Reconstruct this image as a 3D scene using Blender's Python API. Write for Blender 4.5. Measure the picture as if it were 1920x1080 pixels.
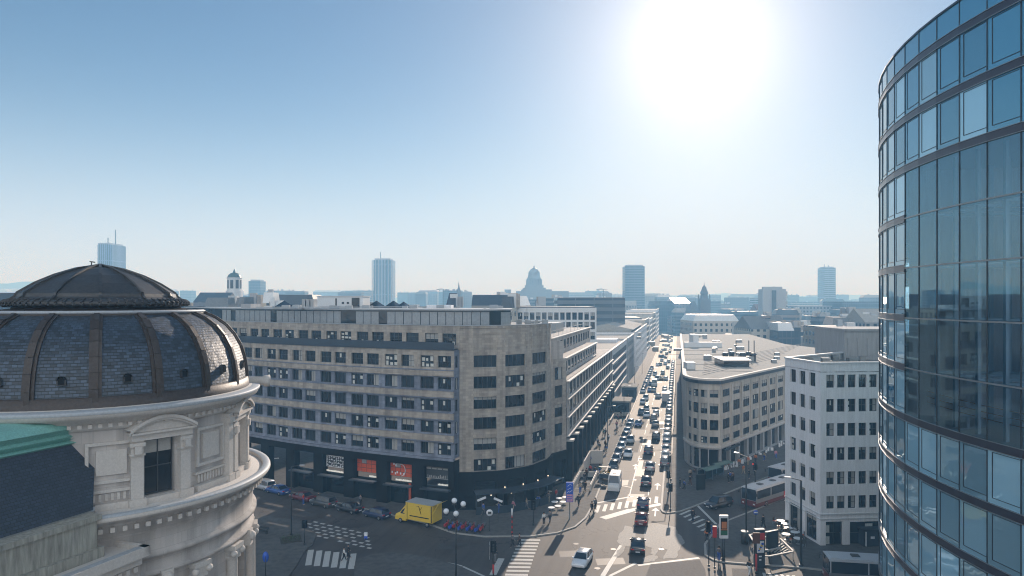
import bpy, bmesh, math, random
from mathutils import Vector, Matrix
random.seed(7)
R = math.radians
scn = bpy.context.scene
for o in list(bpy.data.objects): bpy.data.objects.remove(o)

# ------------------------------------------------------------------ camera
CH, F, CX, HY = 31.0, 1280.0, 960.0, 565.0      # eye height, focal in photo px, centre column, horizon row
cam = bpy.data.objects.new('camera', bpy.data.cameras.new('camera'))
scn.collection.objects.link(cam); scn.camera = cam
cam.location = (0, 0, CH); cam.rotation_euler = (R(90), 0, 0)
cam.data.sensor_width = 36; cam.data.lens = 24; cam.data.shift_y = 25 / 1920
cam.data.clip_start = 0.5; cam.data.clip_end = 12000

# ------------------------------------------------------------------ sky and sun
SUN_AZ, SUN_EL = math.atan2(350, 1280), R(20.9)
sdir = Vector((math.sin(SUN_AZ) * math.cos(SUN_EL), math.cos(SUN_AZ) * math.cos(SUN_EL), math.sin(SUN_EL)))
world = bpy.data.worlds.new('World'); scn.world = world; world.use_nodes = True
nt = world.node_tree; nt.nodes.clear()
def N(t, kind, **kw):
    n = t.nodes.new(kind)
    for k, v in kw.items(): setattr(n, k, v)
    return n
def mth(t, op, a, b=None, c=None, clamp=False):
    n = N(t, 'ShaderNodeMath', operation=op, use_clamp=clamp)
    for i, v in enumerate((a, b, c)):
        if v is None: continue
        if isinstance(v, (int, float)): n.inputs[i].default_value = v
        else: t.links.new(v, n.inputs[i])
    return n.outputs[0]
sky = N(nt, 'ShaderNodeTexSky', sky_type='NISHITA', sun_disc=False)
sky.sun_elevation = SUN_EL; sky.sun_rotation = SUN_AZ
sky.altitude = 0; sky.air_density = 1.0; sky.dust_density = 0.3; sky.ozone_density = 2.5
tc = N(nt, 'ShaderNodeTexCoord')
nrm = N(nt, 'ShaderNodeVectorMath', operation='NORMALIZE'); nt.links.new(tc.outputs['Generated'], nrm.inputs[0])
dt = N(nt, 'ShaderNodeVectorMath', operation='DOT_PRODUCT'); nt.links.new(nrm.outputs[0], dt.inputs[0]); dt.inputs[1].default_value = sdir
d0 = mth(nt, 'MAXIMUM', dt.outputs['Value'], 0.0)
glow = mth(nt, 'ADD', mth(nt, 'MULTIPLY', mth(nt, 'POWER', d0, 260.0), 3.5), mth(nt, 'MULTIPLY', mth(nt, 'POWER', d0, 75.0), 2.4))
glow = mth(nt, 'ADD', glow, mth(nt, 'MULTIPLY', mth(nt, 'POWER', d0, 16.0), 0.85))
gc = N(nt, 'ShaderNodeMix', data_type='RGBA', blend_type='ADD'); gc.inputs[0].default_value = 1
gm = N(nt, 'ShaderNodeVectorMath', operation='SCALE'); gm.inputs[0].default_value = (1.05, 0.93, 0.88); nt.links.new(glow, gm.inputs['Scale'])
hs = N(nt, 'ShaderNodeMix', data_type='RGBA', blend_type='MULTIPLY'); hs.inputs[0].default_value = 1
nt.links.new(sky.outputs[0], hs.inputs[6]); hs.inputs[7].default_value = (0.63, 0.71, 0.78, 1)
# milky band of haze low over the horizon, all the way round
sz = N(nt, 'ShaderNodeSeparateXYZ'); nt.links.new(nrm.outputs[0], sz.inputs[0])
zz = mth(nt, 'DIVIDE', sz.outputs[2], 0.165)
low = mth(nt, 'POWER', 2.718, mth(nt, 'MULTIPLY', mth(nt, 'MULTIPLY', zz, zz), -1.0))
hz = N(nt, 'ShaderNodeMix', data_type='RGBA'); nt.links.new(low, hz.inputs[0])
nt.links.new(hs.outputs[2], hz.inputs[6]); hz.inputs[7].default_value = (6.4, 7.5, 9.5, 1)
# added unseen cloud: sky opposite the sun brightened to fill the shade
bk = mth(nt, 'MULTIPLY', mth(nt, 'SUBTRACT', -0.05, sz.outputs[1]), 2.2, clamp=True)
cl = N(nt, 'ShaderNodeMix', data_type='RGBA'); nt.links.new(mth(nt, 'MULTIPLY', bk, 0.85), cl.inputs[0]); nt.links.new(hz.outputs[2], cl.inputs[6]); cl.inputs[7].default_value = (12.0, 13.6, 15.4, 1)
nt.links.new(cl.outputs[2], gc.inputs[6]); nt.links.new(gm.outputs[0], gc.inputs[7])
bg = N(nt, 'ShaderNodeBackground'); bg.inputs[1].default_value = 0.10
wo = N(nt, 'ShaderNodeOutputWorld')
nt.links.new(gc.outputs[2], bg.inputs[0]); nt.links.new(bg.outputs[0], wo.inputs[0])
sun = bpy.data.objects.new('sun', bpy.data.lights.new('sun', 'SUN')); scn.collection.objects.link(sun)
sun.data.energy = 4.6; sun.data.angle = R(0.53); sun.data.color = (1.0, 0.965, 0.93)
sun.rotation_euler = (-sdir).to_track_quat('-Z', 'Y').to_euler(); sun.location = (100, 300, 200)
scn.view_settings.view_transform = 'Standard'; scn.view_settings.look = 'None'
scn.view_settings.exposure = 0.1; scn.view_settings.gamma = 1
scn.render.engine = 'CYCLES'
scn.cycles.max_bounces = 8; scn.cycles.transparent_max_bounces = 12; scn.cycles.caustics_reflective = False; scn.cycles.caustics_refractive = False
scn.cycles.volume_bounces = 1; scn.cycles.filter_width = 1.1

# ------------------------------------------------------------------ helpers
def G(px, py, h=0.0):                     # world point at height h seen at photo pixel
    Z = F * (CH - h) / (py - HY); return Vector(((px - CX) * Z / F, Z, h))
def P(px, Z): return (px - CX) * Z / F    # world x of column px at distance Z
def Hh(py, Z): return CH - (py - HY) * Z / F
TH = math.atan2(311, 1280)                # street direction
SD = Vector((math.sin(TH), math.cos(TH), 0)); SN = Vector((math.cos(TH), -math.sin(TH), 0))
def ST(s, Zt, z=0.0):                     # street frame: sideways s, at forward distance Z
    t = (Zt + s * math.sin(TH)) / math.cos(TH)
    v = SD * t + SN * s; v.z = z; return v
def link(o, parent=None):
    scn.collection.objects.link(o)
    if parent: o.parent = parent
    return o
def tag(o, label=None, cat=None, group=None, kind=None):
    if label: o['label'] = label
    if cat: o['category'] = cat
    if group: o['group'] = group
    if kind: o['kind'] = kind
    return o
def empty(name, loc=(0, 0, 0), rz=0.0, label=None, cat=None, group=None):
    o = bpy.data.objects.new(name, None); link(o); o.location = loc; o.rotation_euler = (0, 0, rz)
    o.empty_display_size = 0.5
    return tag(o, label, cat, group)

SPLIT = {'stone_band', 'ledge', 'dentil', 'arcade_pier', 'pier_cap', 'pilaster', 'roof_seam', 'roof_vent', 'cooling_unit', 'roof_equipment', 'mullion', 'floor_band', 'band_edge', 'floor_slab', 'handrail', 'interior_fitting', 'fin', 'louvre', 'pinnacle', 'colonnade', 'parapet', 'cladding_panel', 'panel_frame', 'shop_display', 'stair_tread', 'step_grid', 'roof_hatch', 'balcony_rail', 'garland_leaf', 'stair_head', 'post', 'red_band', 'lens_hood', 'shop_canopy'}
class MB:
    def __init__(s): s.v = []; s.f = []; s.m = []; s.uv = []; s.sm = []
    def face(s, pts, mi=0, uv=None, smooth=False):
        b = len(s.v); s.v += [tuple(p) for p in pts]; s.f.append(tuple(range(b, b + len(pts)))); s.m.append(mi); s.uv.append(uv); s.sm.append(smooth)
    def box(s, x0, x1, y0, y1, z0, z1, mi=0, M=None, taper=0.0):
        t = taper
        c = [(x0, y0, z0), (x1, y0, z0), (x1, y1, z0), (x0, y1, z0), (x0 + t, y0 + t, z1), (x1 - t, y0 + t, z1), (x1 - t, y1 - t, z1), (x0 + t, y1 - t, z1)]
        if M is not None: c = [tuple(M @ Vector(p)) for p in c]
        b = len(s.v); s.v += c
        for q in ((0, 3, 2, 1), (4, 5, 6, 7), (0, 1, 5, 4), (1, 2, 6, 5), (2, 3, 7, 6), (3, 0, 4, 7)):
            s.f.append(tuple(b + i for i in q)); s.m.append(mi); s.uv.append(None); s.sm.append(False)
    def bar(s, a, b_, w, h=None, mi=0):   # square bar between two points
        a = Vector(a); b_ = Vector(b_); h = h or w; d = b_ - a; L = d.length
        if L < 1e-6: return
        q = d.to_track_quat('X', 'Z').to_matrix().to_4x4(); M = Matrix.Translation(a) @ q
        s.box(0, L, -w / 2, w / 2, -h / 2, h / 2, mi, M)
    def prism(s, poly, z0, z1, mi=0, top=True, bot=True, tmi=None):
        n = len(poly); b = len(s.v)
        A = sum(poly[i][0] * poly[(i + 1) % n][1] - poly[(i + 1) % n][0] * poly[i][1] for i in range(n))
        if A < 0: poly = list(reversed(poly))
        s.v += [(p[0], p[1], z0) for p in poly] + [(p[0], p[1], z1) for p in poly]
        for i in range(n):
            j = (i + 1) % n; s.f.append((b + i, b + j, b + n + j, b + n + i)); s.m.append(mi); s.uv.append(None); s.sm.append(False)
        if top: s.f.append(tuple(b + n + i for i in range(n))); s.m.append(mi if tmi is None else tmi); s.uv.append(None); s.sm.append(False)
        if bot: s.f.append(tuple(b + i for i in reversed(range(n)))); s.m.append(mi); s.uv.append(None); s.sm.append(False)
    def lathe(s, prof, n=24, a0=0.0, a1=2 * math.pi, c=(0, 0), mi=0, smooth=True, caps=False, uvr=None):
        full = abs(a1 - a0 - 2 * math.pi) < 1e-6; b = len(s.v); k = len(prof); cols = n if full else n + 1
        for i in range(cols):
            a = a0 + (a1 - a0) * i / n
            for (r, z) in prof: s.v.append((c[0] + r * math.cos(a), c[1] + r * math.sin(a), z))
        L = [0]
        for j in range(k - 1): L.append(L[-1] + math.hypot(prof[j + 1][0] - prof[j][0], prof[j + 1][1] - prof[j][1]))
        for i in range(n):
            i2 = (i + 1) % cols
            for j in range(k - 1):
                s.f.append((b + i * k + j, b + i2 * k + j, b + i2 * k + j + 1, b + i * k + j + 1)); s.m.append(mi); s.sm.append(smooth)
                if uvr: 
                    u0 = (a0 + (a1 - a0) * i / n) * uvr; u1 = (a0 + (a1 - a0) * (i + 1) / n) * uvr
                    s.uv.append(((u0, L[j]), (u1, L[j]), (u1, L[j + 1]), (u0, L[j + 1])))
                else: s.uv.append(None)
        if caps:
            s.f.append(tuple(b + i * k + k - 1 for i in range(cols))); s.m.append(mi); s.uv.append(None); s.sm.append(False)
            s.f.append(tuple(b + i * k for i in reversed(range(cols)))); s.m.append(mi); s.uv.append(None); s.sm.append(False)
    def cyl(s, c, r, z0, z1, n=12, mi=0, r2=None):
        s.lathe([(r, z0), (r if r2 is None else r2, z1)], n, c=c, mi=mi, caps=True)
    def ball(s, c, r, n=10, mi=0, sz=1.0):
        pr = [(max(r * math.sin(math.pi * j / n), 1e-4), c[2] - r * sz * math.cos(math.pi * j / n)) for j in range(n + 1)]
        s.lathe(pr, n * 2, c=(c[0], c[1]), mi=mi)
    def pieces(s):
        par = list(range(len(s.f)))
        def find(i):
            while par[i] != i: par[i] = par[par[i]]; i = par[i]
            return i
        seen = {}
        for i, f in enumerate(s.f):
            for vi in f:
                k = tuple(round(c, 4) for c in s.v[vi])
                if k in seen: par[find(i)] = find(seen[k])
                else: seen[k] = i
        groups = {}
        for i in range(len(s.f)): groups.setdefault(find(i), []).append(i)
        return list(groups.values())
    def build(s, name, mats, parent=None, world=False, mesh_only=False):
        if not mesh_only and parent is not None and name in SPLIT:
            gs_ = s.pieces(); out = None
            if len(gs_) > 1:
                hd = len(s.f); near = sorted(gs_, key=lambda g: sum(s.v[s.f[g[0]][0]][k] ** 2 for k in (0, 1))) if world else gs_
                lots = near[:99] + ([sum(near[99:], [])] if len(near) > 99 else [])
                for n_, g in enumerate(lots):
                    b = MB()
                    for i in g: b.face([s.v[v] for v in s.f[i]], s.m[i], s.uv[i], s.sm[i])
                    out = b.build_one(name, mats, parent, world)
                    if n_ == 99: out['kind'] = 'stuff'
                return out
        return s.build_one(name, mats, parent, world, mesh_only)
    def build_one(s, name, mats, parent=None, world=False, mesh_only=False):
        off = Vector(parent.location) if (world and parent) else Vector((0, 0, 0))
        me = bpy.data.meshes.new(name)
        me.from_pydata([(p[0] - off.x, p[1] - off.y, p[2] - off.z) for p in s.v], [], s.f)
        if not isinstance(mats, (list, tuple)): mats = [mats]
        for m in mats: me.materials.append(m)
        me.polygons.foreach_set('material_index', s.m); me.polygons.foreach_set('use_smooth', s.sm)
        if any(u is not None for u in s.uv):
            ul = me.uv_layers.new(name='UVMap')
            for p, u in zip(me.polygons, s.uv):
                if u:
                    for li, c in zip(p.loop_indices, u): ul.data[li].uv = c
        me.update()
        if mesh_only: return me
        return link(bpy.data.objects.new(name, me), parent)
def inst(name, me, parent=None, loc=(0, 0, 0), rz=0.0, color=None, label=None, cat=None, group=None):
    o = bpy.data.objects.new(name, me); link(o, parent); o.location = loc; o.rotation_euler = (0, 0, rz)
    if color: o.color = (*color, 1)
    return tag(o, label, cat, group)
def copy_tree(o, parent=None, color=None):
    c = o.copy(); scn.collection.objects.link(c); c.parent = parent
    if color and o.get('paint'): c.color = (*color, 1)
    for ch in list(o.children): copy_tree(ch, c, color)
    return c

# ------------------------------------------------------------------ materials
def mat(name, col, rough=0.7, metal=0.0, spec=0.5, noise=0.0, nscale=1.0, bump=0.0, obcol=False, coat=0.0, emit=None, alpha=1.0, streak=0.0):
    m = bpy.data.materials.new(name); m.use_nodes = True; t = m.node_tree; p = t.nodes['Principled BSDF']
    p.inputs['Base Color'].default_value = (*col, 1); p.inputs['Roughness'].default_value = rough
    p.inputs['Metallic'].default_value = metal; p.inputs['Specular IOR Level'].default_value = spec; p.inputs['Coat Weight'].default_value = coat
    src = None
    if obcol:
        oi = N(t, 'ShaderNodeObjectInfo'); src = oi.outputs['Color']
    if noise:
        g = N(t, 'ShaderNodeNewGeometry'); mp = N(t, 'ShaderNodeMapping'); t.links.new(g.outputs['Position'], mp.inputs[0])
        mp.inputs['Scale'].default_value = (nscale, nscale, nscale * (0.12 if streak else 1))
        nz = N(t, 'ShaderNodeTexNoise'); nz.inputs['Detail'].default_value = 6; nz.inputs['Roughness'].default_value = .65
        t.links.new(mp.outputs[0], nz.inputs[0])
        mr = N(t, 'ShaderNodeMapRange'); mr.inputs[1].default_value = .25; mr.inputs[2].default_value = .75
        mr.inputs[3].default_value = 1 - noise; mr.inputs[4].default_value = 1 + noise; t.links.new(nz.outputs[0], mr.inputs[0])
        mx = N(t, 'ShaderNodeVectorMath', operation='SCALE')
        if src: t.links.new(src, mx.inputs[0])
        else: mx.inputs[0].default_value = col
        t.links.new(mr.outputs[0], mx.inputs['Scale']); src = mx.outputs[0]
        if bump:
            bp = N(t, 'ShaderNodeBump'); bp.inputs['Strength'].default_value = bump; bp.inputs['Distance'].default_value = .05
            t.links.new(nz.outputs[0], bp.inputs['Height']); t.links.new(bp.outputs[0], p.inputs['Normal'])
    if src: t.links.new(src, p.inputs['Base Color'])
    if emit: p.inputs['Emission Color'].default_value = (*emit[0], 1); p.inputs['Emission Strength'].default_value = emit[1]
    return m
def wall_uv(t):                           # metres along any vertical wall, and height
    g = N(t, 'ShaderNodeNewGeometry'); cr = N(t, 'ShaderNodeVectorMath', operation='CROSS_PRODUCT')
    cr.inputs[0].default_value = (0, 0, 1); t.links.new(g.outputs['True Normal'], cr.inputs[1])
    d = N(t, 'ShaderNodeVectorMath', operation='DOT_PRODUCT'); t.links.new(cr.outputs[0], d.inputs[0]); t.links.new(g.outputs['Position'], d.inputs[1])
    s = N(t, 'ShaderNodeSeparateXYZ'); t.links.new(g.outputs['Position'], s.inputs[0])
    sn = N(t, 'ShaderNodeSeparateXYZ'); t.links.new(g.outputs['True Normal'], sn.inputs[0])
    return d.outputs['Value'], s.outputs[2], sn.outputs[2], g
def stone(name, col, bw=0.9, bh=0.4, joint=0.75, var=0.16, rough=.8, noise=.1, mortar=0.012, streaks=.3):
    m = bpy.data.materials.new(name); m.use_nodes = True; t = m.node_tree; p = t.nodes['Principled BSDF']; p.inputs['Roughness'].default_value = rough
    p.inputs['Specular IOR Level'].default_value = .3
    u, v, nz_, g = wall_uv(t); cb = N(t, 'ShaderNodeCombineXYZ'); t.links.new(u, cb.inputs[0]); t.links.new(v, cb.inputs[1])
    br = N(t, 'ShaderNodeTexBrick'); t.links.new(cb.outputs[0], br.inputs[0]); br.inputs['Scale'].default_value = 1
    br.inputs['Brick Width'].default_value = bw; br.inputs['Row Height'].default_value = bh; br.inputs['Mortar Size'].default_value = mortar
    br.inputs['Color1'].default_value = (*[c * (1 - var) for c in col], 1); br.inputs['Color2'].default_value = (*[c * (1 + var) for c in col], 1)
    br.inputs['Mortar'].default_value = (*[c * joint for c in col], 1)
    n1 = N(t, 'ShaderNodeTexNoise'); n1.inputs['Scale'].default_value = .35; n1.inputs['Detail'].default_value = 8; t.links.new(g.outputs['Position'], n1.inputs[0])
    mr = N(t, 'ShaderNodeMapRange'); mr.inputs[1].default_value = .3; mr.inputs[2].default_value = .7; mr.inputs[3].default_value = 1 - noise; mr.inputs[4].default_value = 1 + noise
    t.links.new(n1.outputs[0], mr.inputs[0]); sc = N(t, 'ShaderNodeVectorMath', operation='SCALE'); t.links.new(br.outputs[0], sc.inputs[0]); t.links.new(mr.outputs[0], sc.inputs['Scale'])
    # rain streaks and soot
    mp = N(t, 'ShaderNodeMapping'); mp.inputs['Scale'].default_value = (1.3, 1.3, .09); t.links.new(g.outputs['Position'], mp.inputs[0]); n2 = N(t, 'ShaderNodeTexNoise'); n2.inputs['Scale'].default_value = 1; n2.inputs['Detail'].default_value = 6; t.links.new(mp.outputs[0], n2.inputs[0])
    m2 = N(t, 'ShaderNodeMapRange'); m2.inputs[1].default_value = .42; m2.inputs[2].default_value = .68; m2.inputs[3].default_value = 1; m2.inputs[4].default_value = 1 - streaks; t.links.new(n2.outputs[0], m2.inputs[0])
    s2 = N(t, 'ShaderNodeVectorMath', operation='SCALE'); t.links.new(sc.outputs[0], s2.inputs[0]); t.links.new(m2.outputs[0], s2.inputs['Scale'])
    t.links.new(s2.outputs[0], p.inputs['Base Color'])
    return m
def facade_mat(name, col, pu=3.0, pv=3.2, wu=.5, wv=.5, glass=(.03, .045, .06), roof=(.12, .12, .13)):
    m = bpy.data.materials.new(name); m.use_nodes = True; t = m.node_tree; p = t.nodes['Principled BSDF']
    u, v, nz_, g = wall_uv(t)
    oi = N(t, 'ShaderNodeObjectInfo')
    u2 = mth(t, 'ADD', u, mth(t, 'MULTIPLY', oi.outputs['Random'], 7.0))
    fu = mth(t, 'FRACT', mth(t, 'DIVIDE', u2, pu)); fv = mth(t, 'FRACT', mth(t, 'DIVIDE', v, pv))
    a = mth(t, 'COMPARE', fu, 0.5, wu / 2); b = mth(t, 'COMPARE', fv, 0.5, wv / 2)
    k = mth(t, 'MULTIPLY', mth(t, 'MULTIPLY', a, b), mth(t, 'LESS_THAN', mth(t, 'ABSOLUTE', nz_), 0.5))
    tint = N(t, 'ShaderNodeVectorMath', operation='MULTIPLY'); tint.inputs[0].default_value = col; t.links.new(oi.outputs['Color'], tint.inputs[1])
    mx = N(t, 'ShaderNodeMix', data_type='RGBA'); t.links.new(k, mx.inputs[0]); t.links.new(tint.outputs[0], mx.inputs[6]); mx.inputs[7].default_value = (*glass, 1)
    t.links.new(mx.outputs[2], p.inputs['Base Color'])
    t.links.new(mth(t, 'SUBTRACT', .85, mth(t, 'MULTIPLY', k, .7)), p.inputs['Roughness'])
    return m
def glass_mat(name, col, rough=.04, spec=.9, var=.5, wob=.02, light=.0):
    m = bpy.data.materials.new(name); m.use_nodes = True; t = m.node_tree; p = t.nodes['Principled BSDF']
    oi = N(t, 'ShaderNodeObjectInfo'); g = N(t, 'ShaderNodeNewGeometry')
    nz = N(t, 'ShaderNodeTexNoise'); nz.inputs['Scale'].default_value = .8; nz.inputs['Detail'].default_value = 1; t.links.new(g.outputs['Position'], nz.inputs[0])
    mr = N(t, 'ShaderNodeMapRange'); mr.inputs[3].default_value = 1 - var; mr.inputs[4].default_value = 1 + var; t.links.new(oi.outputs['Random'], mr.inputs[0])
    sc = N(t, 'ShaderNodeVectorMath', operation='SCALE'); sc.inputs[0].default_value = col; t.links.new(mr.outputs[0], sc.inputs['Scale']); t.links.new(sc.outputs[0], p.inputs['Base Color'])
    p.inputs['Roughness'].default_value = rough; p.inputs['Specular IOR Level'].default_value = spec; p.inputs['IOR'].default_value = 1.6
    bp = N(t, 'ShaderNodeBump'); bp.inputs['Strength'].default_value = wob; bp.inputs['Distance'].default_value = 1; t.links.new(nz.outputs[0], bp.inputs['Height']); t.links.new(bp.outputs[0], p.inputs['Normal'])
    return m
MT = {}
def asphalt(name, col):
    m = bpy.data.materials.new(name); m.use_nodes = True; t = m.node_tree; p = t.nodes['Principled BSDF']; p.inputs['Roughness'].default_value = .7; p.inputs['Specular IOR Level'].default_value = .35
    g = N(t, 'ShaderNodeNewGeometry'); mp = N(t, 'ShaderNodeMapping'); mp.inputs['Rotation'].default_value = (0, 0, TH); t.links.new(g.outputs['Position'], mp.inputs[0])
    mp2 = N(t, 'ShaderNodeMapping'); mp2.inputs['Scale'].default_value = (1.1, .035, 1); t.links.new(mp.outputs[0], mp2.inputs[0])
    streak = N(t, 'ShaderNodeTexNoise'); streak.inputs['Scale'].default_value = 1; streak.inputs['Detail'].default_value = 4; t.links.new(mp2.outputs[0], streak.inputs[0])
    big = N(t, 'ShaderNodeTexNoise'); big.inputs['Scale'].default_value = .12; big.inputs['Detail'].default_value = 8; big.inputs['Roughness'].default_value = .7; t.links.new(g.outputs['Position'], big.inputs[0])
    vo = N(t, 'ShaderNodeTexVoronoi', feature='DISTANCE_TO_EDGE'); vo.inputs['Scale'].default_value = .13; wv = N(t, 'ShaderNodeVectorMath', operation='ADD'); nz = N(t, 'ShaderNodeTexNoise'); nz.inputs['Scale'].default_value = .5; nz.inputs['Detail'].default_value = 5
    t.links.new(g.outputs['Position'], nz.inputs[0]); sc0 = N(t, 'ShaderNodeVectorMath', operation='SCALE'); sc0.inputs['Scale'].default_value = 4; t.links.new(nz.outputs[1], sc0.inputs[0]); t.links.new(g.outputs['Position'], wv.inputs[0]); t.links.new(sc0.outputs[0], wv.inputs[1]); t.links.new(wv.outputs[0], vo.inputs[0])
    crack = mth(t, 'MULTIPLY', mth(t, 'LESS_THAN', vo.outputs['Distance'], .010), mth(t, 'GREATER_THAN', big.outputs[0], .5))
    v = mth(t, 'ADD', mth(t, 'MULTIPLY', mth(t, 'SUBTRACT', streak.outputs[0], .5), .9), mth(t, 'ADD', mth(t, 'MULTIPLY', mth(t, 'SUBTRACT', big.outputs[0], .5), 1.1), 1.0))
    v = mth(t, 'MULTIPLY', v, mth(t, 'SUBTRACT', 1.0, mth(t, 'MULTIPLY', crack, .45)))
    sc = N(t, 'ShaderNodeVectorMath', operation='SCALE'); sc.inputs[0].default_value = col; t.links.new(v, sc.inputs['Scale']); t.links.new(sc.outputs[0], p.inputs['Base Color'])
    bp = N(t, 'ShaderNodeBump'); bp.inputs['Strength'].default_value = .3; bp.inputs['Distance'].default_value = .03; t.links.new(big.outputs[0], bp.inputs['Height']); t.links.new(bp.outputs[0], p.inputs['Normal'])
    return m
MT['asphalt'] = asphalt('asphalt', (.072, .064, .06))
MT['asphalt2'] = mat('old_asphalt', (.115, .105, .098), .8, noise=.25, nscale=.6, bump=.2, spec=.3)
MT['pave'] = stone('paving', (.115, .11, .105), .6, .6)
MT['paint'] = mat('road_paint', (.46, .46, .44), .6, noise=.55, nscale=2.6)
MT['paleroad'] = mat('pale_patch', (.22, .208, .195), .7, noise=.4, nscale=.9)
MT['kerb'] = mat('kerb_stone', (.33, .32, .3), .7, noise=.15)
MT['ground'] = mat('ground', (.10, .10, .10), .9, noise=.3, nscale=.02)
MT['brown'] = stone('brown_stone', (.40, .35, .30), .85, .36, .78)
MT['bluegrey'] = stone('blue_grey_panel', (.22, .24, .30), 1.2, .45, .7)
MT['darkband'] = mat('dark_metal_band', (.04, .055, .075), .45, metal=.3)
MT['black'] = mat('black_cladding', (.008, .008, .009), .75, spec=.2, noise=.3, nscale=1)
MT['trim'] = mat('pale_ledge', (.42, .405, .385), .6, noise=.12)
MT['cream'] = stone('cream_stone', (.49, .45, .42), 1.1, .55, .85, .06)
MT['creamtrim'] = mat('cream_trim', (.54, .50, .46), .75, noise=.14, nscale=2.0, bump=.2)
MT['creamdirty'] = mat('weathered_stone', (.30, .29, .25), .85, noise=.45, nscale=1.2, streak=1)
MT['lead'] = mat('lead_sheet', (.06, .058, .058), .45, metal=.35, noise=.35, nscale=1.1, bump=.25)
MT['brownlead'] = mat('brown_lead', (.055, .042, .036), .5, metal=.25, noise=.35, nscale=1.6, bump=.2)
MT['zinc'] = mat('zinc', (.36, .38, .40), .6, metal=.15, noise=.2, nscale=1.5)
MT['copper'] = mat('green_copper', (.20, .43, .38), .55, metal=.1, noise=.25, nscale=2.5)
MT['roofbeige'] = mat('beige_roof_felt', (.36, .34, .31), .9, noise=.2, nscale=.25, spec=.15)
MT['roofgrey'] = mat('grey_roof_felt', (.17, .17, .17), .8, noise=.3, nscale=.4)
MT['white'] = mat('white_paint', (.62, .63, .64), .5, noise=.08, nscale=2)
MT['palegrey'] = mat('pale_grey_render', (.80, .79, .80), .8, noise=.12, nscale=.7, streak=1)
MT['concrete'] = mat('concrete', (.36, .36, .365), .85, noise=.2, nscale=.6, streak=1)
MT['beigeb'] = stone('beige_stone', (.50, .46, .41), 1.6, .7, .85, .05)
MT['frame'] = mat('window_frame', (.05, .055, .06), .45)
MT['frame_w'] = mat('pale_window_frame', (.45, .45, .44), .5)
MT['glass'] = glass_mat('window_glass', (.014, .022, .03), spec=.6, var=.6)
MT['glassdark'] = glass_mat('dark_glass', (.012, .016, .02), spec=.4)
MT['blind'] = mat('window_blind', (.38, .37, .35), .8, noise=.15, nscale=3)
MT['pale'] = mat('painted_reflection', (.62, .62, .58), .7, noise=.3, nscale=2)  # pale colour standing in for reflections on the window panes
MT['metal'] = mat('galvanised', (.3, .31, .32), .4, metal=.7)
MT['pole'] = mat('dark_pole', (.03, .033, .036), .5)
MT['redsig'] = mat('red_paint', (.5, .03, .03), .5)
MT['bluesig'] = mat('blue_paint', (.03, .1, .5), .45)
MT['whitesig'] = mat('white_sign', (.75, .76, .78), .45)
MT['orange'] = mat('orange_paint', (.62, .1, .035), .5, noise=.15, nscale=2)
MT['yellow'] = mat('yellow_paint', (.72, .5, .05), .42, coat=.3)
MT['tyre'] = mat('tyre', (.015, .015, .015), .8)
MT['rim'] = mat('wheel_rim', (.35, .35, .36), .35, metal=.7)
MT['carpaint'] = mat('car_paint', (.5, .5, .5), .32, metal=.15, obcol=True, coat=.8)
MT['carglass'] = mat('car_glass', (.02, .03, .045), .06, spec=.8)
MT['headlight'] = mat('headlight', (.7, .72, .75), .15)
MT['taillight'] = mat('taillight', (.45, .02, .02), .25)
MT['redlamp'] = mat('lit_red_lamp', (.8, .03, .02), .3, emit=((1, .05, .03), 3))
MT['skin'] = mat('skin', (.45, .28, .2), .6)
MT['cloth'] = mat('clothing', (.3, .3, .3), .85, obcol=True)
MT['hair'] = mat('hair', (.03, .02, .015), .7)
MT['leaf'] = mat('leaves', (.05, .085, .03), .8, noise=.5, nscale=2)
MT['bark'] = mat('bark', (.07, .055, .04), .9)
MT['soil'] = mat('soil', (.05, .04, .03), .95)
def slate_mat(name, col, sc=1.0, var=.55, dist=.1, rough=.58):
    m = bpy.data.materials.new(name); m.use_nodes = True; t = m.node_tree; p = t.nodes['Principled BSDF']
    uv = N(t, 'ShaderNodeUVMap'); br = N(t, 'ShaderNodeTexBrick'); t.links.new(uv.outputs[0], br.inputs[0])
    br.inputs['Scale'].default_value = sc; br.inputs['Brick Width'].default_value = .34; br.inputs['Row Height'].default_value = .2; br.inputs['Mortar Size'].default_value = .022
    br.inputs['Color1'].default_value = (*[c * (1 - var) for c in col], 1); br.inputs['Color2'].default_value = (*[c * (1 + var) for c in col], 1); br.inputs['Mortar'].default_value = (.004, .014, .018, 1)
    br.inputs['Mortar Smooth'].default_value = .3
    t.links.new(br.outputs[0], p.inputs['Base Color']); p.inputs['Roughness'].default_value = rough; p.inputs['Specular IOR Level'].default_value = .9
    # lapped courses: every row tilts a little
    s = N(t, 'ShaderNodeSeparateXYZ'); t.links.new(uv.outputs[0], s.inputs[0])
    saw = mth(t, 'FRACT', mth(t, 'MULTIPLY', s.outputs[1], 5.0 * sc))
    hgt = mth(t, 'ADD', mth(t, 'MULTIPLY', mth(t, 'SUBTRACT', 1.0, saw), .7), mth(t, 'MULTIPLY', br.outputs['Fac'], -.6))
    nz = N(t, 'ShaderNodeTexNoise'); nz.inputs['Scale'].default_value = 3.0; t.links.new(uv.outputs[0], nz.inputs[0])
    hgt = mth(t, 'ADD', hgt, mth(t, 'MULTIPLY', nz.outputs[0], .8))
    bp = N(t, 'ShaderNodeBump'); bp.inputs['Strength'].default_value = .8; bp.inputs['Distance'].default_value = dist; t.links.new(hgt, bp.inputs['Height']); t.links.new(bp.outputs[0], p.inputs['Normal'])
    return m
MT['slate'] = slate_mat('slate', (.03, .045, .07), sc=1.25, var=.7, dist=.09)
MT['slate_side'] = slate_mat('slate_blue', (.03, .045, .075), sc=1.35, var=.22)

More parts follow.
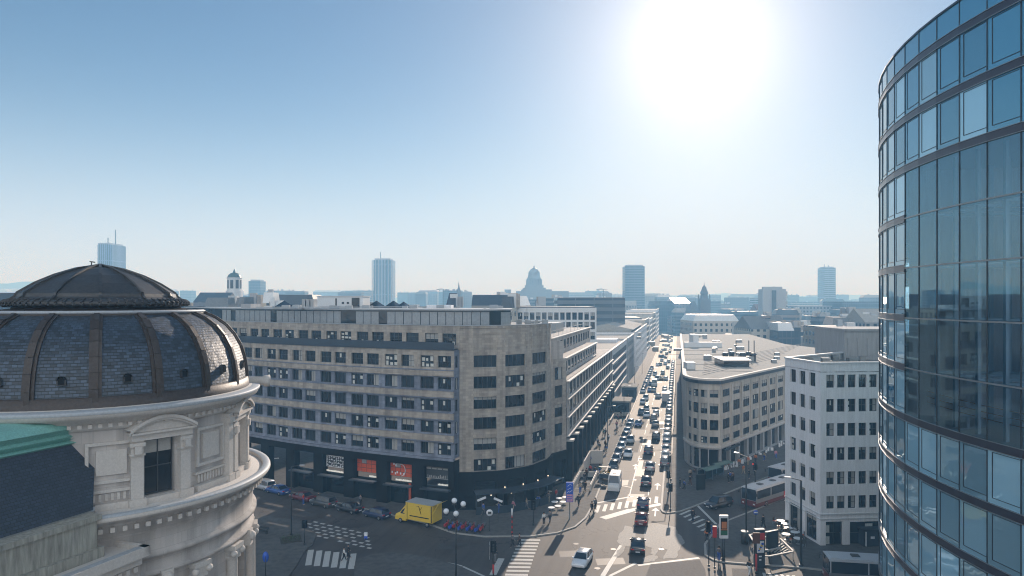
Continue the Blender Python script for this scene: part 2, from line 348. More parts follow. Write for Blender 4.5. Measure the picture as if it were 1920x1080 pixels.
# ------------------------------------------------------------------ facade builder
WIN = {}
def window_mesh(w, h, style, nx=2, ny=1, fr='frame', gl='glass'):
    key = (round(w, 2), round(h, 2), style, nx, ny, fr, gl)
    if key in WIN: return WIN[key]
    b = MB(); t = .07
    b.face([(-w / 2, .03, 0), (w / 2, .03, 0), (w / 2, .03, h), (-w / 2, .03, h)], 1)
    b.box(-w / 2, w / 2, -.03, .05, 0, t); b.box(-w / 2, w / 2, -.03, .05, h - t, h)
    b.box(-w / 2, -w / 2 + t, -.03, .05, t, h - t); b.box(w / 2 - t, w / 2, -.03, .05, t, h - t)
    for i in range(1, nx): x = -w / 2 + w * i / nx; b.box(x - .03, x + .03, -.02, .05, t, h - t)
    for i in range(1, ny): z = h * i / ny; b.box(-w / 2 + t, w / 2 - t, -.018, .045, z - .025, z + .025)
    if style == 1: b.face([(-w / 2 + t, .02, h * .5), (w / 2 - t, .02, h * .5), (w / 2 - t, .02, h - t), (-w / 2 + t, .02, h - t)], 2)
    if style == 2: b.face([(t * .4, .02, t), (w / 2 - t, .02, t), (w / 2 - t, .02, h - t), (t * .4, .02, h - t)], 2)
    if style == 3: b.face([(-w / 2 + t, .02, h * .75), (w / 2 - t, .02, h * .75), (w / 2 - t, .02, h - t), (-w / 2 + t, .02, h - t)], 2)
    if style >= 4:                        # bright scraps painted in for lit rooms and reflections of the glass tower
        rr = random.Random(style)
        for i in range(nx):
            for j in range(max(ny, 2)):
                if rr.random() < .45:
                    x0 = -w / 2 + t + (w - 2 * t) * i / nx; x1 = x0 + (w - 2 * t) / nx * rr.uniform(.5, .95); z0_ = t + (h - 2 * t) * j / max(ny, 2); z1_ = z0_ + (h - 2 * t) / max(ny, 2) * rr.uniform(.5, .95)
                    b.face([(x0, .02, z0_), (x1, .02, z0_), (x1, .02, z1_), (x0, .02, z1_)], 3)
    WIN[key] = b.build('window', [MT[fr], MT[gl], MT['blind'], MT['pale']], mesh_only=True)
    return WIN[key]
def facade(mb, root, P0, P1, z0, z1, ops, depth=.3, mi=0, nx=2, ny=1, fr='frame', gl='glass', styles=(0, 0, 0, 1, 2, 3, 4, 5, 6), glassy=None):
    """P0->P1 left to right seen from outside; ops = [(u0,u1,za,zb)]; cuts real openings and hangs a window in each"""
    P0 = Vector((P0[0], P0[1], 0)); P1 = Vector((P1[0], P1[1], 0)); d = (P1 - P0); L = d.length; d.normalize(); n = Vector((d.y, -d.x, 0))
    ops = [o for o in ops if o[0] > .02 and o[1] < L - .02]
    us = sorted(set([0, L] + [o[0] for o in ops] + [o[1] for o in ops])); zs = sorted(set([z0, z1] + [o[2] for o in ops] + [o[3] for o in ops]))
    W = lambda u, z, k=0.0: tuple(P0 + d * u - n * k + Vector((0, 0, z)))
    for i in range(len(us) - 1):
        for j in range(len(zs) - 1):
            uc = (us[i] + us[i + 1]) / 2; zc = (zs[j] + zs[j + 1]) / 2
            if any(o[0] < uc < o[1] and o[2] < zc < o[3] for o in ops): continue
            mb.face([W(us[i], zs[j]), W(us[i + 1], zs[j]), W(us[i + 1], zs[j + 1]), W(us[i], zs[j + 1])], mi)
    rz = math.atan2(d.y, d.x)
    for o in ops:
        a, b, c, e = o[:4]
        mb.face([W(a, c), W(a, c, depth), W(a, e, depth), W(a, e)], mi); mb.face([W(b, c, depth), W(b, c), W(b, e), W(b, e, depth)], mi)
        mb.face([W(a, c), W(b, c), W(b, c, depth), W(a, c, depth)], mi); mb.face([W(a, e, depth), W(b, e, depth), W(b, e), W(a, e)], mi)
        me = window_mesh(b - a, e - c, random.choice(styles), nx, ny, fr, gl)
        if root is not None:
            q = P0 + d * ((a + b) / 2) - n * (depth - .05) + Vector((0, 0, c))
            inst('window', me, root, q - Vector(root.location), rz)
def offset_path(pts, k):                  # k>0 = outward, path runs left to right seen from outside
    out = []
    for i, p in enumerate(pts):
        p = Vector((p[0], p[1], 0)); ns = []
        for a, b in ((i - 1, i), (i, i + 1)):
            if a >= 0 and b < len(pts):
                d = (Vector((pts[b][0], pts[b][1], 0)) - Vector((pts[a][0], pts[a][1], 0))).normalized(); ns.append(Vector((d.y, -d.x, 0)))
        n = sum(ns, Vector()).normalized(); c = n.dot(ns[0]); q = p + n * (k / max(c, .3)); out.append((q.x, q.y))
    return out
def ribbon(mb, pts, k0, k1, z0, z1, mi=0, closed_ends=True):   # band along a path, from offset k0 to k1
    A = offset_path(pts, k0); B = offset_path(pts, k1)
    for i in range(len(pts) - 1):
        a, b, c, d = A[i], A[i + 1], B[i + 1], B[i]
        mb.face([(*d, z0), (*c, z0), (*c, z1), (*d, z1)], mi); mb.face([(*b, z0), (*a, z0), (*a, z1), (*b, z1)], mi)
        mb.face([(*d, z1), (*c, z1), (*b, z1), (*a, z1)], mi); mb.face([(*a, z0), (*b, z0), (*c, z0), (*d, z0)], mi)
    if closed_ends:
        a, d = A[0], B[0]; mb.face([(*a, z0), (*d, z0), (*d, z1), (*a, z1)], mi)
        a, d = A[-1], B[-1]; mb.face([(*d, z0), (*a, z0), (*a, z1), (*d, z1)], mi)
# ================================================================== ground, roads, pavements
def slab(name, pts, z0, z1, m, kind='structure'):
    b = MB(); b.prism([(p[0], p[1]) for p in pts], z0, z1); o = b.build(name, m); return tag(o, kind=kind)
def sheet(mb, pts, z, mi=0):
    n = len(pts); A = sum(pts[i][0] * pts[(i + 1) % n][1] - pts[(i + 1) % n][0] * pts[i][1] for i in range(n))
    if A < 0: pts = list(reversed(pts))
    mb.face([(p[0], p[1], z) for p in pts], mi)
b = MB(); b.box(-3900, 3900, -300, 4900, -.5, 0); tag(b.build('ground', MT['ground']), kind='structure')
b = MB(); sheet(b, [(-90, 20), (60, 20), (75, 100), (90, 130), (70, 160), (34, 140), ST(2.2, 140), ST(2.2, 660), ST(-20, 660), ST(-20, 118), (-20, 118), (-90, 160)], .004)
tag(b.build('road', MT['asphalt']), kind='structure')
# pavements, outlined by their kerbs
ctl = [(-90, 128), (-60, 112)] + [tuple(G(x, y)[:2]) for x, y in ((480, 912), (560, 926), (650, 947), (740, 968), (800, 982), (850, 1000), (908, 1007), (1001, 1006), (1045, 1000), (1078, 989), (1098, 972), (1112, 948), (1125, 915))]
swL = ctl + [tuple(ST(-12.67, z)[:2]) for z in (125, 660)] + [tuple(ST(-20, 660)[:2]), tuple(ST(-19, 120)[:2]), (0, 120), (-90, 160)]
slab('pavement', swL, -.1, .13, MT['pave'])
swR = [tuple(ST(-1.2, 640)[:2]), tuple(ST(-1.2, 139)[:2])] + [tuple(G(x, y)[:2]) for x, y in ((1246.7, 872), (1240, 956), (1243, 961), (1250, 963), (1275, 960), (1300, 951), (1315, 945), (1356, 928), (1398, 911), (1440, 895), (1480, 878))] + [(75, 131), (90, 150), (75, 175), (60, 152), (38, 126), tuple(ST(2.5, 140)[:2]), tuple(ST(2.5, 640)[:2])]
slab('pavement', swR, -.1, .13, MT['pave'])
plz = [tuple(G(x, y)[:2]) for x, y in ((1475, 934), (1368, 976), (1350, 984), (1336, 1002), (1322, 1022), (1323, 1042), (1338, 1051), (1360, 1055), (1410, 1059), (1500, 1065), (1560, 1072))] + [(46, 80), (56, 88), (60, 112)]
slab('pavement', plz, -.1, .13, MT['pave'])
slab('pavement', [tuple(G(x, y)[:2]) for x, y in ((300, 960), (480, 966), (565, 978), (594, 1004), (586, 1022), (572, 1034), (556, 1062), (540, 1085), (520, 1180), (300, 1180))], -.1, .13, MT['pave'])
slab('pavement', [tuple(G(x, y)[:2]) for x, y in ((664, 1064), (672, 1050), (700, 1040), (745, 1036), (795, 1044), (860, 1062), (905, 1083), (930, 1180), (668, 1180))], -.1, .13, MT['pave'])
# kerb stones along those pavements
b = MB()
def kerb(pts, w=.28):
    for p, q in zip(pts, pts[1:]):
        p = Vector((p[0], p[1], .07)); q = Vector((q[0], q[1], .07)); b.bar(p, q, w, .15)
kerb([Vector(p) for p in ctl]); kerb([ST(-12.67, 124), ST(-12.67, 660)]); kerb([Vector((*p, 0)) for p in swR[:13]]); kerb([Vector((*p, 0)) for p in plz[:11]])
tag(b.build('kerb', MT['kerb']), kind='structure')
# painted markings (sheets 4 mm above the road)
b = MB(); ZP = .008
def q4(*pp): sheet(b, [tuple(G(x, y)[:2]) for x, y in pp], ZP)
def stripe(p, q, w, z=ZP):
    p = Vector((p[0], p[1], 0)); q = Vector((q[0], q[1], 0)); d = (q - p).normalized(); n = Vector((d.y, -d.x, 0)) * w / 2
    sheet(b, [tuple((p + n)[:2]), tuple((q + n)[:2]), tuple((q - n)[:2]), tuple((p - n)[:2])], z)
for k in range(13):                       # crossing in the foreground, half in shade
    Z = 88.6 - k * 1.13; xl = P(974 - k * 2.7, Z); xr = P(1013 - k * 2.3, Z); stripe((xl, Z + .12), (xr, Z), .56)
for k in range(9):                        # crossing over the sunlit street
    x = 1118 + k * 14.0; y = 961 - k * 2.2; a = G(x, y); c = a + SD * 3.6; stripe(a, c, .52)
stripe(G(1117, 943.5), G(1187, 930.5), .45)
for x, y in ((1285, 961), (1292.5, 966), (1301, 972), (1309.5, 978), (1318, 984.5), (1325, 991), (1332, 998), (1339, 1005)):
    a = G(x - 10, y + 4); c = G(x + 10, y - 4.5); stripe(a, c, .42)
for k in range(6):
    x = 578 + k * 16; a = G(x, 1060 + k * 1.4); c = G(x + 5, 1031 + k * 1.4); stripe(a, c, .72)
for i in range(9):
    for j in range(5):
        if (i * 7 + j * 3) % 11 == 0: continue
        x = 578 + i * 13.5 + j * 1.6; y = 975 + i * 3.2 + j * 6.6; a = G(x - 4, y); c = G(x + 4, y + 1.4); stripe(a, c, .42)
stripe(G(790, 1048), G(862, 1064), 1.3); stripe(G(862, 1064), G(905, 1084), 1.2); stripe(G(924, 1078), G(940, 1047), .8)
# lane lines of the street
stripe(ST(-7.5, 108), ST(-7.5, 128), .16)
for z in range(132, 620, 9): stripe(ST(-7.5, z), ST(-7.5, z + 5), .13)
for z in range(109, 620, 14): stripe(ST(-4.6, z), ST(-4.6, z + 3), .12)
stripe(ST(-3.3, 128), ST(-3.3, 620), .12); stripe(G(1161, 910), G(1184, 914), .3)
stripe(G(1130, 972), G(1185, 956), 1.3, .012); stripe(G(1185, 956), G(1240, 945), 1.0, .0125)
# lane arrows
def arrow(px, py, s=1.0):
    a = G(px, py); stripe(a, a + SD * 2.6 * s, .22)
    h = a + SD * 2.6 * s; l = h + SN * -.6; r_ = h + SN * .6; t = h + SD * 1.6 * s
    sheet(b, [tuple(l[:2]), tuple(r_[:2]), tuple(t[:2])], ZP + .001)
for x, y in ((1232, 918), (1238, 878), (1243, 838), (1190, 880), (1228, 968)): arrow(x, y)
# edge lines at the right hand junction
stripe(G(1368, 976), G(1475, 934), .35, .14); stripe(G(1308, 948), G(1343, 983), .4); stripe(G(1196, 1060), G(1311, 1046), .45)
stripe(G(1143, 1080), G(1192, 1056), .4); stripe(G(1130, 1080), G(1166, 1022), .55)
for k in range(6): stripe(G(1432 + k * 11, 1074 + k * 1), G(1440 + k * 15, 1100), .35)
tag(b.build('road_marking', MT['paint']), kind='structure')
# worn pale resurfacing patches on the junction
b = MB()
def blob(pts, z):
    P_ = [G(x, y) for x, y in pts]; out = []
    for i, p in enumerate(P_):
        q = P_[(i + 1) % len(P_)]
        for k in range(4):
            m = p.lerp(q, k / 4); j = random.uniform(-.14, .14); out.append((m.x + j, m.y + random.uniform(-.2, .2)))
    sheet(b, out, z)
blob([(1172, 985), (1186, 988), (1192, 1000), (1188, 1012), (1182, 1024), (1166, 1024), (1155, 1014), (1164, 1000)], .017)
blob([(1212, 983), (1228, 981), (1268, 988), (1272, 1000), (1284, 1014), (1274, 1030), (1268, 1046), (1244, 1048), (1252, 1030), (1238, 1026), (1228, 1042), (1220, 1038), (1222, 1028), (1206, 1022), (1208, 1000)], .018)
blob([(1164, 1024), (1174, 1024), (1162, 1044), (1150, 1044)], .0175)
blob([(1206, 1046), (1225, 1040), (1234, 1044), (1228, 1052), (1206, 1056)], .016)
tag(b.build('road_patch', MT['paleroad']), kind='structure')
b = MB(); sheet(b, [tuple(G(x, y)[:2]) for x, y in ((1220, 1058), (1312, 1050), (1322, 1068), (1330, 1120), (1190, 1130))], .02); sheet(b, [tuple(G(x, y)[:2]) for x, y in ((1372, 1066), (1420, 1068), (1416, 1100), (1376, 1100))], .0205)
for s0, s1, z0, z1 in ((-11, -8, 140, 152), (-7, -5, 128, 139), (-10, -7.8, 165, 186), (-6.5, -3.6, 160, 176)): sheet(b, [tuple(ST(s, z)[:2]) for s, z in ((s0, z0), (s1, z0), (s1, z1), (s0, z1))], .006)
tag(b.build('road_patch', MT['asphalt2']), kind='structure')

random.seed(77)
for k in range(9):
    px, py = [(1150, 1030), (1190, 900), (1215, 940), (1120, 1066), (1080, 1020), (760, 1000), (640, 985), (1240, 1030), (1200, 860)][k]
    b = MB(); c_ = G(px, py); b.cyl((c_.x, c_.y), .36, 0, .024, 14); tag(b.build('manhole_cover', MT['pole']), 'round iron manhole cover let into the asphalt', 'manhole', 'manhole covers')
b = MB()
for k in range(16):
    s_ = random.uniform(-11.5, -4); z = random.uniform(96, 330); L_ = random.uniform(2, 9); w_ = random.uniform(.8, 2.6); sheet(b, [tuple(ST(s_ + u, z + v)[:2]) for u, v in ((0, 0), (w_, 0), (w_, L_), (0, L_))], .0061 + k * .0001)
for px, py, w_ in ((620, 990, 5), (820, 1030, 4), (1050, 1045, 3), (1120, 1060, 3.4)):
    c_ = G(px, py); sheet(b, [(c_.x, c_.y), (c_.x + w_, c_.y + .4), (c_.x + w_, c_.y + 2.4), (c_.x, c_.y + 2)], .0068)
tag(b.build('road_patch', mat('dark_tar_patch', (.05, .046, .045), .6, noise=.3, nscale=.8)), kind='structure')
# ================================================================== the curved office block on the left
A = empty('office_block', (-8, 101, 0), 0, 'long brown stone office block with curved front, rounded corner and black shop floor', 'building')
pts = [(-7.8, 101.25)]; a = R(21)
for k in range(9):
    x, y = pts[-1]; L_ = 6.3; pts.append((x - L_ * math.cos(a), y + L_ * math.sin(a))); a += R(2.1)
M_ = list(reversed(pts))                  # left to right
arc = [(-7 + 13.6 * math.cos(R(t)), 115 + 13.6 * math.sin(R(t))) for t in (-85, -69.3, -64.3, -48, -42, -22, -14, -6)]
top = 27.35
w = MB()
def bay_ops(L, z): return [(.55, 2.8, z, z + 1.75), (3.5, 5.75, z, z + 1.75)]
for i in range(len(M_) - 1):              # upper wall with the top row
    ops = bay_ops(6.3, 24.45) if i >= 1 else []
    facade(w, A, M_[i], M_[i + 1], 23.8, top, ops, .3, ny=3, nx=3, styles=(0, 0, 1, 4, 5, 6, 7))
rows = [21.2, 18.0, 14.75, 11.5, 8.3]
BO = offset_path(M_, 1.3); BO[-1] = (BO[-1][0] - .2, BO[-1][1] + .05)
for i in range(len(BO) - 1):              # projecting body
    L = (Vector(BO[i + 1]) - Vector(BO[i])).length; sc = L / 6.3
    o1 = [(a * sc, b_ * sc, c, d) for a, b_, c, d in bay_ops(6.3, 21.2)]
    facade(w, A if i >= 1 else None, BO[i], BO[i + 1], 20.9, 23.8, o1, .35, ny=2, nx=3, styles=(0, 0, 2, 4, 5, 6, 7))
    o2 = [(a * sc, b_ * sc, c, d) for z in rows[1:] for a, b_, c, d in bay_ops(6.3, z)]
    facade(w, A if i >= 1 else None, BO[i], BO[i + 1], 7.9, 20.9, o2, .3, mi=1, ny=1, nx=3)
# return of the projecting body with its narrow windows
rp0, rp1 = BO[-1], (M_[-1][0] + .0, M_[-1][1] + .1)
facade(w, A, rp0, rp1, 7.9, 23.8, [(.3, .95, z, z + 1.75) for z in rows], .15, mi=1, nx=1)
w.prism(BO + list(reversed(offset_path(M_, -.2))), 23.78, 23.79)
# rounded corner tower
full = [(M_[-1][0], M_[-1][1])] + arc
crow = [21.15, 18.0, 14.95, 11.9, 8.8, 5.7]
for i in range(len(full) - 1):
    L = (Vector(full[i + 1]) - Vector(full[i])).length
    if i in (1, 3, 5):
        facade(w, A, full[i], full[i + 1], 5.3, top, [(.12, L - .12, z, z + 1.8) for z in crow], .3, nx=5, ny=1)
    else: facade(w, None, full[i], full[i + 1], 5.3, top, [])
# flank returning to the street block
fl = [arc[-1], (9.3, 116.9)]
facade(w, A, arc[-1], fl[1], 5.3, 21.3, [(1.0, 3.2, z, z + 2.1) for z in (17.8, 14.7, 11.5, 8.3)], .2)
wl = w.build('wall', [MT['brown'], MT['bluegrey']], A, world=True)
# recessed blank panels and ledges on the tower, bands on the body
b = MB()
for i in (1, 3, 5):
    seg = [full[i], full[i + 1]]
    for z in crow: ribbon(b, seg, -.02, .07, z - .1, z - .01)
ribbon(b, full, -.05, .1, 27.0, 27.12)
for z0, z1 in ((19.95, 20.75), (16.85, 17.75), (13.6, 14.5), (10.35, 11.25)): ribbon(b, BO, -.05, .3, z0, z1)
b.build('stone_band', MT['brown'], A, world=True)
b = MB()
for z in (20.78, 16.72, 13.47, 10.22, 17.78, 14.53): ribbon(b, BO, -.03, .36, z, z + .1)
ribbon(b, BO, -.3, .35, 7.55, 7.9); b.build('ledge', MT['bluegrey'], A, world=True)
b = MB(); ribbon(b, BO, -1.2, .18, 23.8, 24.0); ribbon(b, BO, .0, .1, 24.0, 24.95); b.build('balcony_rail', MT['darkband'], A, world=True)
b = MB(); ribbon(b, [arc[0], arc[1]], -.03, .05, 24.1, 24.2)
for i in range(len(full) - 1):
    if i > 0 and i < 6: ribbon(b, [full[i], full[i + 1]], -.03, .05, 24.0, 24.1); ribbon(b, [full[i], full[i + 1]], -.03, .05, 26.1, 26.2)
for i in range(1, 7): 
    q = Vector((*full[i], 0)); b.box(-.05, .05, -.08, .08, 24.1, 26.1, 0, Matrix.Translation(q))
b.build('panel_frame', MT['brown'], A, world=True)
# roof deck, parapet cap and glazed penthouse
b = MB(); back = [(20, 132), (-30, 160), (-75, 160)]
roofpoly = M_ + arc + [(9.2, 117)] + back
b.prism([p for p in M_ + arc[1:]] + [(6, 118), (2, 140), (-45, 160), (-75, 155)], 26.7, 26.72); b.build('roof', MT['roofgrey'], A, world=True)
b = MB(); ribbon(b, M_ + arc, -.35, .08, 27.35, 27.45); b.build('parapet_cap', MT['zinc'], A, world=True)
PH = offset_path(M_ + [arc[0], arc[1], (-1.5, 103)], -2.4); PH = PH[:-1] + [(-0.2, 106.2)]
b = MB(); b.prism(PH + [(0, 118), (-30, 140), (-72, 150)], 26.72, 29.6); PHo = b.build('penthouse', MT['glassdark'], A, world=True)
b = MB()
for p, q in zip(PH, PH[1:]):
    p = Vector((*p, 0)); q = Vector((*q, 0)); L = (q - p).length; n = max(2, int(L / 1.35)); d = (q - p) / n; nn = Vector((d.y, -d.x, 0)).normalized()
    for i in range(n):
        if random.random() < .12: continue
        c0 = p + d * (i + .04) + nn * .06; c1 = p + d * (i + .96) + nn * .06
        b.face([(c0.x, c0.y, 26.8), (c1.x, c1.y, 26.8), (c1.x, c1.y, 29.35), (c0.x, c0.y, 29.35)])
b.build('cladding_panel', mat('penthouse_panel', (.30, .32, .34), .35, metal=.3, noise=.2, nscale=.5), PHo)
for ch in PHo.children: ch.location = -Vector(A.location)
b = MB(); b.prism(offset_path(PH, .5) + [(0, 118), (-30, 140), (-72, 150)], 29.6, 29.8); b.build('penthouse_roof', MT['zinc'], A, world=True)
# rooftop plant
def rooftop(name, px0, px1, ytop, ybot_h, Z, dep, m, extra=None):
    b = MB(); x0, x1 = P(px0, Z), P(px1, Z); h = Hh(ytop, Z); b.box(x0, x1, Z, Z + dep, ybot_h, h)
    if extra: extra(b, x0, x1, Z, h)
    return b
def hut(b, x0, x1, Z, h):
    b.box(x0 - .15, x1 + .15, Z - .15, Z + 6.15, h, h + .12)
    for k, (u, v, z0, z1) in enumerate(((.54, .59, .8, 1.15), (.65, .70, .8, 1.15), (.76, .93, .1, 1.9), (.4, .43, .1, 1.8))):
        b.box(x0 + (x1 - x0) * u, x0 + (x1 - x0) * v, Z - .06, Z + .02, 29.8 + z0 * .95, 29.8 + z1 * .95, 1)
b = rooftop('plant_room', 595, 680, 556, 29.7, 118, 6, None, hut); b.build('plant_room', [MT['white'], MT['glassdark']], A, world=True)
b = rooftop('plant_room', 800, 846, 572, 29.7, 118, 5, None); b.build('plant_room', MT['palegrey'], A, world=True)
b = rooftop('plant_room', 452, 470, 570, 29.7, 126, 5, None); b.build('plant_room', MT['concrete'], A, world=True)
b = MB()                                   # louvred condenser frames
for px in (566, 574, 582): b.box(P(px, 124), P(px + 6, 124), 124, 127, 29.8, 31.4)
b.build('cooling_unit', MT['metal'], A, world=True)
for px in (533, 706, 738, 757):
    b = MB(); x = P(px, 122); s_ = random.uniform(1.0, 1.7); b.lathe([(s_ * 1.4, 29.8), (.05, 29.8 + s_ * .9)], 4, c=(x, 122), smooth=False, a0=R(20), a1=R(380)); b.build('skylight', MT['glass'], A, world=True)
b = MB()
for k in range(26):
    px = random.uniform(480, 950); Z = random.uniform(112, 122); x = P(px, Z); s_ = random.uniform(.3, .9); b.box(x, x + s_ * 1.5, Z, Z + s_, 29.8, 29.8 + s_ * .7)
for k in range(5):
    Z = 112 + k * 2; b.box(P(480 + k * 30, Z), P(600 + k * 50, Z), Z, Z + .25, 29.95, 30.1)
b.build('roof_equipment', MT['zinc'], A, world=True)
b = MB()                                   # plant on the corner tower roof
for px in (968, 973, 984, 990, 1003, 1016, 1022): x = P(px, 110); b.box(x, x + .5, 110, 110.6, 26.7, 27.9 + random.random() * .5)
b.bar((P(988, 112), 112, 26.7), (P(988, 112), 112, 30.4), .08); b.bar((P(972, 112), 112, 27.6), (P(1018, 112), 112, 27.7), .12)
b.build('roof_equipment', MT['metal'], A, world=True)
# black shop floor: piers, fascia, recessed shopfronts with their signs
b = MB()
piers = []
for i in range(len(BO) - 1):
    p, q = Vector((*BO[i], 0)), Vector((*BO[i + 1], 0)); L = (q - p).length
    facade(b, None, p, q, 0.1, 7.55, [(1.0, L - 1.0, .1, 6.4)], 1.2)
facade(b, None, BO[-1], (M_[-1][0], M_[-1][1] - .0), 0.1, 7.6, [], .3)
rad5 = [(-7.9, 101.0)] + offset_path(arc, .35)
for i in range(len(rad5) - 1):
    p, q = rad5[i], rad5[i + 1]; L = (Vector(q) - Vector(p)).length
    facade(b, None, p, q, .1, 5.6, [(.3, L - .3, .2, 4.2)] if L > 3 else [], .5)
facade(b, None, rad5[-1], (9.5, 116.7), .1, 5.6, [(.5, 3.6, .2, 4.2)], .5)
b.prism(rad5 + [(9.5, 116.7), (6, 120), (-7, 104)], 5.6, 5.66)
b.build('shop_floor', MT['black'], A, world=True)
def on_bay(i, name, m, u0, u1, z0, z1, out=-.1, th=.1, fn=None):
    p, q = Vector((*BO[i], 0)), Vector((*BO[i + 1], 0)); d = (q - p).normalized(); n = Vector((d.y, -d.x, 0)); b = MB()
    M2 = Matrix.Translation(p + n * out) @ Matrix.Rotation(math.atan2(d.y, d.x), 4, 'Z')
    if fn: fn(b, M2, u0, u1, z0, z1)
    else: b.box(u0, u1, -th, 0, z0, z1, 0, M2)
    return b.build(name, m, A, world=True)
def lattice(b, M2, u0, u1, z0, z1):
    b.box(u0, u1, .02, .06, z0, z1, 1, M2)
    nx_, nz_ = 10, 4
    for i in range(nx_):
        for j in range(nz_):
            uu = u0 + (u1 - u0) * (i + .5) / nx_; zz = z0 + (z1 - z0) * (j + .5) / nz_; s_ = (u1 - u0) / nx_ * .5; t_ = (z1 - z0) / nz_ * .5
            k = (i * 3 + j * 5) % 4
            if k == 0: b.box(uu - s_, uu + s_, -.04, 0, zz - .06, zz + .06, 0, M2); b.box(uu - .06, uu + .06, -.04, 0, zz + .06, zz + t_, 0, M2)
            elif k == 1: b.box(uu - s_ * .8, uu + s_ * .3, -.04, 0, zz - t_ * .2, zz + t_ * .5, 0, M2)
            elif k == 2: b.box(uu - .06, uu + .06, -.04, 0, zz - t_, zz + t_, 0, M2)
            else: b.box(uu - s_ * .3, uu + s_ * .8, -.04, 0, zz - t_ * .7, zz, 0, M2)
    for (a_, c_) in ((u0, u0 + .07), (u1 - .07, u1)): b.box(a_, c_, -.05, 0, z0, z1, 0, M2)
    b.box(u0, u1, -.05, 0, z0, z0 + .07, 0, M2); b.box(u0, u1, -.05, 0, z1 - .07, z1, 0, M2)
def tiles(b, M2, u0, u1, z0, z1):
    b.box(u0, u1, .02, .06, z0, z1, 1, M2)
    for i in range(5):
        for j in range(3):
            a_ = u0 + (u1 - u0) * i / 5; c_ = z0 + (z1 - z0) * j / 3; b.box(a_ + .04, a_ + (u1 - u0) / 5 - .04, -.03, 0, c_ + .04, c_ + (z1 - z0) / 3 - .04, 2 if (i == 1 and j == 2) else 0, M2)
def tiles_art(b, M2, u0, u1, z0, z1):
    tiles(b, M2, u0, u1, z0, z1)
    w_ = u1 - u0; h_ = z1 - z0
    for k in range(9):
        a1 = R(100 - k * 20); a2 = R(100 - (k + 1) * 20)
        p = M2 @ Vector((u0 + w_ * (.42 + .17 * math.cos(a1)), -.08, z0 + h_ * (.5 + .45 * math.sin(a1)))); q = M2 @ Vector((u0 + w_ * (.42 + .17 * math.cos(a2)), -.08, z0 + h_ * (.5 + .45 * math.sin(a2)))); b.bar(p, q, .06, .1, 3)
    for u, v in ((.05, .2), (.18, .12), (.25, .22), (.38, .15), (.5, .12), (.2, .75), (.12, .85)): b.box(u0 + w_ * u, u0 + w_ * (u + .05), -.07, -.03, z0 + h_ * v, z0 + h_ * (v + .16), 3, M2)
def shelf(b, M2, u0, u1, z0, z1):
    b.box(u0, u1, .02, .06, z0, z1, 1, M2)
    for i in range(5): a_ = u0 + (u1 - u0) * i / 5; b.box(a_ + .08, a_ + (u1 - u0) / 5 - .08, -.03, 0, z1 - .25, z1 - .06, 0, M2)
    for i in range(14): a_ = u0 + .25 + (u1 - u0 - .5) * i / 14; b.box(a_, a_ + random.uniform(.06, .2), -.03, 0, z0 + .1, z0 + random.uniform(.25, .6), 0, M2)
    b.box(u0, u1, -.04, 0, z0 - .02, z0 + .04, 0, M2)
nb = len(BO) - 1
on_bay(nb - 1, 'shop_sign', [MT['trim'], MT['frame']], 1.0, 5.6, 4.5, 6.1, -.9, fn=shelf)
on_bay(nb - 2, 'shop_sign', [MT['orange'], MT['frame'], MT['concrete'], MT['whitesig']], 1.0, 5.6, 4.2, 6.2, -.9, fn=tiles_art)
on_bay(nb - 3, 'shop_sign', [MT['orange'], MT['frame'], MT['concrete']], 1.0, 5.6, 4.2, 6.2, -.9, fn=tiles)
on_bay(nb - 4, 'shop_sign', [MT['whitesig'], MT['frame']], 1.0, 5.6, 4.3, 6.1, -.9, fn=lattice)
lit = mat('lit_fascia', (.8, .8, .75), .5, emit=((1, .93, .8), .28))
for i, (a_, c_) in ((nb - 1, (3.0, 5.4)), (nb - 2, (2.0, 5.6)), (nb - 3, (3.4, 5.5)), (nb - 4, (1.1, 5.5))):
    def letters(b, M2, u0, u1, z0, z1):
        u = u0
        while u < u1 - .1: s_ = random.uniform(.12, .24); b.box(u, u + s_, -.05, 0, z0, z0 + random.uniform(.75, 1) * (z1 - z0), 0, M2); u += s_ + .05
    on_bay(i, 'shop_lettering', lit, a_, c_, 3.55, 3.82, -.85, fn=letters)
for i in range(nb - 5, nb):
    on_bay(i, 'shopfront', MT['glassdark'], 1.05, 5.8, .15, 3.4, -1.1)
    on_bay(i, 'shop_canopy', MT['darkband'], 1.0, 5.7, 3.2, 3.4, .25, th=1.0)
on_bay(nb - 2, 'shop_door', MT['orange'], 4.3, 4.7, .15, 3.3, -.95)
on_bay(nb - 2, 'shop_door', MT['glass'], 1.9, 3.6, .15, 3.0, -.95)
# terrace cafe glazing on the corner
b = MB(); rt = offset_path(arc[:6], 2.9)
ribbon(b, rt, -.05, .05, .13, 1.25); ribbon(b, rt, -2.2, .25, 3.0, 3.12)
for p in rt: b.bar((*p, .1), (*p, 3.0), .09)
b.build('terrace_screen', MT['darkband'], A, world=True)

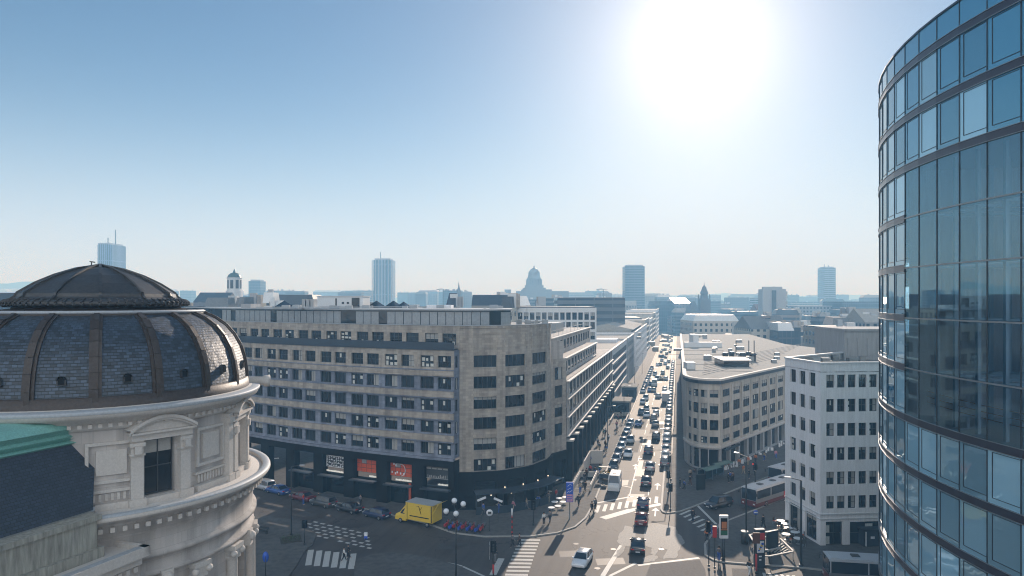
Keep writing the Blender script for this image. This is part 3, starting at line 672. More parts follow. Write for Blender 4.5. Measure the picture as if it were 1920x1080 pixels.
# ================================================================== street block with stepped-back floors
B1 = empty('office_block', tuple(ST(-18.5, 117)), 0, 'stepped street block with long white ledges and dark window rows beside the curved office block', 'building')
w = MB(); tr = MB(); vc = MB()
def sfac(s, z0, z1, Za, Zb, rows_, wh, pitch, ww, piers=True):
    p0, p1 = ST(s, Za), ST(s, Zb); L = (p1 - p0).length; n = int(L / pitch); g0 = (L - n * pitch) / 2
    ops = [(g0 + i * pitch + (pitch - ww) / 2, g0 + i * pitch + (pitch + ww) / 2, z, z + wh) for z in rows_ for i in range(n)]
    facade(w, B1, p0, p1, z0, z1, ops, .07, fr='frame', gl='glassdark', nx=2, styles=(0,))
    if piers:
        for i in range(n + 1):
            c = p0 + SD * (g0 + i * pitch); tr.box(-.3, .3, -.12, .12, z0, z1, 0, Matrix.Translation(c) @ Matrix.Rotation(-TH, 4, 'Z') @ Matrix.Rotation(R(90), 4, 'Z'))
sfac(-18.5, 7.6, 17.2, 116.9, 198, (14.6, 11.5, 8.4), 2.2, 4.4, 3.3)
sfac(-20.2, 17.2, 20.5, 120, 174, (18.0,), 1.9, 4.2, 2.5, False)
sfac(-22.6, 20.5, 24.1, 124, 181, (21.4,), 1.9, 4.2, 2.5, False)
def sbox(mb, s0, s1, Za, Zb, z0, z1, mi=0):
    pp = [ST(s0, Za), ST(s1, Za), ST(s1, Zb), ST(s0, Zb)]; mb.prism([(p.x, p.y) for p in pp], z0, z1, mi)
for z in (17.1, 14.05, 10.95, 7.75): sbox(tr, -18.6, -18.05, 117.0, 198, z, z + .2); 

sbox(tr, -20.25, -19.7, 120.1, 174, 20.45, 20.62); sbox(tr, -22.65, -22.1, 124.1, 181, 24.05, 24.25); sbox(tr, -20.3, -20.0, 120.1, 174, 17.5, 17.6)
sbox(w, -40, -22.7, 124, 181, 18, 24.1); sbox(w, -22.8, -20.3, 120.1, 174, 17.1, 20.5); sbox(w, -40, -18.95, 117.2, 198, 16.9, 17.15); 
facade(w, None, (6.5, 118.5), (9.0, 120.6), 17, 24.0, [])
w.build('wall', MT['cream'], B1, world=True); tr.build('ledge', MT['trim'], B1, world=True)
b = MB()
for i in range(14):                       # arcade piers with pale caps
    t0 = 117.3 + i * 5.9; sbox(b, -18.9, -17.6, t0, t0 + 1.5, .1, 6.9)
sbox(b, -22, -19.6, 117.3, 198, .1, 7.6)
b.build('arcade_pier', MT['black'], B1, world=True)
b = MB()
for i in range(14): t0 = 117.2 + i * 5.9; sbox(b, -18.9, -17.4, t0 - .1, t0 + 1.6, 6.9, 7.2)
b.build('pier_cap', MT['trim'], B1, world=True)
b = MB(); sbox(b, -18.6, -18.3, 117, 117.2, 7, 7.1)
for i in range(10): t0 = 128 + i * 5.2; p = ST(-23.5, t0); b.bar(p + Vector((0, 0, 24.1)), p + Vector((0, 0, 25.3)), .06); 
sbox(b, -23.55, -23.45, 128, 175, 25.2, 25.3); sbox(b, -30, -26, 150, 160, 24.1, 26.2); b.build('roof_rail', MT['metal'], B1, world=True)
# blocks further along the left side
def street_block(label, s, Za, Zb, depth, h, rows_, wh, pitch, ww, m, roofm, side=1, band=True, group=None):
    base = ST(s, (Za + Zb) / 2); e = empty('street_building', tuple(base), 0, label, 'building', group); w = MB()
    p0, p1 = (ST(s, Za), ST(s, Zb)) if side > 0 else (ST(s, Zb), ST(s, Za)); L = (p1 - p0).length; n = int(L / pitch); g0 = (L - n * pitch) / 2
    ops = [(g0 + i * pitch + (pitch - ww) / 2, g0 + i * pitch + (pitch + ww) / 2, z, z + wh) for z in rows_ for i in range(n)]
    facade(w, e, p0, p1, .1, h, ops, .07, gl='glassdark', styles=(0,))
    sbk = s - depth * side
    q0, q1 = ST(sbk, Za), ST(sbk, Zb)
    fr0 = ST(s, Za)
    if side > 0: facade(w, None, q0, fr0, .1, h, []); facade(w, None, ST(s, Zb), q1, .1, h, [])
    else: facade(w, None, fr0, q0, .1, h, []); facade(w, None, q1, ST(s, Zb), .1, h, [])
    w.build('wall', m, e, world=True); b = MB(); pp = [ST(s, Za), ST(s, Zb), ST(sbk, Zb), ST(sbk, Za)]; b.prism([(p.x, p.y) for p in pp], h - .4, h - .38); b.build('roof', roofm, e, world=True)
    b = MB(); k = .35 * side
    sbox(b, s - k, s + k * .7, Za, Zb, h, h + .35)
    if band:
        for z in rows_: sbox(b, s - .05, s + .25 * side, Za + .05, Zb - .05, z - .55, z - .35)
    b.build('cornice', MT['trim'], e, world=True); return e
e = street_block('low white banded block past the stepped block, with a sunken roof terrace', -18.5, 198.2, 254, 22, 16.8, (13.2, 10.2, 7.2, 4.3), 1.9, 3.2, 2.5, MT['white'], MT['roofgrey'])
b = MB(); sbox(b, -38, -21, 240, 250, 16.4, 17.6); sbox(b, -38, -34, 205, 240, 16.4, 18.2); b.build('stair_head', MT['palegrey'], e, world=True)
e = street_block('grey corner block with pale folded roof beyond the white banded block', -17.5, 290, 395, 26, 17.8, (14.2, 11, 7.8, 4.6), 1.7, 5.5, 1.2, MT['palegrey'], MT['roofbeige'], band=False)
b = MB(); sbox(b, -40, -20, 300, 380, 17.6, 18.6)
pp = [ST(-42, 300, 18.6), ST(-19, 300, 18.6), ST(-30, 300, 21)]; pq = [ST(-42, 380, 18.6), ST(-19, 380, 18.6), ST(-30, 380, 21)]
b.face([pp[0], pp[2], pq[2], pq[0]]); b.face([pp[2], pp[1], pq[1], pq[2]]); b.face([pp[0], pp[1], pp[2]]); b.build('folded_roof', MT['roofbeige'], e, world=True)
street_block('blank grey block set between two pale street blocks', -18.2, 254.4, 289.6, 24, 17.0, (13.6, 10.4, 7.2), 1.8, 4.4, 1.6, MT['concrete'], MT['roofbeige'], band=False)
for k, (za, zb, h) in enumerate(((397, 450, 20), (452, 500, 19), (502, 560, 22), (562, 640, 24))):
    street_block(['tall hazy block rising over the far end of the left pavement', 'lower hazy block between two taller ones down the street', 'tallest blue hazy block near the street bend', 'last hazy block on the left where the street bends'][k], -18.5 + k * .4, za, zb, 24, h, [h - 4 - i * 3.4 for i in range(6)], 1.9, 3.6, 1.9, MT['palegrey'] if k % 2 else MT['beigeb'], MT['roofgrey'])
# ================================================================== rounded stone building right of the street
B2 = empty('corner_building', (36, 128, 0), 0, 'beige stone building with rounded corner and broad pale flat roof right of the boulevard', 'building')
H2 = 16.7; w = MB()
side0 = ST(1.2, 300); c0 = (33.5, 132.6)
arcB = [(33.3, 129.8), (33.6, 127.6), (34.5, 125.8), (35.9, 124.8), (37.9, 124.5)]
wing = []; d = Vector((60.4 - 37.9, 151 - 124.5, 0)); Lw = d.length; d.normalize()
ends = (37.9 + d.x * (Lw + 12), 124.5 + d.y * (Lw + 12))
Ls = (Vector(c0) - Vector(side0[:2])).length
facade(w, B2, side0[:2], c0, .1, H2, [(Ls - 3 - k * 5, Ls - 1.4 - k * 5, z, z + 1.7) for k in range(14) for z in (5.4, 8.4, 11.3)], .3)
brow = [(13.4, 1.35), (10.4, 1.9), (7.4, 1.9), (5.0, 1.25)]
pth = [c0] + arcB
for i in range(len(pth) - 1):
    L = (Vector(pth[i + 1]) - Vector(pth[i])).length
    facade(w, B2, pth[i], pth[i + 1], 4.3, H2, [(.25, L - .25, z, z + h) for z, h in brow] if i > 0 else [], .3, fr='frame')
nW = 9; pit = Lw / 7.2
facade(w, B2, (37.9, 124.5), ends, 4.3, H2, [(1.05 + i * pit, 1.05 + i * pit + 3.4, z, z + h) for i in range(nW) for z, h in brow], .14, fr='frame', nx=3)
w.face([(*ends, 4.3), (ends[0] + 30, ends[1] + 40, 4.3), (ends[0] + 30, ends[1] + 40, H2), (*ends, H2)])
w.build('wall', MT['beigeb'], B2, world=True)
b = MB(); n = Vector((d.y, -d.x, 0))
for i in range(nW + 1):                   # vertical fins between the windows of the wing
    p = Vector((37.9, 124.5, 0)) + d * (.5 + i * pit) + n * .04; b.box(-.4, .4, -.14, .14, 4.3, 15.4, 0, Matrix.Translation(p) @ Matrix.Rotation(math.atan2(d.y, d.x), 4, 'Z'))
b.build('pilaster', MT['beigeb'], B2, world=True)
b = MB(); allp = [c0] + arcB + [ends]
ribbon(b, [ST(1.2, 300)[:2]] + allp, -.1, .28, 15.9, 16.5); b.build('gutter', MT['darkband'], B2, world=True)
b = MB(); ribbon(b, [ST(1.2, 300)[:2]] + allp, -.4, .35, 16.5, 16.85); ribbon(b, allp, -.1, .3, 4.2, 4.6); b.build('cornice', MT['creamtrim'], B2, world=True)
b = MB()
pl = [p for p in allp] + [(ends[0] + 28, ends[1] + 38), (92, 230), (104, 300), tuple(ST(1.2, 300)[:2])]
b.prism([(p[0], p[1]) for p in pl], 16.4, 16.6); b.build('roof', MT['roofbeige'], B2, world=True)
b = MB()
for k in range(8):                        # roof seams and upstands
    b.bar((37 + k * 1.2, 133 + k * 4, 16.63), (66 + k * 5, 172 + k * 9, 16.63), .12, .08)
for k in range(5): b.bar((36 + k * 1.5, 142 + k * 14, 16.63), (50 + k * 3, 140 + k * 15, 16.63), .12, .08)
b.build('roof_seam', MT['roofgrey'], B2, world=True)
b = MB(); x0, x1 = P(1352, 152), P(1404, 152); b.prism([(x0, 150), (x1 - .6, 150), (x1 + 1, 158), (x0 + .6, 159)], 16.6, 17.9); b.build('skylight', MT['glass'], B2, world=True)
b = MB(); b.prism([(x0 - .3, 149.6), (x1 - .2, 149.6), (x1 + 1.3, 158.4), (x0 + .3, 159.4)], 17.9, 18.1); b.build('skylight_frame', MT['zinc'], B2, world=True)
b = MB()
for px, Z in ((1360, 165), (1372, 168), (1392, 165), (1404, 168), (1412, 164)): b.cyl((P(px, Z), Z), .7, 16.6, 18.2, 10); b.cyl((P(px, Z), Z), 1.0, 18.2, 18.6, 10, r2=.5)
for px in (1380, 1404, 1414): b.bar((P(px, 166), 166, 16.6), (P(px, 166), 166, 21.5), .18)
b.build('roof_vent', MT['lead'], B2, world=True)
b = MB(); b.box(P(1288, 145), P(1304, 145), 145, 148, 16.6, 18.0); b.box(P(1300, 215), P(1310, 215), 215, 220, 16.6, 20.5); b.box(P(1306, 200), P(1352, 215), 214, 215, 16.6, 18.2); b.build('roof_hatch', MT['white'], B2, world=True)
b = MB(); random.seed(61)
for k in range(34):
    x = random.uniform(38, 84); y = random.uniform(150, 280)
    if x > 40 + (y - 132) * .8: continue
    s_ = random.uniform(.5, 1.6); b.box(x, x + s_ * 1.4, y, y + s_, 16.6, 16.6 + random.uniform(.5, 1.6))
b.build('roof_equipment', MT['metal'], B2, world=True)
# shop floor of that building: dark recess, pale goods behind glass
b = MB(); pth2 = allp
for i in range(len(pth2) - 1):
    L = (Vector(pth2[i + 1]) - Vector(pth2[i])).length
    if L > 8:
        facade(b, None, pth2[i], pth2[i + 1], .1, 4.2, [(.8 + k * 4.3, 4.4 + k * 4.3, .3, 3.9) for k in range(int(L / 4.3))], .8)
    else: facade(b, None, pth2[i], pth2[i + 1], .1, 4.2, [(.1, L - .1, .3, 3.9)] if L > 1.5 else [], .5)
b.build('shop_floor', MT['concrete'], B2, world=True)
b = MB(); pin = offset_path(allp, -.7)
for p, q in zip(pin, pin[1:]): b.face([(*p, .1), (*q, .1), (*q, 4.0), (*p, 4.0)])
b.build('shopfront', MT['glassdark'], B2, world=True)
b = MB()
pp = Vector((37.9, 124.5, 0))
for k in range(30):
    u = random.uniform(.8, Lw); q = pp + d * u + n * random.uniform(.5, 1.3); s_ = random.uniform(.2, .6); b.box(q.x, q.x + s_, q.y, q.y + .2, .15, .15 + random.uniform(.3, 1.0))
tag(b.build('shop_display', MT['whitesig'], B2, world=True))
b = MB(); b.box(1.0, 8.0, -.2, 0, 3.5, 3.9, 0, Matrix.Translation(pp + n * .45) @ Matrix.Rotation(math.atan2(d.y, d.x), 4, 'Z')); b.build('awning', MT['darkband'], B2, world=True)

# ================================================================== white grid building on the right
B3 = empty('office_building', (39, 86.3, 0), 0, 'pale grey office building with regular square windows beside the curved glass tower', 'building')
w = MB(); H3 = 23.1
cA, cB, cC = (37.8, 94.5), (39.0, 86.3), (58.5, 88.0)
rw = [20.05 - 3.07 * k for k in range(6)]
L = (Vector(cB) - Vector(cA)).length
facade(w, B3, cA, cB, .1, H3, [(1.3 + k * 2.25, 2.65 + k * 2.25, z, z + 1.75) for k in range(3) for z in rw] + [(1.0, 4.2, .3, 3.6), (4.9, 7.4, .3, 3.6)], .3, nx=2, fr='frame')
L = (Vector(cC) - Vector(cB)).length
facade(w, B3, cB, cC, .1, H3, [(.78 + k * 1.43, .78 + k * 1.43 + 1.08, z, z + 1.65) for k in range(13) for z in rw] + [(.7, 2.95, .12, 3.1), (3.9, 8.2, .12, 3.0), (9.5, 14, .12, 3.0)], .32, nx=2, ny=2, fr='frame', gl='glass')
dR = Vector((.78, .62, 0)); e2 = (37.8 + dR.x * 34, 94.5 + dR.y * 34)
facade(w, None, e2, cA, .1, H3, []); w.build('wall', MT['palegrey'], B3, world=True)
b = MB(); b.prism([cA, cB, cC, (64, 100), e2], 22.0, 22.1); b.build('roof', MT['roofgrey'], B3, world=True)
b = MB(); random.seed(62)
for k in range(9):
    x = random.uniform(41, 50); y = 91 + k * 1.2 + (x - 38) * .5; s_ = random.uniform(.4, 1.1); b.box(x, x + s_ * 1.5, y, y + s_, 22.1, 22.1 + random.uniform(.4, 1.1))
b.build('roof_equipment', MT['metal'], B3, world=True)
b = MB(); ribbon(b, [e2, cA, cB, cC], -.4, .12, 23.1, 23.3); ribbon(b, [cA, cB, cC], -.05, .12, 4.0, 4.12); ribbon(b, [cA, cB, cC], -.05, .1, 3.4, 3.5); b.build('parapet_cap', MT['white'], B3, world=True)
b = MB(); x0 = P(1583, 104); b.box(x0, x0 + 16, 104, 114, 22.1, 26.5); 
for k in range(5): b.box(x0 + .5 + k * 1.5, x0 + 1.7 + k * 1.5, 103.93, 104, 22.7, 25.4)
b.box(x0 - .1, x0 + 16.1, 103.8, 114, 26.5, 26.8); b.build('stair_tower', MT['concrete'], B3, world=True)
b = MB(); dd = (Vector(cC) - Vector(cB)).normalized(); M3 = Matrix.Translation(Vector((*cB, 0))) @ Matrix.Rotation(math.atan2(dd.y, dd.x), 4, 'Z')
b.box(5.2, 8.1, -.9, .25, .1, 2.1, 0, M3); b.box(5.0, 8.2, -1.1, .25, 2.1, 2.3, 0, M3); b.build('entrance_kiosk', MT['darkband'], B3, world=True)
b = MB(); b.box(5.4, 5.5, -1.0, -.9, .2, 2.0, 0, M3); b.box(6.1, 6.6, -.95, -.9, 1.1, 1.4, 0, M3); b.build('kiosk_frame', MT['whitesig'], B3, world=True)

# ================================================================== curved glass tower
T = empty('glass_tower', (66.55, 42.23, 0), 0, 'tall curved tower clad in blue glass with dark floor bands on the right', 'tower')
RT = 38.63; A0 = 3.25629584; DA = -.0627255
def tp(a, r=RT): return (66.5467 + r * math.cos(a), 42.2275 + r * math.sin(a))
FH = 3.62; hb = [47.9 - FH * k for k in range(13)]
def coated(name, base, low, f0=2.4, rough=.015, wob=.012):
    m = bpy.data.materials.new(name); m.use_nodes = True; t = m.node_tree; t.nodes.clear(); o = N(t, 'ShaderNodeOutputMaterial')
    g = N(t, 'ShaderNodeNewGeometry'); oi = N(t, 'ShaderNodeObjectInfo'); fr = N(t, 'ShaderNodeFresnel'); fr.inputs[0].default_value = f0
    nz = N(t, 'ShaderNodeTexNoise'); nz.inputs['Scale'].default_value = .7; nz.inputs['Detail'].default_value = 1; t.links.new(g.outputs['Position'], nz.inputs[0])
    bp = N(t, 'ShaderNodeBump'); bp.inputs['Strength'].default_value = wob; bp.inputs['Distance'].default_value = 1; t.links.new(nz.outputs[0], bp.inputs['Height'])
    df = N(t, 'ShaderNodeBsdfDiffuse'); mr = N(t, 'ShaderNodeMapRange'); mr.inputs[3].default_value = .6; mr.inputs[4].default_value = 1.4; t.links.new(oi.outputs['Random'], mr.inputs[0])
    sc = N(t, 'ShaderNodeVectorMath', operation='SCALE'); sc.inputs[0].default_value = base; t.links.new(mr.outputs[0], sc.inputs['Scale']); t.links.new(sc.outputs[0], df.inputs[0])
    gl = N(t, 'ShaderNodeBsdfGlossy'); gl.inputs[1].default_value = rough; t.links.new(bp.outputs[0], gl.inputs['Normal'])
    mc = N(t, 'ShaderNodeMix', data_type='RGBA'); lw = N(t, 'ShaderNodeLayerWeight'); lw.inputs[0].default_value = .35; t.links.new(lw.outputs['Facing'], mc.inputs[0]); mc.inputs[6].default_value = (*low, 1); mc.inputs[7].default_value = (1, 1, 1, 1); t.links.new(mc.outputs[2], gl.inputs[0])
    mx = N(t, 'ShaderNodeMixShader'); t.links.new(fr.outputs[0], mx.inputs[0]); t.links.new(df.outputs[0], mx.inputs[1]); t.links.new(gl.outputs[0], mx.inputs[2]); t.links.new(mx.outputs[0], o.inputs[0])
    return m
gt = coated('tower_glass', (.035, .16, .27), (.42, .86, 1), 3.8)
gt2 = coated('tower_blind_glass', (.32, .54, .66), (.62, .92, 1), 3.4)
gs = mat('tower_spandrel', (.055, .05, .065), .3, metal=.2)
mul = mat('tower_mullion', (.05, .055, .065), .35, metal=.5)
clr = bpy.data.materials.new('clear_glass'); clr.use_nodes = True; t = clr.node_tree; t.nodes.clear()
o_ = N(t, 'ShaderNodeOutputMaterial'); tr_ = N(t, 'ShaderNodeBsdfTransparent'); tr_.inputs[0].default_value = (.78, .9, 1, 1); gl_ = N(t, 'ShaderNodeBsdfGlossy'); gl_.inputs[1].default_value = .02; gl_.inputs[0].default_value = (.5, .82, 1, 1)
fr_ = N(t, 'ShaderNodeFresnel'); fr_.inputs[0].default_value = 3.0; mxs = N(t, 'ShaderNodeMixShader'); t.links.new(fr_.outputs[0], mxs.inputs[0]); t.links.new(tr_.outputs[0], mxs.inputs[1]); t.links.new(gl_.outputs[0], mxs.inputs[2]); t.links.new(mxs.outputs[0], o_.inputs[0])
NF = 13
ATR = lambda j, k: (j <= 4 and 2 <= k <= 6)        # open atrium behind clear glass
# columns j = -8..46 ; j=0 starts at x=1912 and goes left/away
cnt = 0; rest = MB()
def pane(j, k):
    a, b_ = A0 + DA * j, A0 + DA * (j + 1); z1 = hb[k] - .25; z0 = z1 - (FH - .5); m = .05
    p, q = Vector((*tp(a), 0)), Vector((*tp(b_), 0)); return p, q, z0, z1
panes = []
for j in range(-6, 30):
    for k in range(NF):
        panes.append((j, k))
vis = [(j, k) for j, k in panes if -1 <= j <= 8 and k <= 9]
for (j, k) in panes:
    p, q, z0, z1 = pane(j, k); d_ = (p - q); L = d_.length; d_.normalize(); n_ = Vector((-d_.y, d_.x, 0))
    n_ = (p + q) / 2 - Vector((66.5467, 42.2275, 0)); n_.normalize()
    at = ATR(j, k)
    if at: z0, z1 = z0 - .28, z1 + .28
    mb = MB() if (j, k) in vis else rest
    e_ = n_ * -.04
    mb.face([tuple(q + Vector((0, 0, z0)) + e_), tuple(p + Vector((0, 0, z0)) + e_), tuple(p + Vector((0, 0, z1)) + e_), tuple(q + Vector((0, 0, z1)) + e_)], 1 if at else (2 if ((j * 5 + k * 3) % 7 in (1, 4) or k > 6 or (j > 4 and (j + k) % 3)) else 0))
    if mb is not rest:
        mats = [gt, clr, gt2]
        o = mb.build('glass_panel', mats, T, world=True); cnt += 1
        if not at:       # inner casement frame
            f = MB(); u = (p - q); 
            def pt_(s_, z, r_=-.03): return q + u * s_ + n_ * r_ + Vector((0, 0, z))
            s0, s1 = (.16, .98)
            zz0, zz1 = z0 + .35, z1 - .12
            for a_, c_ in ((pt_(s0, zz0), pt_(s1, zz0)), (pt_(s0, zz1), pt_(s1, zz1)), (pt_(s0, zz0), pt_(s0, zz1))): f.bar(a_, c_, .05, .03)
            f.build('casement', mul, T, world=True)
rest.build('glass_panel', [gt, clr, gt2], T, world=True)['kind'] = 'stuff'
# upper glass parapet ring
b = MB()
for j in range(-6, 30):
    a, c_ = A0 + DA * j, A0 + DA * (j + 1); p, q = tp(a, RT - .03), tp(c_, RT - .03); b.face([(*q, 48.2), (*p, 48.2), (*p, 49.75), (*q, 49.75)])
b.build('parapet_glass', gt, T, world=True)
b = MB(); fine = MB()
def ringband(mb, z0, z1, r, j0, j1):
    pth_ = [tp(A0 + DA * j, r) for j in range(j1, j0 - 1, -1)]
    for i in range(len(pth_) - 1):
        p, q = pth_[i], pth_[i + 1]; mb.face([(*p, z0), (*q, z0), (*q, z1), (*p, z1)])
        p2, q2 = tp(A0 + DA * (j1 - i), r - .25), tp(A0 + DA * (j1 - i - 1), r - .25)
        mb.face([(*p, z1), (*q, z1), (*q2, z1), (*p2, z1)]); mb.face([(*q, z0), (*p, z0), (*p2, z0), (*q2, z0)])
for k in range(NF + 1):
    z = 47.9 - FH * k; j0 = 5 if k in (3, 4, 5, 6) else -6
    ringband(b, z - .25, z + .25, RT + .03, j0, 30)
    ringband(fine, z - .27, z - .23, RT + .07, j0, 30); ringband(fine, z + .23, z + .27, RT + .07, j0, 30)
b.build('floor_band', gs, T, world=True); fine.build('band_edge', MT['metal'], T, world=True)
b = MB()
for k in (3, 4, 5, 6): ringband(b, 47.9 - FH * k - .05, 47.9 - FH * k + .05, RT + .02, -6, 5)
b.build('floor_line', MT['metal'], T, world=True)
b = MB(); ringband(b, 49.72, 49.85, RT + .06, -6, 30); b.build('coping', mul, T, world=True)
for j in range(-2, 10):
    b = MB(); p = tp(A0 + DA * j, RT - .02); b.bar((*p, 0), (*p, 49.7), .05, .05); b.build('mullion', mul, T, world=True)
b = MB()
for j in range(10, 31): p = tp(A0 + DA * j, RT - .02); b.bar((*p, 0), (*p, 49.7), .05, .05)
b.build('mullion', mul, T, world=True)
# interior: floor slabs, core, atrium steelwork and back wall
b = MB()
for k in range(NF + 1):
    z = 47.9 - FH * k; n_ = 36
    if 3 <= k <= 6:
        b.lathe([(.1, z - .15), (RT - 9, z - .15), (RT - 9, z + .15), (.1, z + .15)], 60, a0=A0 - .45 * 2, a1=A0 + .6, c=(66.5467, 42.2275), smooth=False)
        b.lathe([(.1, z - .15), (RT - .4, z - .15), (RT - .4, z + .15), (.1, z + .15)], 60, a0=1.2, a1=A0 + DA * 5, c=(66.5467, 42.2275), smooth=False)
    else: b.lathe([(.1, z - .15), (RT - .3, z - .15), (RT - .3, z + .15), (.1, z + .15)], 90, c=(66.5467, 42.2275), smooth=False)
b.build('floor_slab', MT['white'], T, world=True)
b = MB(); b.lathe([(RT - 10, 22), (RT - 10, 41)], 60, a0=A0 + DA * 5, a1=A0 + .5, c=(66.5467, 42.2275), smooth=False)
b.build('atrium_wall', facade_mat('atrium_facade', (.8, .85, .85), 2.6, 3.62, .55, .62), T, world=True)
b = MB()
p1, p2 = tp(A0 + DA * 5, RT - .3), tp(A0 + DA * 5, RT - 10); b.face([(*p1, 22), (*p2, 22), (*p2, 41), (*p1, 41)]); b.build('atrium_wall', MT['palegrey'], T, world=True)
b = MB(); stl = mat('blue_steel', (.3, .42, .52), .4, metal=.4)
for j in (0.0, 1.0, 2.0, 3.0, 4.0):
    for r in (RT - 1.2,):
        p = tp(A0 + DA * j, r); b.bar((*p, 22.5), (*p, 40.6), .22)
    p = tp(A0 + DA * (j + .4), RT - 5); b.bar((*p, 22.5), (*p, 40.6), .3)
for z in (26.1, 29.8, 33.4, 37.0):
    for j in range(-2, 5):
        b.bar((*tp(A0 + DA * j, RT - .5), z), (*tp(A0 + DA * (j + 1), RT - .5), z), .12, .16); b.bar((*tp(A0 + DA * j, RT - 1.2), z), (*tp(A0 + DA * j, RT - 9), z), .14, .2)
b.build('steel_frame', stl, T, world=True)
b = MB()
for z in (23.7, 24.1, 24.5):
    for j in range(-2, 5): b.bar((*tp(A0 + DA * j, RT - 1.5), z), (*tp(A0 + DA * (j + 1), RT - 1.5), z), .05)
b.build('handrail', mat('rail_wood', (.35, .14, .05), .5), T, world=True)
b = MB()
for k in range(26):
    j = random.uniform(0, 4.6); r = RT - random.uniform(6, 9); z = random.choice((22.9, 26.3, 30, 33.6)); p = tp(A0 + DA * j, r); b.box(p[0], p[0] + .6, p[1], p[1] + .9, z, z + random.uniform(.8, 2.4))
b.build('interior_fitting', MT['white'], T, world=True)

# ================================================================== domed stone building on the left
DC = Vector((-23.76, 39.39, 0)); cama = math.atan2(-DC.y, -DC.x)     # angle from the dome centre to the camera
D = empty('domed_building', tuple(DC), 0, 'cream stone rotunda with slate dome, lead ribs and round balcony on the left', 'building')
c = (DC.x, DC.y)
def da(deg): return cama + R(deg)         # positive = towards the right in the picture
b = MB(); prof = []
for i in range(15):
    t_ = i / 14; a = R(6 + 62 * t_); prof.append((8.25 * math.cos(a) ** .82, 26.55 + 4.55 * math.sin(a) / math.sin(R(68))))
prof = [(7.85, 26.5), (7.82, 27.2), (7.7, 27.9), (7.48, 28.55), (7.12, 29.15), (6.65, 29.65), (6.1, 30.02), (5.5, 30.28), (5.0, 30.4)]
prof = [(r_, 30.4 - (30.4 - z_) * 1.128) for r_, z_ in prof]
b.lathe(prof, 72, c=c, uvr=7.5); b.build('slate_dome', MT['slate'], D, world=True)
b = MB(); b.lathe([(8.05, 26.35), (7.98, 26.9), (7.8, 26.95)], 72, c=c); b.build('dome_base_flashing', MT['brownlead'], D, world=True)
for k in range(18):                       # raised ribs
    a = da(-1.5 + 20 * k); b = MB(); tx = Vector((-math.sin(a), math.cos(a), 0)); rd = Vector((math.cos(a), math.sin(a), 0))
    for (wd, ho) in ((.27, .07), (.12, .16)):
        for (r0, z0), (r1, z1) in zip(prof, prof[1:]):
            nn = Vector((z1 - z0, 0, 0)); ln = math.hypot(r1 - r0, z1 - z0); nr, nz = (z1 - z0) / ln, -(r1 - r0) / ln
            P0 = DC + rd * (r0 + nr * ho) + Vector((0, 0, z0 + nz * ho)); P1_ = DC + rd * (r1 + nr * ho) + Vector((0, 0, z1 + nz * ho))
            I0 = DC + rd * r0 + Vector((0, 0, z0)); I1 = DC + rd * r1 + Vector((0, 0, z1)); h_ = tx * wd
            b.face([tuple(P0 - h_), tuple(P0 + h_), tuple(P1_ + h_), tuple(P1_ - h_)], smooth=False); b.face([tuple(I0 - h_), tuple(P0 - h_), tuple(P1_ - h_), tuple(I1 - h_)]); b.face([tuple(P0 + h_), tuple(I0 + h_), tuple(I1 + h_), tuple(P1_ + h_)])
    b.build('rib', MT['brownlead'], D, world=True)
    if k in range(0, 18):                 # little vent dormer between ribs
        a2 = da(8.5 + 20 * k); r = 7.72; z = 27.05; rd2 = Vector((math.cos(a2), math.sin(a2), 0)); M4 = Matrix.Translation(DC + rd2 * r + Vector((0, 0, z))) @ Matrix.Rotation(a2 + math.pi / 2, 4, 'Z')
        b = MB(); b.box(-.2, .2, -.16, .3, 0, .24, 0, M4)
        for s_ in range(6):
            t0, t1 = R(s_ * 30), R(s_ * 30 + 30)
            b.face([tuple(M4 @ Vector((.2 * math.cos(t0), -.16, .24 + .2 * math.sin(t0)))), tuple(M4 @ Vector((.2 * math.cos(t0), .45, .24 + .2 * math.sin(t0)))), tuple(M4 @ Vector((.2 * math.cos(t1), .45, .24 + .2 * math.sin(t1)))), tuple(M4 @ Vector((.2 * math.cos(t1), -.16, .24 + .2 * math.sin(t1))))])
        b.box(-.13, .13, -.175, -.16, .04, .34, 1, M4); b.build('vent_dormer', [MT['lead'], MT['black']], D, world=True)
# collar, garland roll and ribbed cap
b = MB(); b.lathe([(5.45, 30.2), (5.5, 30.42), (5.15, 30.5), (4.55, 30.56), (4.2, 30.6), (4.15, 30.75)], 72, c=c); b.build('collar', MT['brownlead'], D, world=True)
b = MB(); b.lathe([(5.32, 30.25), (5.52, 30.38), (5.55, 30.45), (5.4, 30.52)], 72, c=c); b.build('collar_edge', MT['zinc'], D, world=True)
b = MB(); b.lathe([(4.1, 30.7), (4.45, 30.72), (4.6, 30.82), (4.6, 30.94), (4.45, 31.06), (4.15, 31.12)], 96, c=c); b.build('garland_roll', MT['lead'], D, world=True)
b = MB()
for k in range(72):
    a = da(k * 5); rd = Vector((math.cos(a), math.sin(a), 0)); tx = Vector((-math.sin(a), math.cos(a), 0)); q = [DC + rd * r + Vector((0, 0, z)) for r, z in ((4.48, 30.72), (4.64, 30.82), (4.64, 30.95), (4.48, 31.08), (4.2, 31.15))]
    for p0, p1 in zip(q, q[1:]): b.bar(p0 - tx * .05, p1 + tx * .05, .09, .06)
b.build('garland_leaf', MT['lead'], D, world=True)
b = MB(); cap = [(4.2, 31.1), (4.0, 31.25), (3.95, 31.42), (3.1, 32.0), (2.2, 32.46), (1.2, 32.83), (.35, 33.0), (.02, 33.08)]
b.lathe(cap, 12, a0=da(0), a1=da(360), c=c, smooth=False); b.build('cap', MT['lead'], D, world=True)
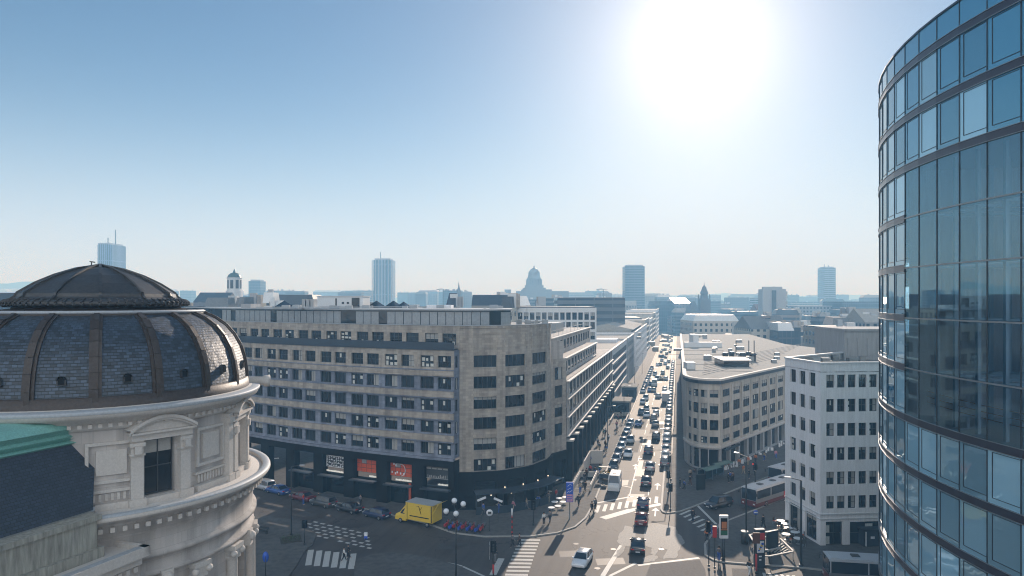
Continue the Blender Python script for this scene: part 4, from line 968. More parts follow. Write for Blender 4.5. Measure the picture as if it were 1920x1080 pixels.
for k in range(12):
    a = da(k * 30); rd = Vector((math.cos(a), math.sin(a), 0)); b = MB(); q = [DC + rd * r + Vector((0, 0, z + .03)) for r, z in cap]
    for p0, p1 in zip(q, q[1:]): b.bar(p0, p1, .13, .14)
    b.build('cap_rib', MT['lead'], D, world=True)
b = MB(); b.bar((DC.x - .5, DC.y, 32.9), (DC.x - .5, DC.y, 33.3), .05); b.bar((DC.x - .6, DC.y, 33.3), (DC.x - .3, DC.y, 33.25), .06); b.build('lightning_rod', MT['pole'], D, world=True)
# drum: cornice, wall with windows, panels and pilasters
b = MB(); b.lathe([(7.7, 25.3), (7.85, 25.45), (7.85, 25.65), (8.05, 25.7), (8.1, 25.85), (8.5, 25.95), (8.62, 26.2), (8.6, 26.32), (7.9, 26.45)], 96, c=c); b.build('cornice', MT['creamtrim'], D, world=True)
b = MB(); b.lathe([(8.63, 26.18), (8.66, 26.3), (8.6, 26.36), (8.2, 26.4)], 96, c=c); b.build('gutter', MT['zinc'], D, world=True)
b = MB()
for k in range(120): a = da(k * 3); rd = Vector((math.cos(a), math.sin(a), 0)); b.box(-.09, .09, -.1, .1, 25.46, 25.64, 0, Matrix.Translation(DC + rd * 7.9) @ Matrix.Rotation(a + math.pi / 2, 4, 'Z'))
b.build('dentil', MT['creamtrim'], D, world=True)
def ringpt(deg, r, z=0.0): a = da(deg); return Vector((DC.x + r * math.cos(a), DC.y + r * math.sin(a), z))
w = MB(); W0 = 20; RW = 7.6
for k in range(8):
    cdeg = W0 + 45 * k
    segs = [(-22.5, -15), (-15, -6.5), (-6.5, 6.5), (6.5, 15), (15, 22.5)]
    for s0, s1 in segs:
        p, q = ringpt(cdeg + s0, RW), ringpt(cdeg + s1, RW); L = (q - p).length
        if s0 == -6.5 and k != 7:
            facade(w, D, p, q, 21.4, 25.4, [(.12, L - .12, 21.75, 24.55)], .3, nx=2, ny=2, styles=(3,), gl='glassdark')
        else: facade(w, None, p, q, 21.4, 25.4, [])
w.build('drum_wall', MT['cream'], D, world=True)
def radial(cdeg, r): return Matrix.Translation(ringpt(cdeg, r)) @ Matrix.Rotation(da(cdeg) + math.pi / 2, 4, 'Z')
for k in range(8):
    cd = W0 + 45 * k
    if abs(((cd + 180) % 360) - 180) > 120 or k == 7: 
        if k == 7:
            b = MB(); M4 = radial(3.5, RW - .03)
            for (x0, x1, z0, z1, dy) in ((-1.1, 1.1, 22.7, 22.85, -.12), (-1.1, 1.1, 24.55, 24.7, -.12), (-1.1, -.95, 22.85, 24.55, -.12), (.95, 1.1, 22.85, 24.55, -.12), (-.65, .65, 23.1, 24.3, -.1), (-.7, 1.3, 21.4, 21.75, -.25), (-.9, 1.3, 22.25, 22.4, -.12)): b.box(x0, x1, dy, .15, z0, z1, 0, M4)
            for i in range(8): b.box(-.8 + i * .26, -.68 + i * .26, -.08, .1, 21.85, 22.2, 0, M4)
            b.build('relief_panel', MT['creamtrim'], D, world=True)
        continue
    b = MB()                              # surround with brackets and arched hood
    for s_ in (-1, 1):
        M4 = radial(cd + s_ * 8.6, RW + .05)
        b.box(-.28, .28, -.28, .1, 21.4, 24.9, 0, M4); b.box(-.34, .34, -.38, .1, 24.35, 24.55, 0, M4); b.box(-.34, .34, -.36, .1, 23.9, 24.0, 0, M4); b.box(-.38, .38, -.42, .1, 21.4, 21.8, 0, M4); b.box(-.16, .16, -.5, -.2, 24.0, 24.4, 0, M4)
    M4 = radial(cd, RW - .02); b.box(-1.5, 1.5, -.36, .2, 24.62, 24.95, 0, M4); b.box(-1.55, 1.55, -.55, .2, 24.95, 25.05, 0, M4)
    b.box(-.9, .9, -.3, .1, 21.4, 21.72, 0, M4)
    b.build('window_surround', MT['creamtrim'], D, world=True)
    b = MB(); n_ = 10
    for i in range(n_):                   # segmental pediment
        t0, t1 = -1 + 2 * i / n_, -1 + 2 * (i + 1) / n_; f = lambda t_: 25.05 + .62 * (1 - t_ * t_)
        for (dy0, up0, up1) in ((-.62, 0, .16), (-.5, -.12, 0)):
            q = [M4 @ Vector((1.65 * t0, dy0, f(t0) + up0)), M4 @ Vector((1.65 * t1, dy0, f(t1) + up0)), M4 @ Vector((1.65 * t1, dy0, f(t1) + up1)), M4 @ Vector((1.65 * t0, dy0, f(t0) + up1))]
            b.face([tuple(p) for p in q])
        q = [M4 @ Vector((1.65 * t0, -.62, f(t0) + .16)), M4 @ Vector((1.65 * t1, -.62, f(t1) + .16)), M4 @ Vector((1.65 * t1, .3, f(t1) + .16)), M4 @ Vector((1.65 * t0, .3, f(t0) + .16))]; b.face([tuple(p) for p in q])
        q = [M4 @ Vector((1.65 * t0, -.3, 25.05)), M4 @ Vector((1.65 * t1, -.3, 25.05)), M4 @ Vector((1.65 * t1, -.3, f(t1))), M4 @ Vector((1.65 * t0, -.3, f(t0)))]; b.face([tuple(p) for p in q])
        q = [M4 @ Vector((1.65 * t0, -.62, f(t0))), M4 @ Vector((1.65 * t0, -.3, f(t0))), M4 @ Vector((1.65 * t1, -.3, f(t1))), M4 @ Vector((1.65 * t1, -.62, f(t1)))]; b.face([tuple(p) for p in q])
    b.build('pediment', MT['creamtrim'], D, world=True)
    b = MB(); pc = cd + 22.5                # framed relief panel between windows
    M4 = radial(pc, RW - .03)
    if k != 7:
        for (x0, x1, z0, z1, dy) in ((-1.05, 1.05, 22.7, 22.85, -.12), (-1.05, 1.05, 24.6, 24.75, -.12), (-1.05, -.9, 22.85, 24.6, -.12), (.9, 1.05, 22.85, 24.6, -.12), (-.6, .6, 23.05, 24.4, -.1), (-1.2, 1.2, 21.4, 21.75, -.3), (-1.2, 1.2, 22.3, 22.42, -.14)): b.box(x0, x1, dy, .15, z0, z1, 0, M4)
        for i in range(9): b.box(-.95 + i * .22, -.84 + i * .22, -.08, .1, 21.85, 22.25, 0, M4)
    b.build('relief_panel', MT['creamtrim'], D, world=True)
# twin pilasters on the far right bay
for dg in (52, 56.5, 74, 78.5):
    b = MB(); M4 = radial(dg, RW + .12); b.box(-.2, .2, -.3, .15, 21.5, 25.2, 0, M4); b.box(-.28, .28, -.4, .15, 24.7, 25.0, 0, M4); b.box(-.26, .26, -.38, .15, 21.4, 21.8, 0, M4); b.build('pilaster', MT['creamtrim'], D, world=True)
# stone cannon spout at the far right
b = MB(); M4 = radial(86, 8.3); q0 = M4 @ Vector((0, .4, 26.5)); q1 = M4 @ Vector((0, -1.0, 26.42)); dr = (q1 - q0); qq = dr.to_track_quat('Z', 'Y').to_matrix().to_4x4(); MM = Matrix.Translation(q0) @ qq
cy = MB(); cy.lathe([(.26, 0), (.27, 1.0), (.36, 1.1), (.36, 1.4), (.2, 1.4)], 14); b.v = [tuple(MM @ Vector(p)) for p in cy.v]; b.f = cy.f; b.m = cy.m; b.uv = cy.uv; b.sm = cy.sm
b.build('spout', MT['creamtrim'], D, world=True)
# balcony walk, big cornice below, lower wall
b = MB(); b.lathe([(7.4, 21.45), (8.75, 21.38), (8.8, 21.3), (8.8, 21.5), (8.98, 21.52), (9.2, 21.5), (9.27, 21.35), (9.22, 21.25)], 110, c=c); b.build('balcony_walk', MT['creamtrim'], D, world=True)
b = MB(); b.lathe([(8.82, 21.52), (8.95, 21.56), (9.22, 21.54), (9.26, 21.45)], 110, c=c); b.build('coping', MT['zinc'], D, world=True)
b = MB(); b.lathe([(9.22, 21.25), (9.1, 21.1), (8.7, 20.95), (8.65, 20.6), (8.45, 20.55), (8.4, 20.2), (8.25, 20.1), (8.25, 19.2), (8.45, 19.1), (8.45, 18.9), (8.15, 18.8), (8.1, 18.2), (8.3, 18.15), (8.3, 17.95), (7.9, 17.9)], 110, c=c); b.build('main_cornice', MT['cream'], D, world=True)
b = MB()
for k in range(110): 
    a = k * 360 / 110; b.box(-.1, .1, -.14, .1, 20.62, 20.84, 0, radial(a, 8.7))
b.build('dentil', MT['creamtrim'], D, world=True)
w = MB()
for k in range(8):
    cdeg = W0 + 45 * k
    for s0, s1 in [(-22.5, -14), (-14, -8), (-8, 8), (8, 14), (14, 22.5)]:
        p, q = ringpt(cdeg + s0, 7.85), ringpt(cdeg + s1, 7.85); L = (q - p).length
        if s0 == -8: facade(w, D if abs(((cdeg + 180) % 360) - 180) < 100 else None, p, q, 0, 17.95, [(.15, L - .15, z, z + 3.4) for z in (13.9, 9.2, 4.6)], .4, nx=2, ny=2, gl='glassdark')
        else: facade(w, None, p, q, 0, 17.95, [])
w.build('lower_wall', MT['cream'], D, world=True)
for k in range(8):
    cd = W0 + 45 * k
    if abs(((cd + 180) % 360) - 180) > 110: continue
    for s_ in (-13, 13):                  # engaged columns with scrolled capitals
        b = MB(); p = ringpt(cd + s_, 8.05)
        b.lathe([(.42, 0), (.42, 3.8), (.36, 4.2), (.33, 17.2), (.38, 17.3)], 14, c=(p.x, p.y)); b.build('column', MT['creamtrim'], D, world=True)
        b = MB(); M4 = radial(cd + s_, 8.05); b.box(-.5, .5, -.45, .3, 17.65, 17.9, 0, M4); b.box(-.34, .34, -.36, .3, 17.1, 17.65, 0, M4)
        for x in (-.42, .42): b.ball(tuple(M4 @ Vector((x, -.36, 17.45))), .2, 6)
        b.build('capital', MT['creamtrim'], D, world=True)
    b = MB(); M4 = radial(cd, 8.1)
    for z in (13.6, 8.9):
        b.box(-1.4, 1.4, -.75, .2, z - .25, z, 0, M4); b.box(-1.4, 1.4, -.75, -.65, z + .85, z + .95, 0, M4)
        for i in range(13): b.box(-1.35 + i * .22, -1.25 + i * .22, -.74, -.66, z, z + .85, 0, M4)
        for x in (-1.1, 1.1): b.box(x - .12, x + .12, -.7, .2, z - .8, z - .25, 0, M4)
    b.build('balconette', MT['creamtrim'], D, world=True)
    b = MB(); b.box(-.3, .3, -.5, .1, 17.2, 18.1, 0, radial(cd, 7.95)); b.ball(tuple(radial(cd, 7.95) @ Vector((0, -.45, 17.7))), .3, 6); b.build('keystone', MT['creamtrim'], D, world=True)

for o in list(D.children):
    if o.name.split('.')[0] in ('dome_base_flashing', 'cornice', 'gutter', 'dentil', 'drum_wall', 'window_surround', 'pediment', 'relief_panel', 'pilaster', 'spout', 'balcony_walk', 'coping', 'main_cornice', 'window', 'column', 'capital', 'balconette', 'keystone', 'lower_wall'): o.location.z -= .5
# wing running from the rotunda towards the camera
Wg = empty('building_wing', (-20, 25, 0), 0, 'stone wing with blue slate slope, green copper ridge and weathered parapet below the slate dome', 'building')
wd = Vector((-.36, -.933, 0)); wn = Vector((.933, -.36, 0)); Wp = Vector((-19.15, 31.6, 0))     # along, outward, start
def wp(u, k, z): q = Wp + wd * u + wn * k; return (q.x, q.y, z)
def wbox(b, u0, u1, k0, k1, z0, z1, mi=0):
    M4 = Matrix.Translation(Wp) @ Matrix.Rotation(math.atan2(wd.y, wd.x), 4, 'Z')
    b.box(u0, u1, k0, k1, z0, z1, mi, M4)     # local y = +outward because wn is 90 deg left of wd
b = MB(); LW = 26
b.face([wp(0, -.35, 21.3), wp(LW, -.35, 21.3), wp(LW, -2.1, 24.6), wp(-1.5, -2.1, 24.6)], 0, uv=((0, 0), (LW, 0), (LW, 3.8), (-1.5, 3.8)))
b.build('slate_slope', MT['slate_side'], Wg, world=True)
b = MB()
cp = [(-1.95, 24.45), (-1.85, 24.6), (-1.98, 24.72), (-1.85, 24.85), (-1.7, 25.0), (-1.85, 25.15), (-2.1, 25.3), (-2.9, 25.45), (-4.5, 25.5)]
cp = [(-1.9, 24.2), (-1.75, 24.3), (-1.95, 24.4), (-1.8, 24.5)] + cp
for (k0, z0), (k1, z1) in zip(cp, cp[1:]): b.face([wp(-1.3, k0, z0), wp(LW, k0, z0), wp(LW, k1, z1), wp(-1.3, k1, z1)])
b.face([wp(-1.3, k, z) for k, z in cp] + [wp(-1.3, -4.5, 24.45)]); b.build('copper_ridge', MT['copper'], Wg, world=True)
b = MB(); b.face([wp(-1.3, -4.5, 25.5), wp(LW, -4.5, 25.5), wp(LW, -14, 25.6), wp(-1.3, -14, 25.6)]); b.build('flat_roof', MT['lead'], Wg, world=True)
b = MB(); wbox(b, .25, LW, -.35, .25, 19.6, 21.0); b.build('parapet', MT['creamdirty'], Wg, world=True)
b = MB(); wbox(b, .1, LW, -.45, .38, 21.0, 21.22); wbox(b, .1, LW, -.4, .5, 19.3, 19.75); b.build('parapet_coping', MT['creamdirty'], Wg, world=True)
b = MB(); wbox(b, -.15, LW, -.6, -.42, 21.2, 21.4); b.build('flashing', MT['zinc'], Wg, world=True)
b = MB(); wbox(b, -1.2, LW, -6, 1.35, 18.6, 19.3); b.build('ledge', MT['creamtrim'], Wg, world=True)
b = MB(); wbox(b, -1.3, LW, 1.3, 1.75, 19.05, 19.5); wbox(b, -1.3, -1.0, -1, 1.75, 19.1, 19.5); b.build('gutter', MT['creamtrim'], Wg, world=True)
b = MB(); wbox(b, -.9, LW, 1.36, 1.69, 19.45, 19.52); b.build('gutter_lining', MT['zinc'], Wg, world=True)
b = MB(); wbox(b, -1.2, LW, -6, 1.2, 17.6, 18.6); wbox(b, -1.2, LW, -6, .8, 0, 17.6); wbox(b, .6, LW, -6, -2.2, 19.3, 24.4); b.build('wall', MT['cream'], Wg, world=True)
b = MB()
for i in range(60): wbox(b, -1.0 + i * .42, -.8 + i * .42, .9, 1.32, 18.3, 18.55)
b.build('dentil', MT['creamtrim'], Wg, world=True)
# ================================================================== landmark towers and the city beyond
def fm(name, *a, **k):
    if name not in MT: MT[name] = facade_mat(name, *a, **k)
    return MT[name]
F1 = fm('grey_facade', (.26, .26, .27), 3.2, 3.3, .5, .5)
F2 = fm('pale_facade', (.44, .42, .39), 3.0, 3.2, .45, .5)
F3 = fm('band_facade', (.30, .30, .31), 9.0, 3.4, .96, .5)
F4 = fm('vertical_facade', (.24, .27, .31), 2.4, 40, .45, .97, glass=(.05, .07, .09))
F5 = fm('glass_facade', (.12, .15, .18), 2.0, 3.6, .85, .8, glass=(.04, .07, .1))
def footprint(x0, x1, Z, dep, rot=0.0, cham=0.0):
    xc = (x0 + x1) / 2; pts_ = [(x0, Z), (x1, Z), (x1, Z + dep), (x0, Z + dep)]
    if cham: pts_ = [(x0, Z + cham), (x0 + cham, Z), (x1 - cham, Z), (x1, Z + cham), (x1, Z + dep), (x0, Z + dep)]
    if rot:
        c_, s_ = math.cos(rot), math.sin(rot); yc = Z + dep / 2; pts_ = [(xc + (x - xc) * c_ - (y - yc) * s_, yc + (x - xc) * s_ + (y - yc) * c_) for x, y in pts_]
    return pts_
def tower(px0, px1, pyt, Z, dep, m, label, roofh=0, cham=0.0, rot=0.0, masts=(), fins=0, cat='tower', col=None):
    x0, x1, h = P(px0, Z), P(px1, Z), Hh(pyt, Z); e = empty('high_rise', ((x0 + x1) / 2, Z, 0), 0, label, cat)
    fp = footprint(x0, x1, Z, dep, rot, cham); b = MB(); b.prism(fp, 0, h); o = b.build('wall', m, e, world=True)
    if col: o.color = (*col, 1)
    b = MB(); w_ = x1 - x0
    b.prism([(x0 + w_ * .1, Z + 3), (x1 - w_ * .1, Z + 3), (x1 - w_ * .1, Z + dep - 3), (x0 + w_ * .1, Z + dep - 3)], h, h + max(roofh, 2)); b.build('roof_plant', MT['concrete'], e, world=True)
    if fins:
        b = MB()
        for k in range(fins + 1):
            x = x0 + w_ * k / fins; b.box(x - .5, x + .5, Z - .8, Z, 0, h)
        b.build('fin', MT['concrete'], e, world=True)
    for (px, py) in masts:
        b = MB(); b.bar((P(px, Z), Z + 5, h), (P(px, Z), Z + 5, Hh(py, Z)), .8); b.build('mast', MT['pole'], e, world=True)
    return e
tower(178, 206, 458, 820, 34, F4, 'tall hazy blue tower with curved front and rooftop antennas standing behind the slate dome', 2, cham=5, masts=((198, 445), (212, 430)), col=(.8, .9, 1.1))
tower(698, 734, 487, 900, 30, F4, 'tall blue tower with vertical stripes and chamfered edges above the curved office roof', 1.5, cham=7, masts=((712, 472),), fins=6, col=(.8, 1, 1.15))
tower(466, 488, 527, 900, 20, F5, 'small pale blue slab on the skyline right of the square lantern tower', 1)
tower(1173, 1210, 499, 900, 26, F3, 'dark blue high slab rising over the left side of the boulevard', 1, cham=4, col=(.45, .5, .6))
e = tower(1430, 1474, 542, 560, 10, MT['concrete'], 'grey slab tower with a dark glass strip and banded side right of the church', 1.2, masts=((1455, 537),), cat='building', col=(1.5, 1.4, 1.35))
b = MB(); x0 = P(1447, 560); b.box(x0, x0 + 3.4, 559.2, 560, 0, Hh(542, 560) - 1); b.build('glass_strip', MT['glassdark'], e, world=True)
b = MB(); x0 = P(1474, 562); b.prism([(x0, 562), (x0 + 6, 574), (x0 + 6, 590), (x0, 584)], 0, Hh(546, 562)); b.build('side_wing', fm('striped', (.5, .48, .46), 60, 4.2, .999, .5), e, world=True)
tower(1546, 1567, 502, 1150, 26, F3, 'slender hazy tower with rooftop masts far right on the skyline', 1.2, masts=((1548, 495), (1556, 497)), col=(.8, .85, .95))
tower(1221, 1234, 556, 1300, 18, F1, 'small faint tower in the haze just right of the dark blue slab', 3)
# domed courthouse on the skyline
Z = 1000; e = empty('courthouse', (P(1003, Z), Z + 40, 0), 0, 'huge hazy domed courthouse with stepped tower on the central skyline', 'building')
cx_ = P(1003, Z); cyy = Z + 40; st = mat('courthouse_stone', (.2, .2, .2), .9)
hz_ = lambda y: Hh(y, Z + 20)
b = MB()
for k_, (a_, c_, y0, dep) in enumerate(((960, 1066, 552, 90), (968, 1052, 546, 80), (978, 1035, 543, 70))): b.box(P(a_, Z), P(c_, Z), Z + 2 * k_, Z + dep, 0, hz_(y0))
b.box(P(946, Z), P(958, Z), Z + 10, Z + 40, 0, hz_(543)); b.box(P(1049, Z), P(1067, Z), Z + 5, Z + 50, 0, hz_(546)); b.build('wall', st, e, world=True)
b = MB(); s_ = 1040 / F
for (hw, y0, y1) in ((21, 546, 539), (17, 539, 534)): b.box(cx_ - hw * s_, cx_ + hw * s_, cyy - hw * s_, cyy + hw * s_, Hh(y0 + 6, Z), Hh(y1, Z))
b.lathe([(13.5 * s_, Hh(535, Z)), (13 * s_, Hh(522, Z)), (13.8 * s_, Hh(521, Z)), (12 * s_, Hh(519, Z)), (10.5 * s_, Hh(511, Z)), (11.2 * s_, Hh(510, Z)), (9 * s_, Hh(506, Z)), (6 * s_, Hh(502, Z))], 20, c=(cx_, cyy)); b.build('tower_drum', st, e, world=True)
b = MB(); b.lathe([(7.2 * s_, Hh(505, Z)), (5.6 * s_, Hh(502, Z)), (3 * s_, Hh(500.5, Z)), (1.2 * s_, Hh(499.5, Z)), (1.0 * s_, Hh(497, Z)), (.1, Hh(494.5, Z))], 14, c=(cx_, cyy)); b.build('dome', MT['lead'], e, world=True)
b = MB()
for k in range(16): a = k * math.pi / 8; b.bar((cx_ + 13.6 * s_ * math.cos(a), cyy + 13.6 * s_ * math.sin(a), Hh(534, Z)), (cx_ + 13.6 * s_ * math.cos(a), cyy + 13.6 * s_ * math.sin(a), Hh(522, Z)), 2.2)
b.build('colonnade', st, e, world=True)
# church with tapering tower
Z = 640; e = empty('church', (P(1323, Z), Z, 0), 0, 'dark hazy church with a tapering domed bell tower near the end of the boulevard', 'church'); cx_ = P(1323, Z); s_ = Z / F; ch = mat('church_stone', (.13, .13, .14), .9)
b = MB(); b.box(cx_ - 9.5 * s_, cx_ + 9.5 * s_, Z, Z + 19 * s_, 0, Hh(562, Z)); b.build('tower', ch, e, world=True)
b = MB(); b.lathe([(9.6 * s_, Hh(562, Z)), (9.6 * s_, Hh(561, Z)), (7 * s_, Hh(559, Z)), (6.6 * s_, Hh(551, Z)), (8 * s_, Hh(550, Z)), (7.4 * s_, Hh(548, Z)), (4.6 * s_, Hh(542, Z)), (4.2 * s_, Hh(539, Z)), (2.4 * s_, Hh(537, Z)), (.5 * s_, Hh(534, Z)), (.15, Hh(529, Z))], 12, c=(cx_, Z + 9.5 * s_)); b.build('belfry', ch, e, world=True)
b = MB()
for s2 in (-1, 1):
    for s3 in (0, 1): b.lathe([(1.5 * s_, Hh(562, Z)), (1.5 * s_, Hh(555, Z)), (.1, Hh(551, Z))], 8, c=(cx_ + s2 * 8 * s_, Z + 1 + s3 * 17 * s_))
b.build('pinnacle', ch, e, world=True)
b = MB(); x0, x1 = cx_ - 27 * s_, cx_ - 9.5 * s_; h0, h1 = Hh(584, Z), Hh(565, Z)
b.box(x0, x1, Z + 2, Z + 40, 0, h0); b.face([(x0, Z + 2, h0), (x1, Z + 2, h0), (x1, Z + 20, h1), (x0 + 6, Z + 20, h1)]); b.face([(x1, Z + 40, h0), (x0, Z + 40, h0), (x0 + 6, Z + 20, h1), (x1, Z + 20, h1)]); b.face([(x0, Z + 40, h0), (x0, Z + 2, h0), (x0 + 6, Z + 20, h1)]); b.build('nave', ch, e, world=True)
# square lantern tower with green cupola
Z = 330; e = empty('lantern_tower', (P(439, Z), Z, 0), 0, 'white square lantern tower with green-grey cupola left of centre on the skyline', 'tower'); cx_ = P(439.5, Z); s_ = Z / F
b = MB(); b.lathe([(15 * s_, 0), (15 * s_, Hh(545, Z)), (12.8 * s_, Hh(545, Z)), (12.8 * s_, Hh(522, Z)), (14 * s_, Hh(521.5, Z)), (14 * s_, Hh(520.5, Z)), (12 * s_, Hh(520.5, Z))], 8, c=(cx_, Z), smooth=False, a0=R(22.5), a1=R(382.5)); b.build('wall', MT['white'], e, world=True)
b = MB()
for k in range(8): a = R(45 * k); q = Vector((cx_ + 11.9 * s_ * math.cos(a), Z + 11.9 * s_ * math.sin(a), 0)); b.box(-.7, .7, -.12, .12, Hh(541, Z), Hh(525, Z), 0, Matrix.Translation(q) @ Matrix.Rotation(a + math.pi / 2, 4, 'Z'))
b.build('louvre', MT['frame'], e, world=True)
b = MB(); b.lathe([(12.6 * s_, Hh(520.5, Z)), (11 * s_, Hh(516, Z)), (7 * s_, Hh(512.5, Z)), (2.5 * s_, Hh(511, Z)), (2.4 * s_, Hh(508, Z)), (1.5 * s_, Hh(507, Z)), (.1, Hh(504, Z))], 8, c=(cx_, Z), a0=R(22.5), a1=R(382.5)); b.build('cupola', mat('green_slate', (.06, .11, .11), .5), e, world=True)
# church spire and cranes
Z = 700; e = empty('spire', (P(860, Z), Z, 0), 0, 'thin dark spire on a small tower left of the domed courthouse', 'spire')
b = MB(); x = P(860, Z); b.box(x - 2, x + 2, Z, Z + 4, 0, Hh(548, Z)); b.build('tower', ch, e, world=True); b = MB(); b.lathe([(2.4, Hh(548, Z)), (.8, Hh(538, Z)), (.1, Hh(528, Z))], 8, c=(x, Z + 2)); b.build('spire_cone', ch, e, world=True)
for px, lab in ((831, 'thin tower crane on the skyline left of the spire'), (1131, 'thin mast crane on the skyline left of the dark blue slab')):
    Z = 800; e = empty('tower_crane', (P(px, Z), Z, 0), 0, lab, 'crane'); x = P(px, Z); b = MB(); b.bar((x, Z, 0), (x, Z, Hh(542, Z)), .8); b.build('mast', MT['pole'], e, world=True)
    b = MB(); b.bar((x - 8, Z, Hh(543, Z)), (x + 5, Z, Hh(543.5, Z)), .6); b.bar((x, Z, Hh(540, Z)), (x - 8, Z, Hh(543, Z)), .3); b.build('jib', MT['pole'], e, world=True)

# generic buildings ---------------------------------------------------------------
HUE = [('grey', (.9, .9, .95)), ('pale', (1.35, 1.3, 1.22)), ('cream', (1.35, 1.2, 1.0)), ('dark', (.5, .52, .58)), ('brown', (.9, .72, .6)), ('white', (1.6, 1.6, 1.6)), ('brick', (.85, .66, .58))]
FMs = [F1, F2, F3, F5]
RF = [MT['roofgrey'], mat('slate_roof', (.05, .06, .075), .5, noise=.2, nscale=.1), MT['roofbeige'], mat('pale_metal_roof', (.6, .61, .62), .35, metal=.3), mat('tile_roof', (.20, .115, .09), .8, noise=.25, nscale=.3)]
def gen(x0, x1, Z, dep, h, rot, kind, hue, fmat, label, group, extras=True):
    xc = (x0 + x1) / 2; e = empty('city_building', (xc, Z, 0), 0, label, 'building', group)
    fp = footprint(x0, x1, Z, dep, rot); b = MB(); b.prism(fp, 0, h); o = b.build('wall', fmat, e, world=True); o.color = (*hue, 1)
    rf = random.choice([RF[0], RF[1], RF[1], RF[2], RF[3]]) if random.random() < .95 else RF[4]
    b = MB()
    if kind == 0:                         # flat with parapet
        cx_ = sum(p[0] for p in fp) / 4; cy_ = sum(p[1] for p in fp) / 4
        b.prism([(cx_ + (p[0] - cx_) * .97, cy_ + (p[1] - cy_) * .97) for p in fp], h, h + .3); r_ = b.build('roof', rf, e, world=True)
    else:
        rh = min(6, dep * .3) if kind == 1 else 3.5; k_ = .5 if kind == 1 else .2
        L = lambda a, c_, t_: (a[0] + (c_[0] - a[0]) * t_, a[1] + (c_[1] - a[1]) * t_)
        a, b2, c_, d_ = fp
        if kind == 1: r0, r1 = L(a, d_, .5), L(b2, c_, .5); b.face([(*a, h), (*b2, h), (*r1, h + rh), (*r0, h + rh)]); b.face([(*c_, h), (*d_, h), (*r0, h + rh), (*r1, h + rh)]); b.face([(*d_, h), (*a, h), (*r0, h + rh)]); b.face([(*b2, h), (*c_, h), (*r1, h + rh)])
        else:
            cx_ = sum(p[0] for p in fp) / 4; cy_ = sum(p[1] for p in fp) / 4; t4 = [(cx_ + (p[0] - cx_) * .84, cy_ + (p[1] - cy_) * .84) for p in fp]
            for i in range(4): j = (i + 1) % 4; b.face([(*fp[i], h), (*fp[j], h), (*t4[j], h + rh), (*t4[i], h + rh)])
            b.face([(*p, h + rh) for p in t4])
        r_ = b.build('roof', rf, e, world=True)
    if extras:
        for k in range(random.randint(2, 5)):
            xx = random.uniform(x0 + 1, x1 - 2); yy = Z + random.uniform(.15, .6) * dep; s_ = random.uniform(.8, 2.2); b = MB(); b.box(xx, xx + s_ * 1.6, yy, yy + s_, h, h + random.uniform(1.2, 3.0) + (2 if kind else 0)); b.build(random.choice(['chimney', 'roof_hut', 'vent_box']), random.choice([MT['white'], MT['concrete'], MT['zinc'], MT['brown']]), e, world=True)
    return e
def band(px0, px1, Z0, Z1, n, ytop, wpx, kinds, area, seed, skip=None, hmin=9, dep=(12, 30)):
    random.seed(seed)
    for i in range(n):
        Z = Z0 + (Z1 - Z0) * (i + random.random() * .8) / n; px = random.uniform(px0, px1); w_ = random.uniform(*wpx) * Z / F; x = P(px, Z)
        yt = random.uniform(*ytop) if not callable(ytop) else ytop(px, Z)
        h = max(hmin, Hh(yt, Z)); k = random.choice(kinds); hn, hc = random.choice(HUE + [('dark', (.45, .48, .55)), ('dark', (.55, .55, .6)), ('grey', (.7, .72, .8))]); hc = tuple(c_ * .85 for c_ in hc)
        kk = {0: 'flat-roofed', 1: 'ridged', 2: 'mansard'}[k]
        if skip and skip(x, Z, w_): continue
        zone = next(z_ for lim, z_ in ((330, 'behind the slate dome'), (500, 'near the lantern tower'), (690, 'left of the striped blue tower'), (850, 'right of the striped blue tower'), (960, 'left of the courthouse'), (1100, 'right of the courthouse'), (1250, 'around the dark slab tower'), (1400, 'around the hazy church'), (1500, 'around the grey slab'), (9999, 'left of the glass tower')) if px < lim)
        gen(x - w_ / 2, x + w_ / 2, Z, random.uniform(*dep), h, random.uniform(-.35, .35), k, hc, random.choice(FMs), '%s %s building %s %s' % (hn, kk, area, zone), 'background buildings ' + area)
def clear(x, Z, w_):
    # keep the boulevard and its frontages free
    s = x * math.cos(TH) - Z * math.sin(TH); return -48 < s < 30 and Z < 660
band(300, 1120, 190, 420, 58, (572, 588), (25, 80), (0, 0, 1, 2), 'on the near skyline', 11, clear)
band(300, 1180, 430, 900, 66, (556, 572), (22, 70), (0, 0, 1, 2), 'in the middle distance', 12, clear)
band(250, 1200, 900, 1700, 60, (545, 561), (18, 55), (0, 0, 2), 'on the far skyline', 13)
band(0, 330, 300, 1200, 12, (548, 565), (25, 70), (0, 1, 2), 'on the skyline', 14)
band(1290, 1700, 230, 480, 34, (604, 640), (28, 75), (0, 0, 1, 2), 'among the near low roofs', 15, lambda x, Z, w: clear(x, Z, w) or (x < 112 and Z < 318), hmin=6)
band(1260, 1720, 480, 900, 56, (580, 602), (22, 70), (0, 0, 1, 2), 'among the hazy low roofs', 16, clear, hmin=7)
band(1215, 1760, 900, 1900, 60, (552, 572), (18, 60), (0, 0, 2), 'on the far horizon', 17)
band(1300, 1700, 300, 620, 60, (590, 640), (10, 30), (0, 1, 2), 'among the small roofs', 25, lambda x, Z, w: clear(x, Z, w) or (x < 112 and Z < 330), hmin=6, dep=(8, 16))
band(330, 1130, 200, 520, 70, (566, 582), (8, 24), (0, 1, 2), 'in the small roofscape', 26, clear, dep=(8, 16))
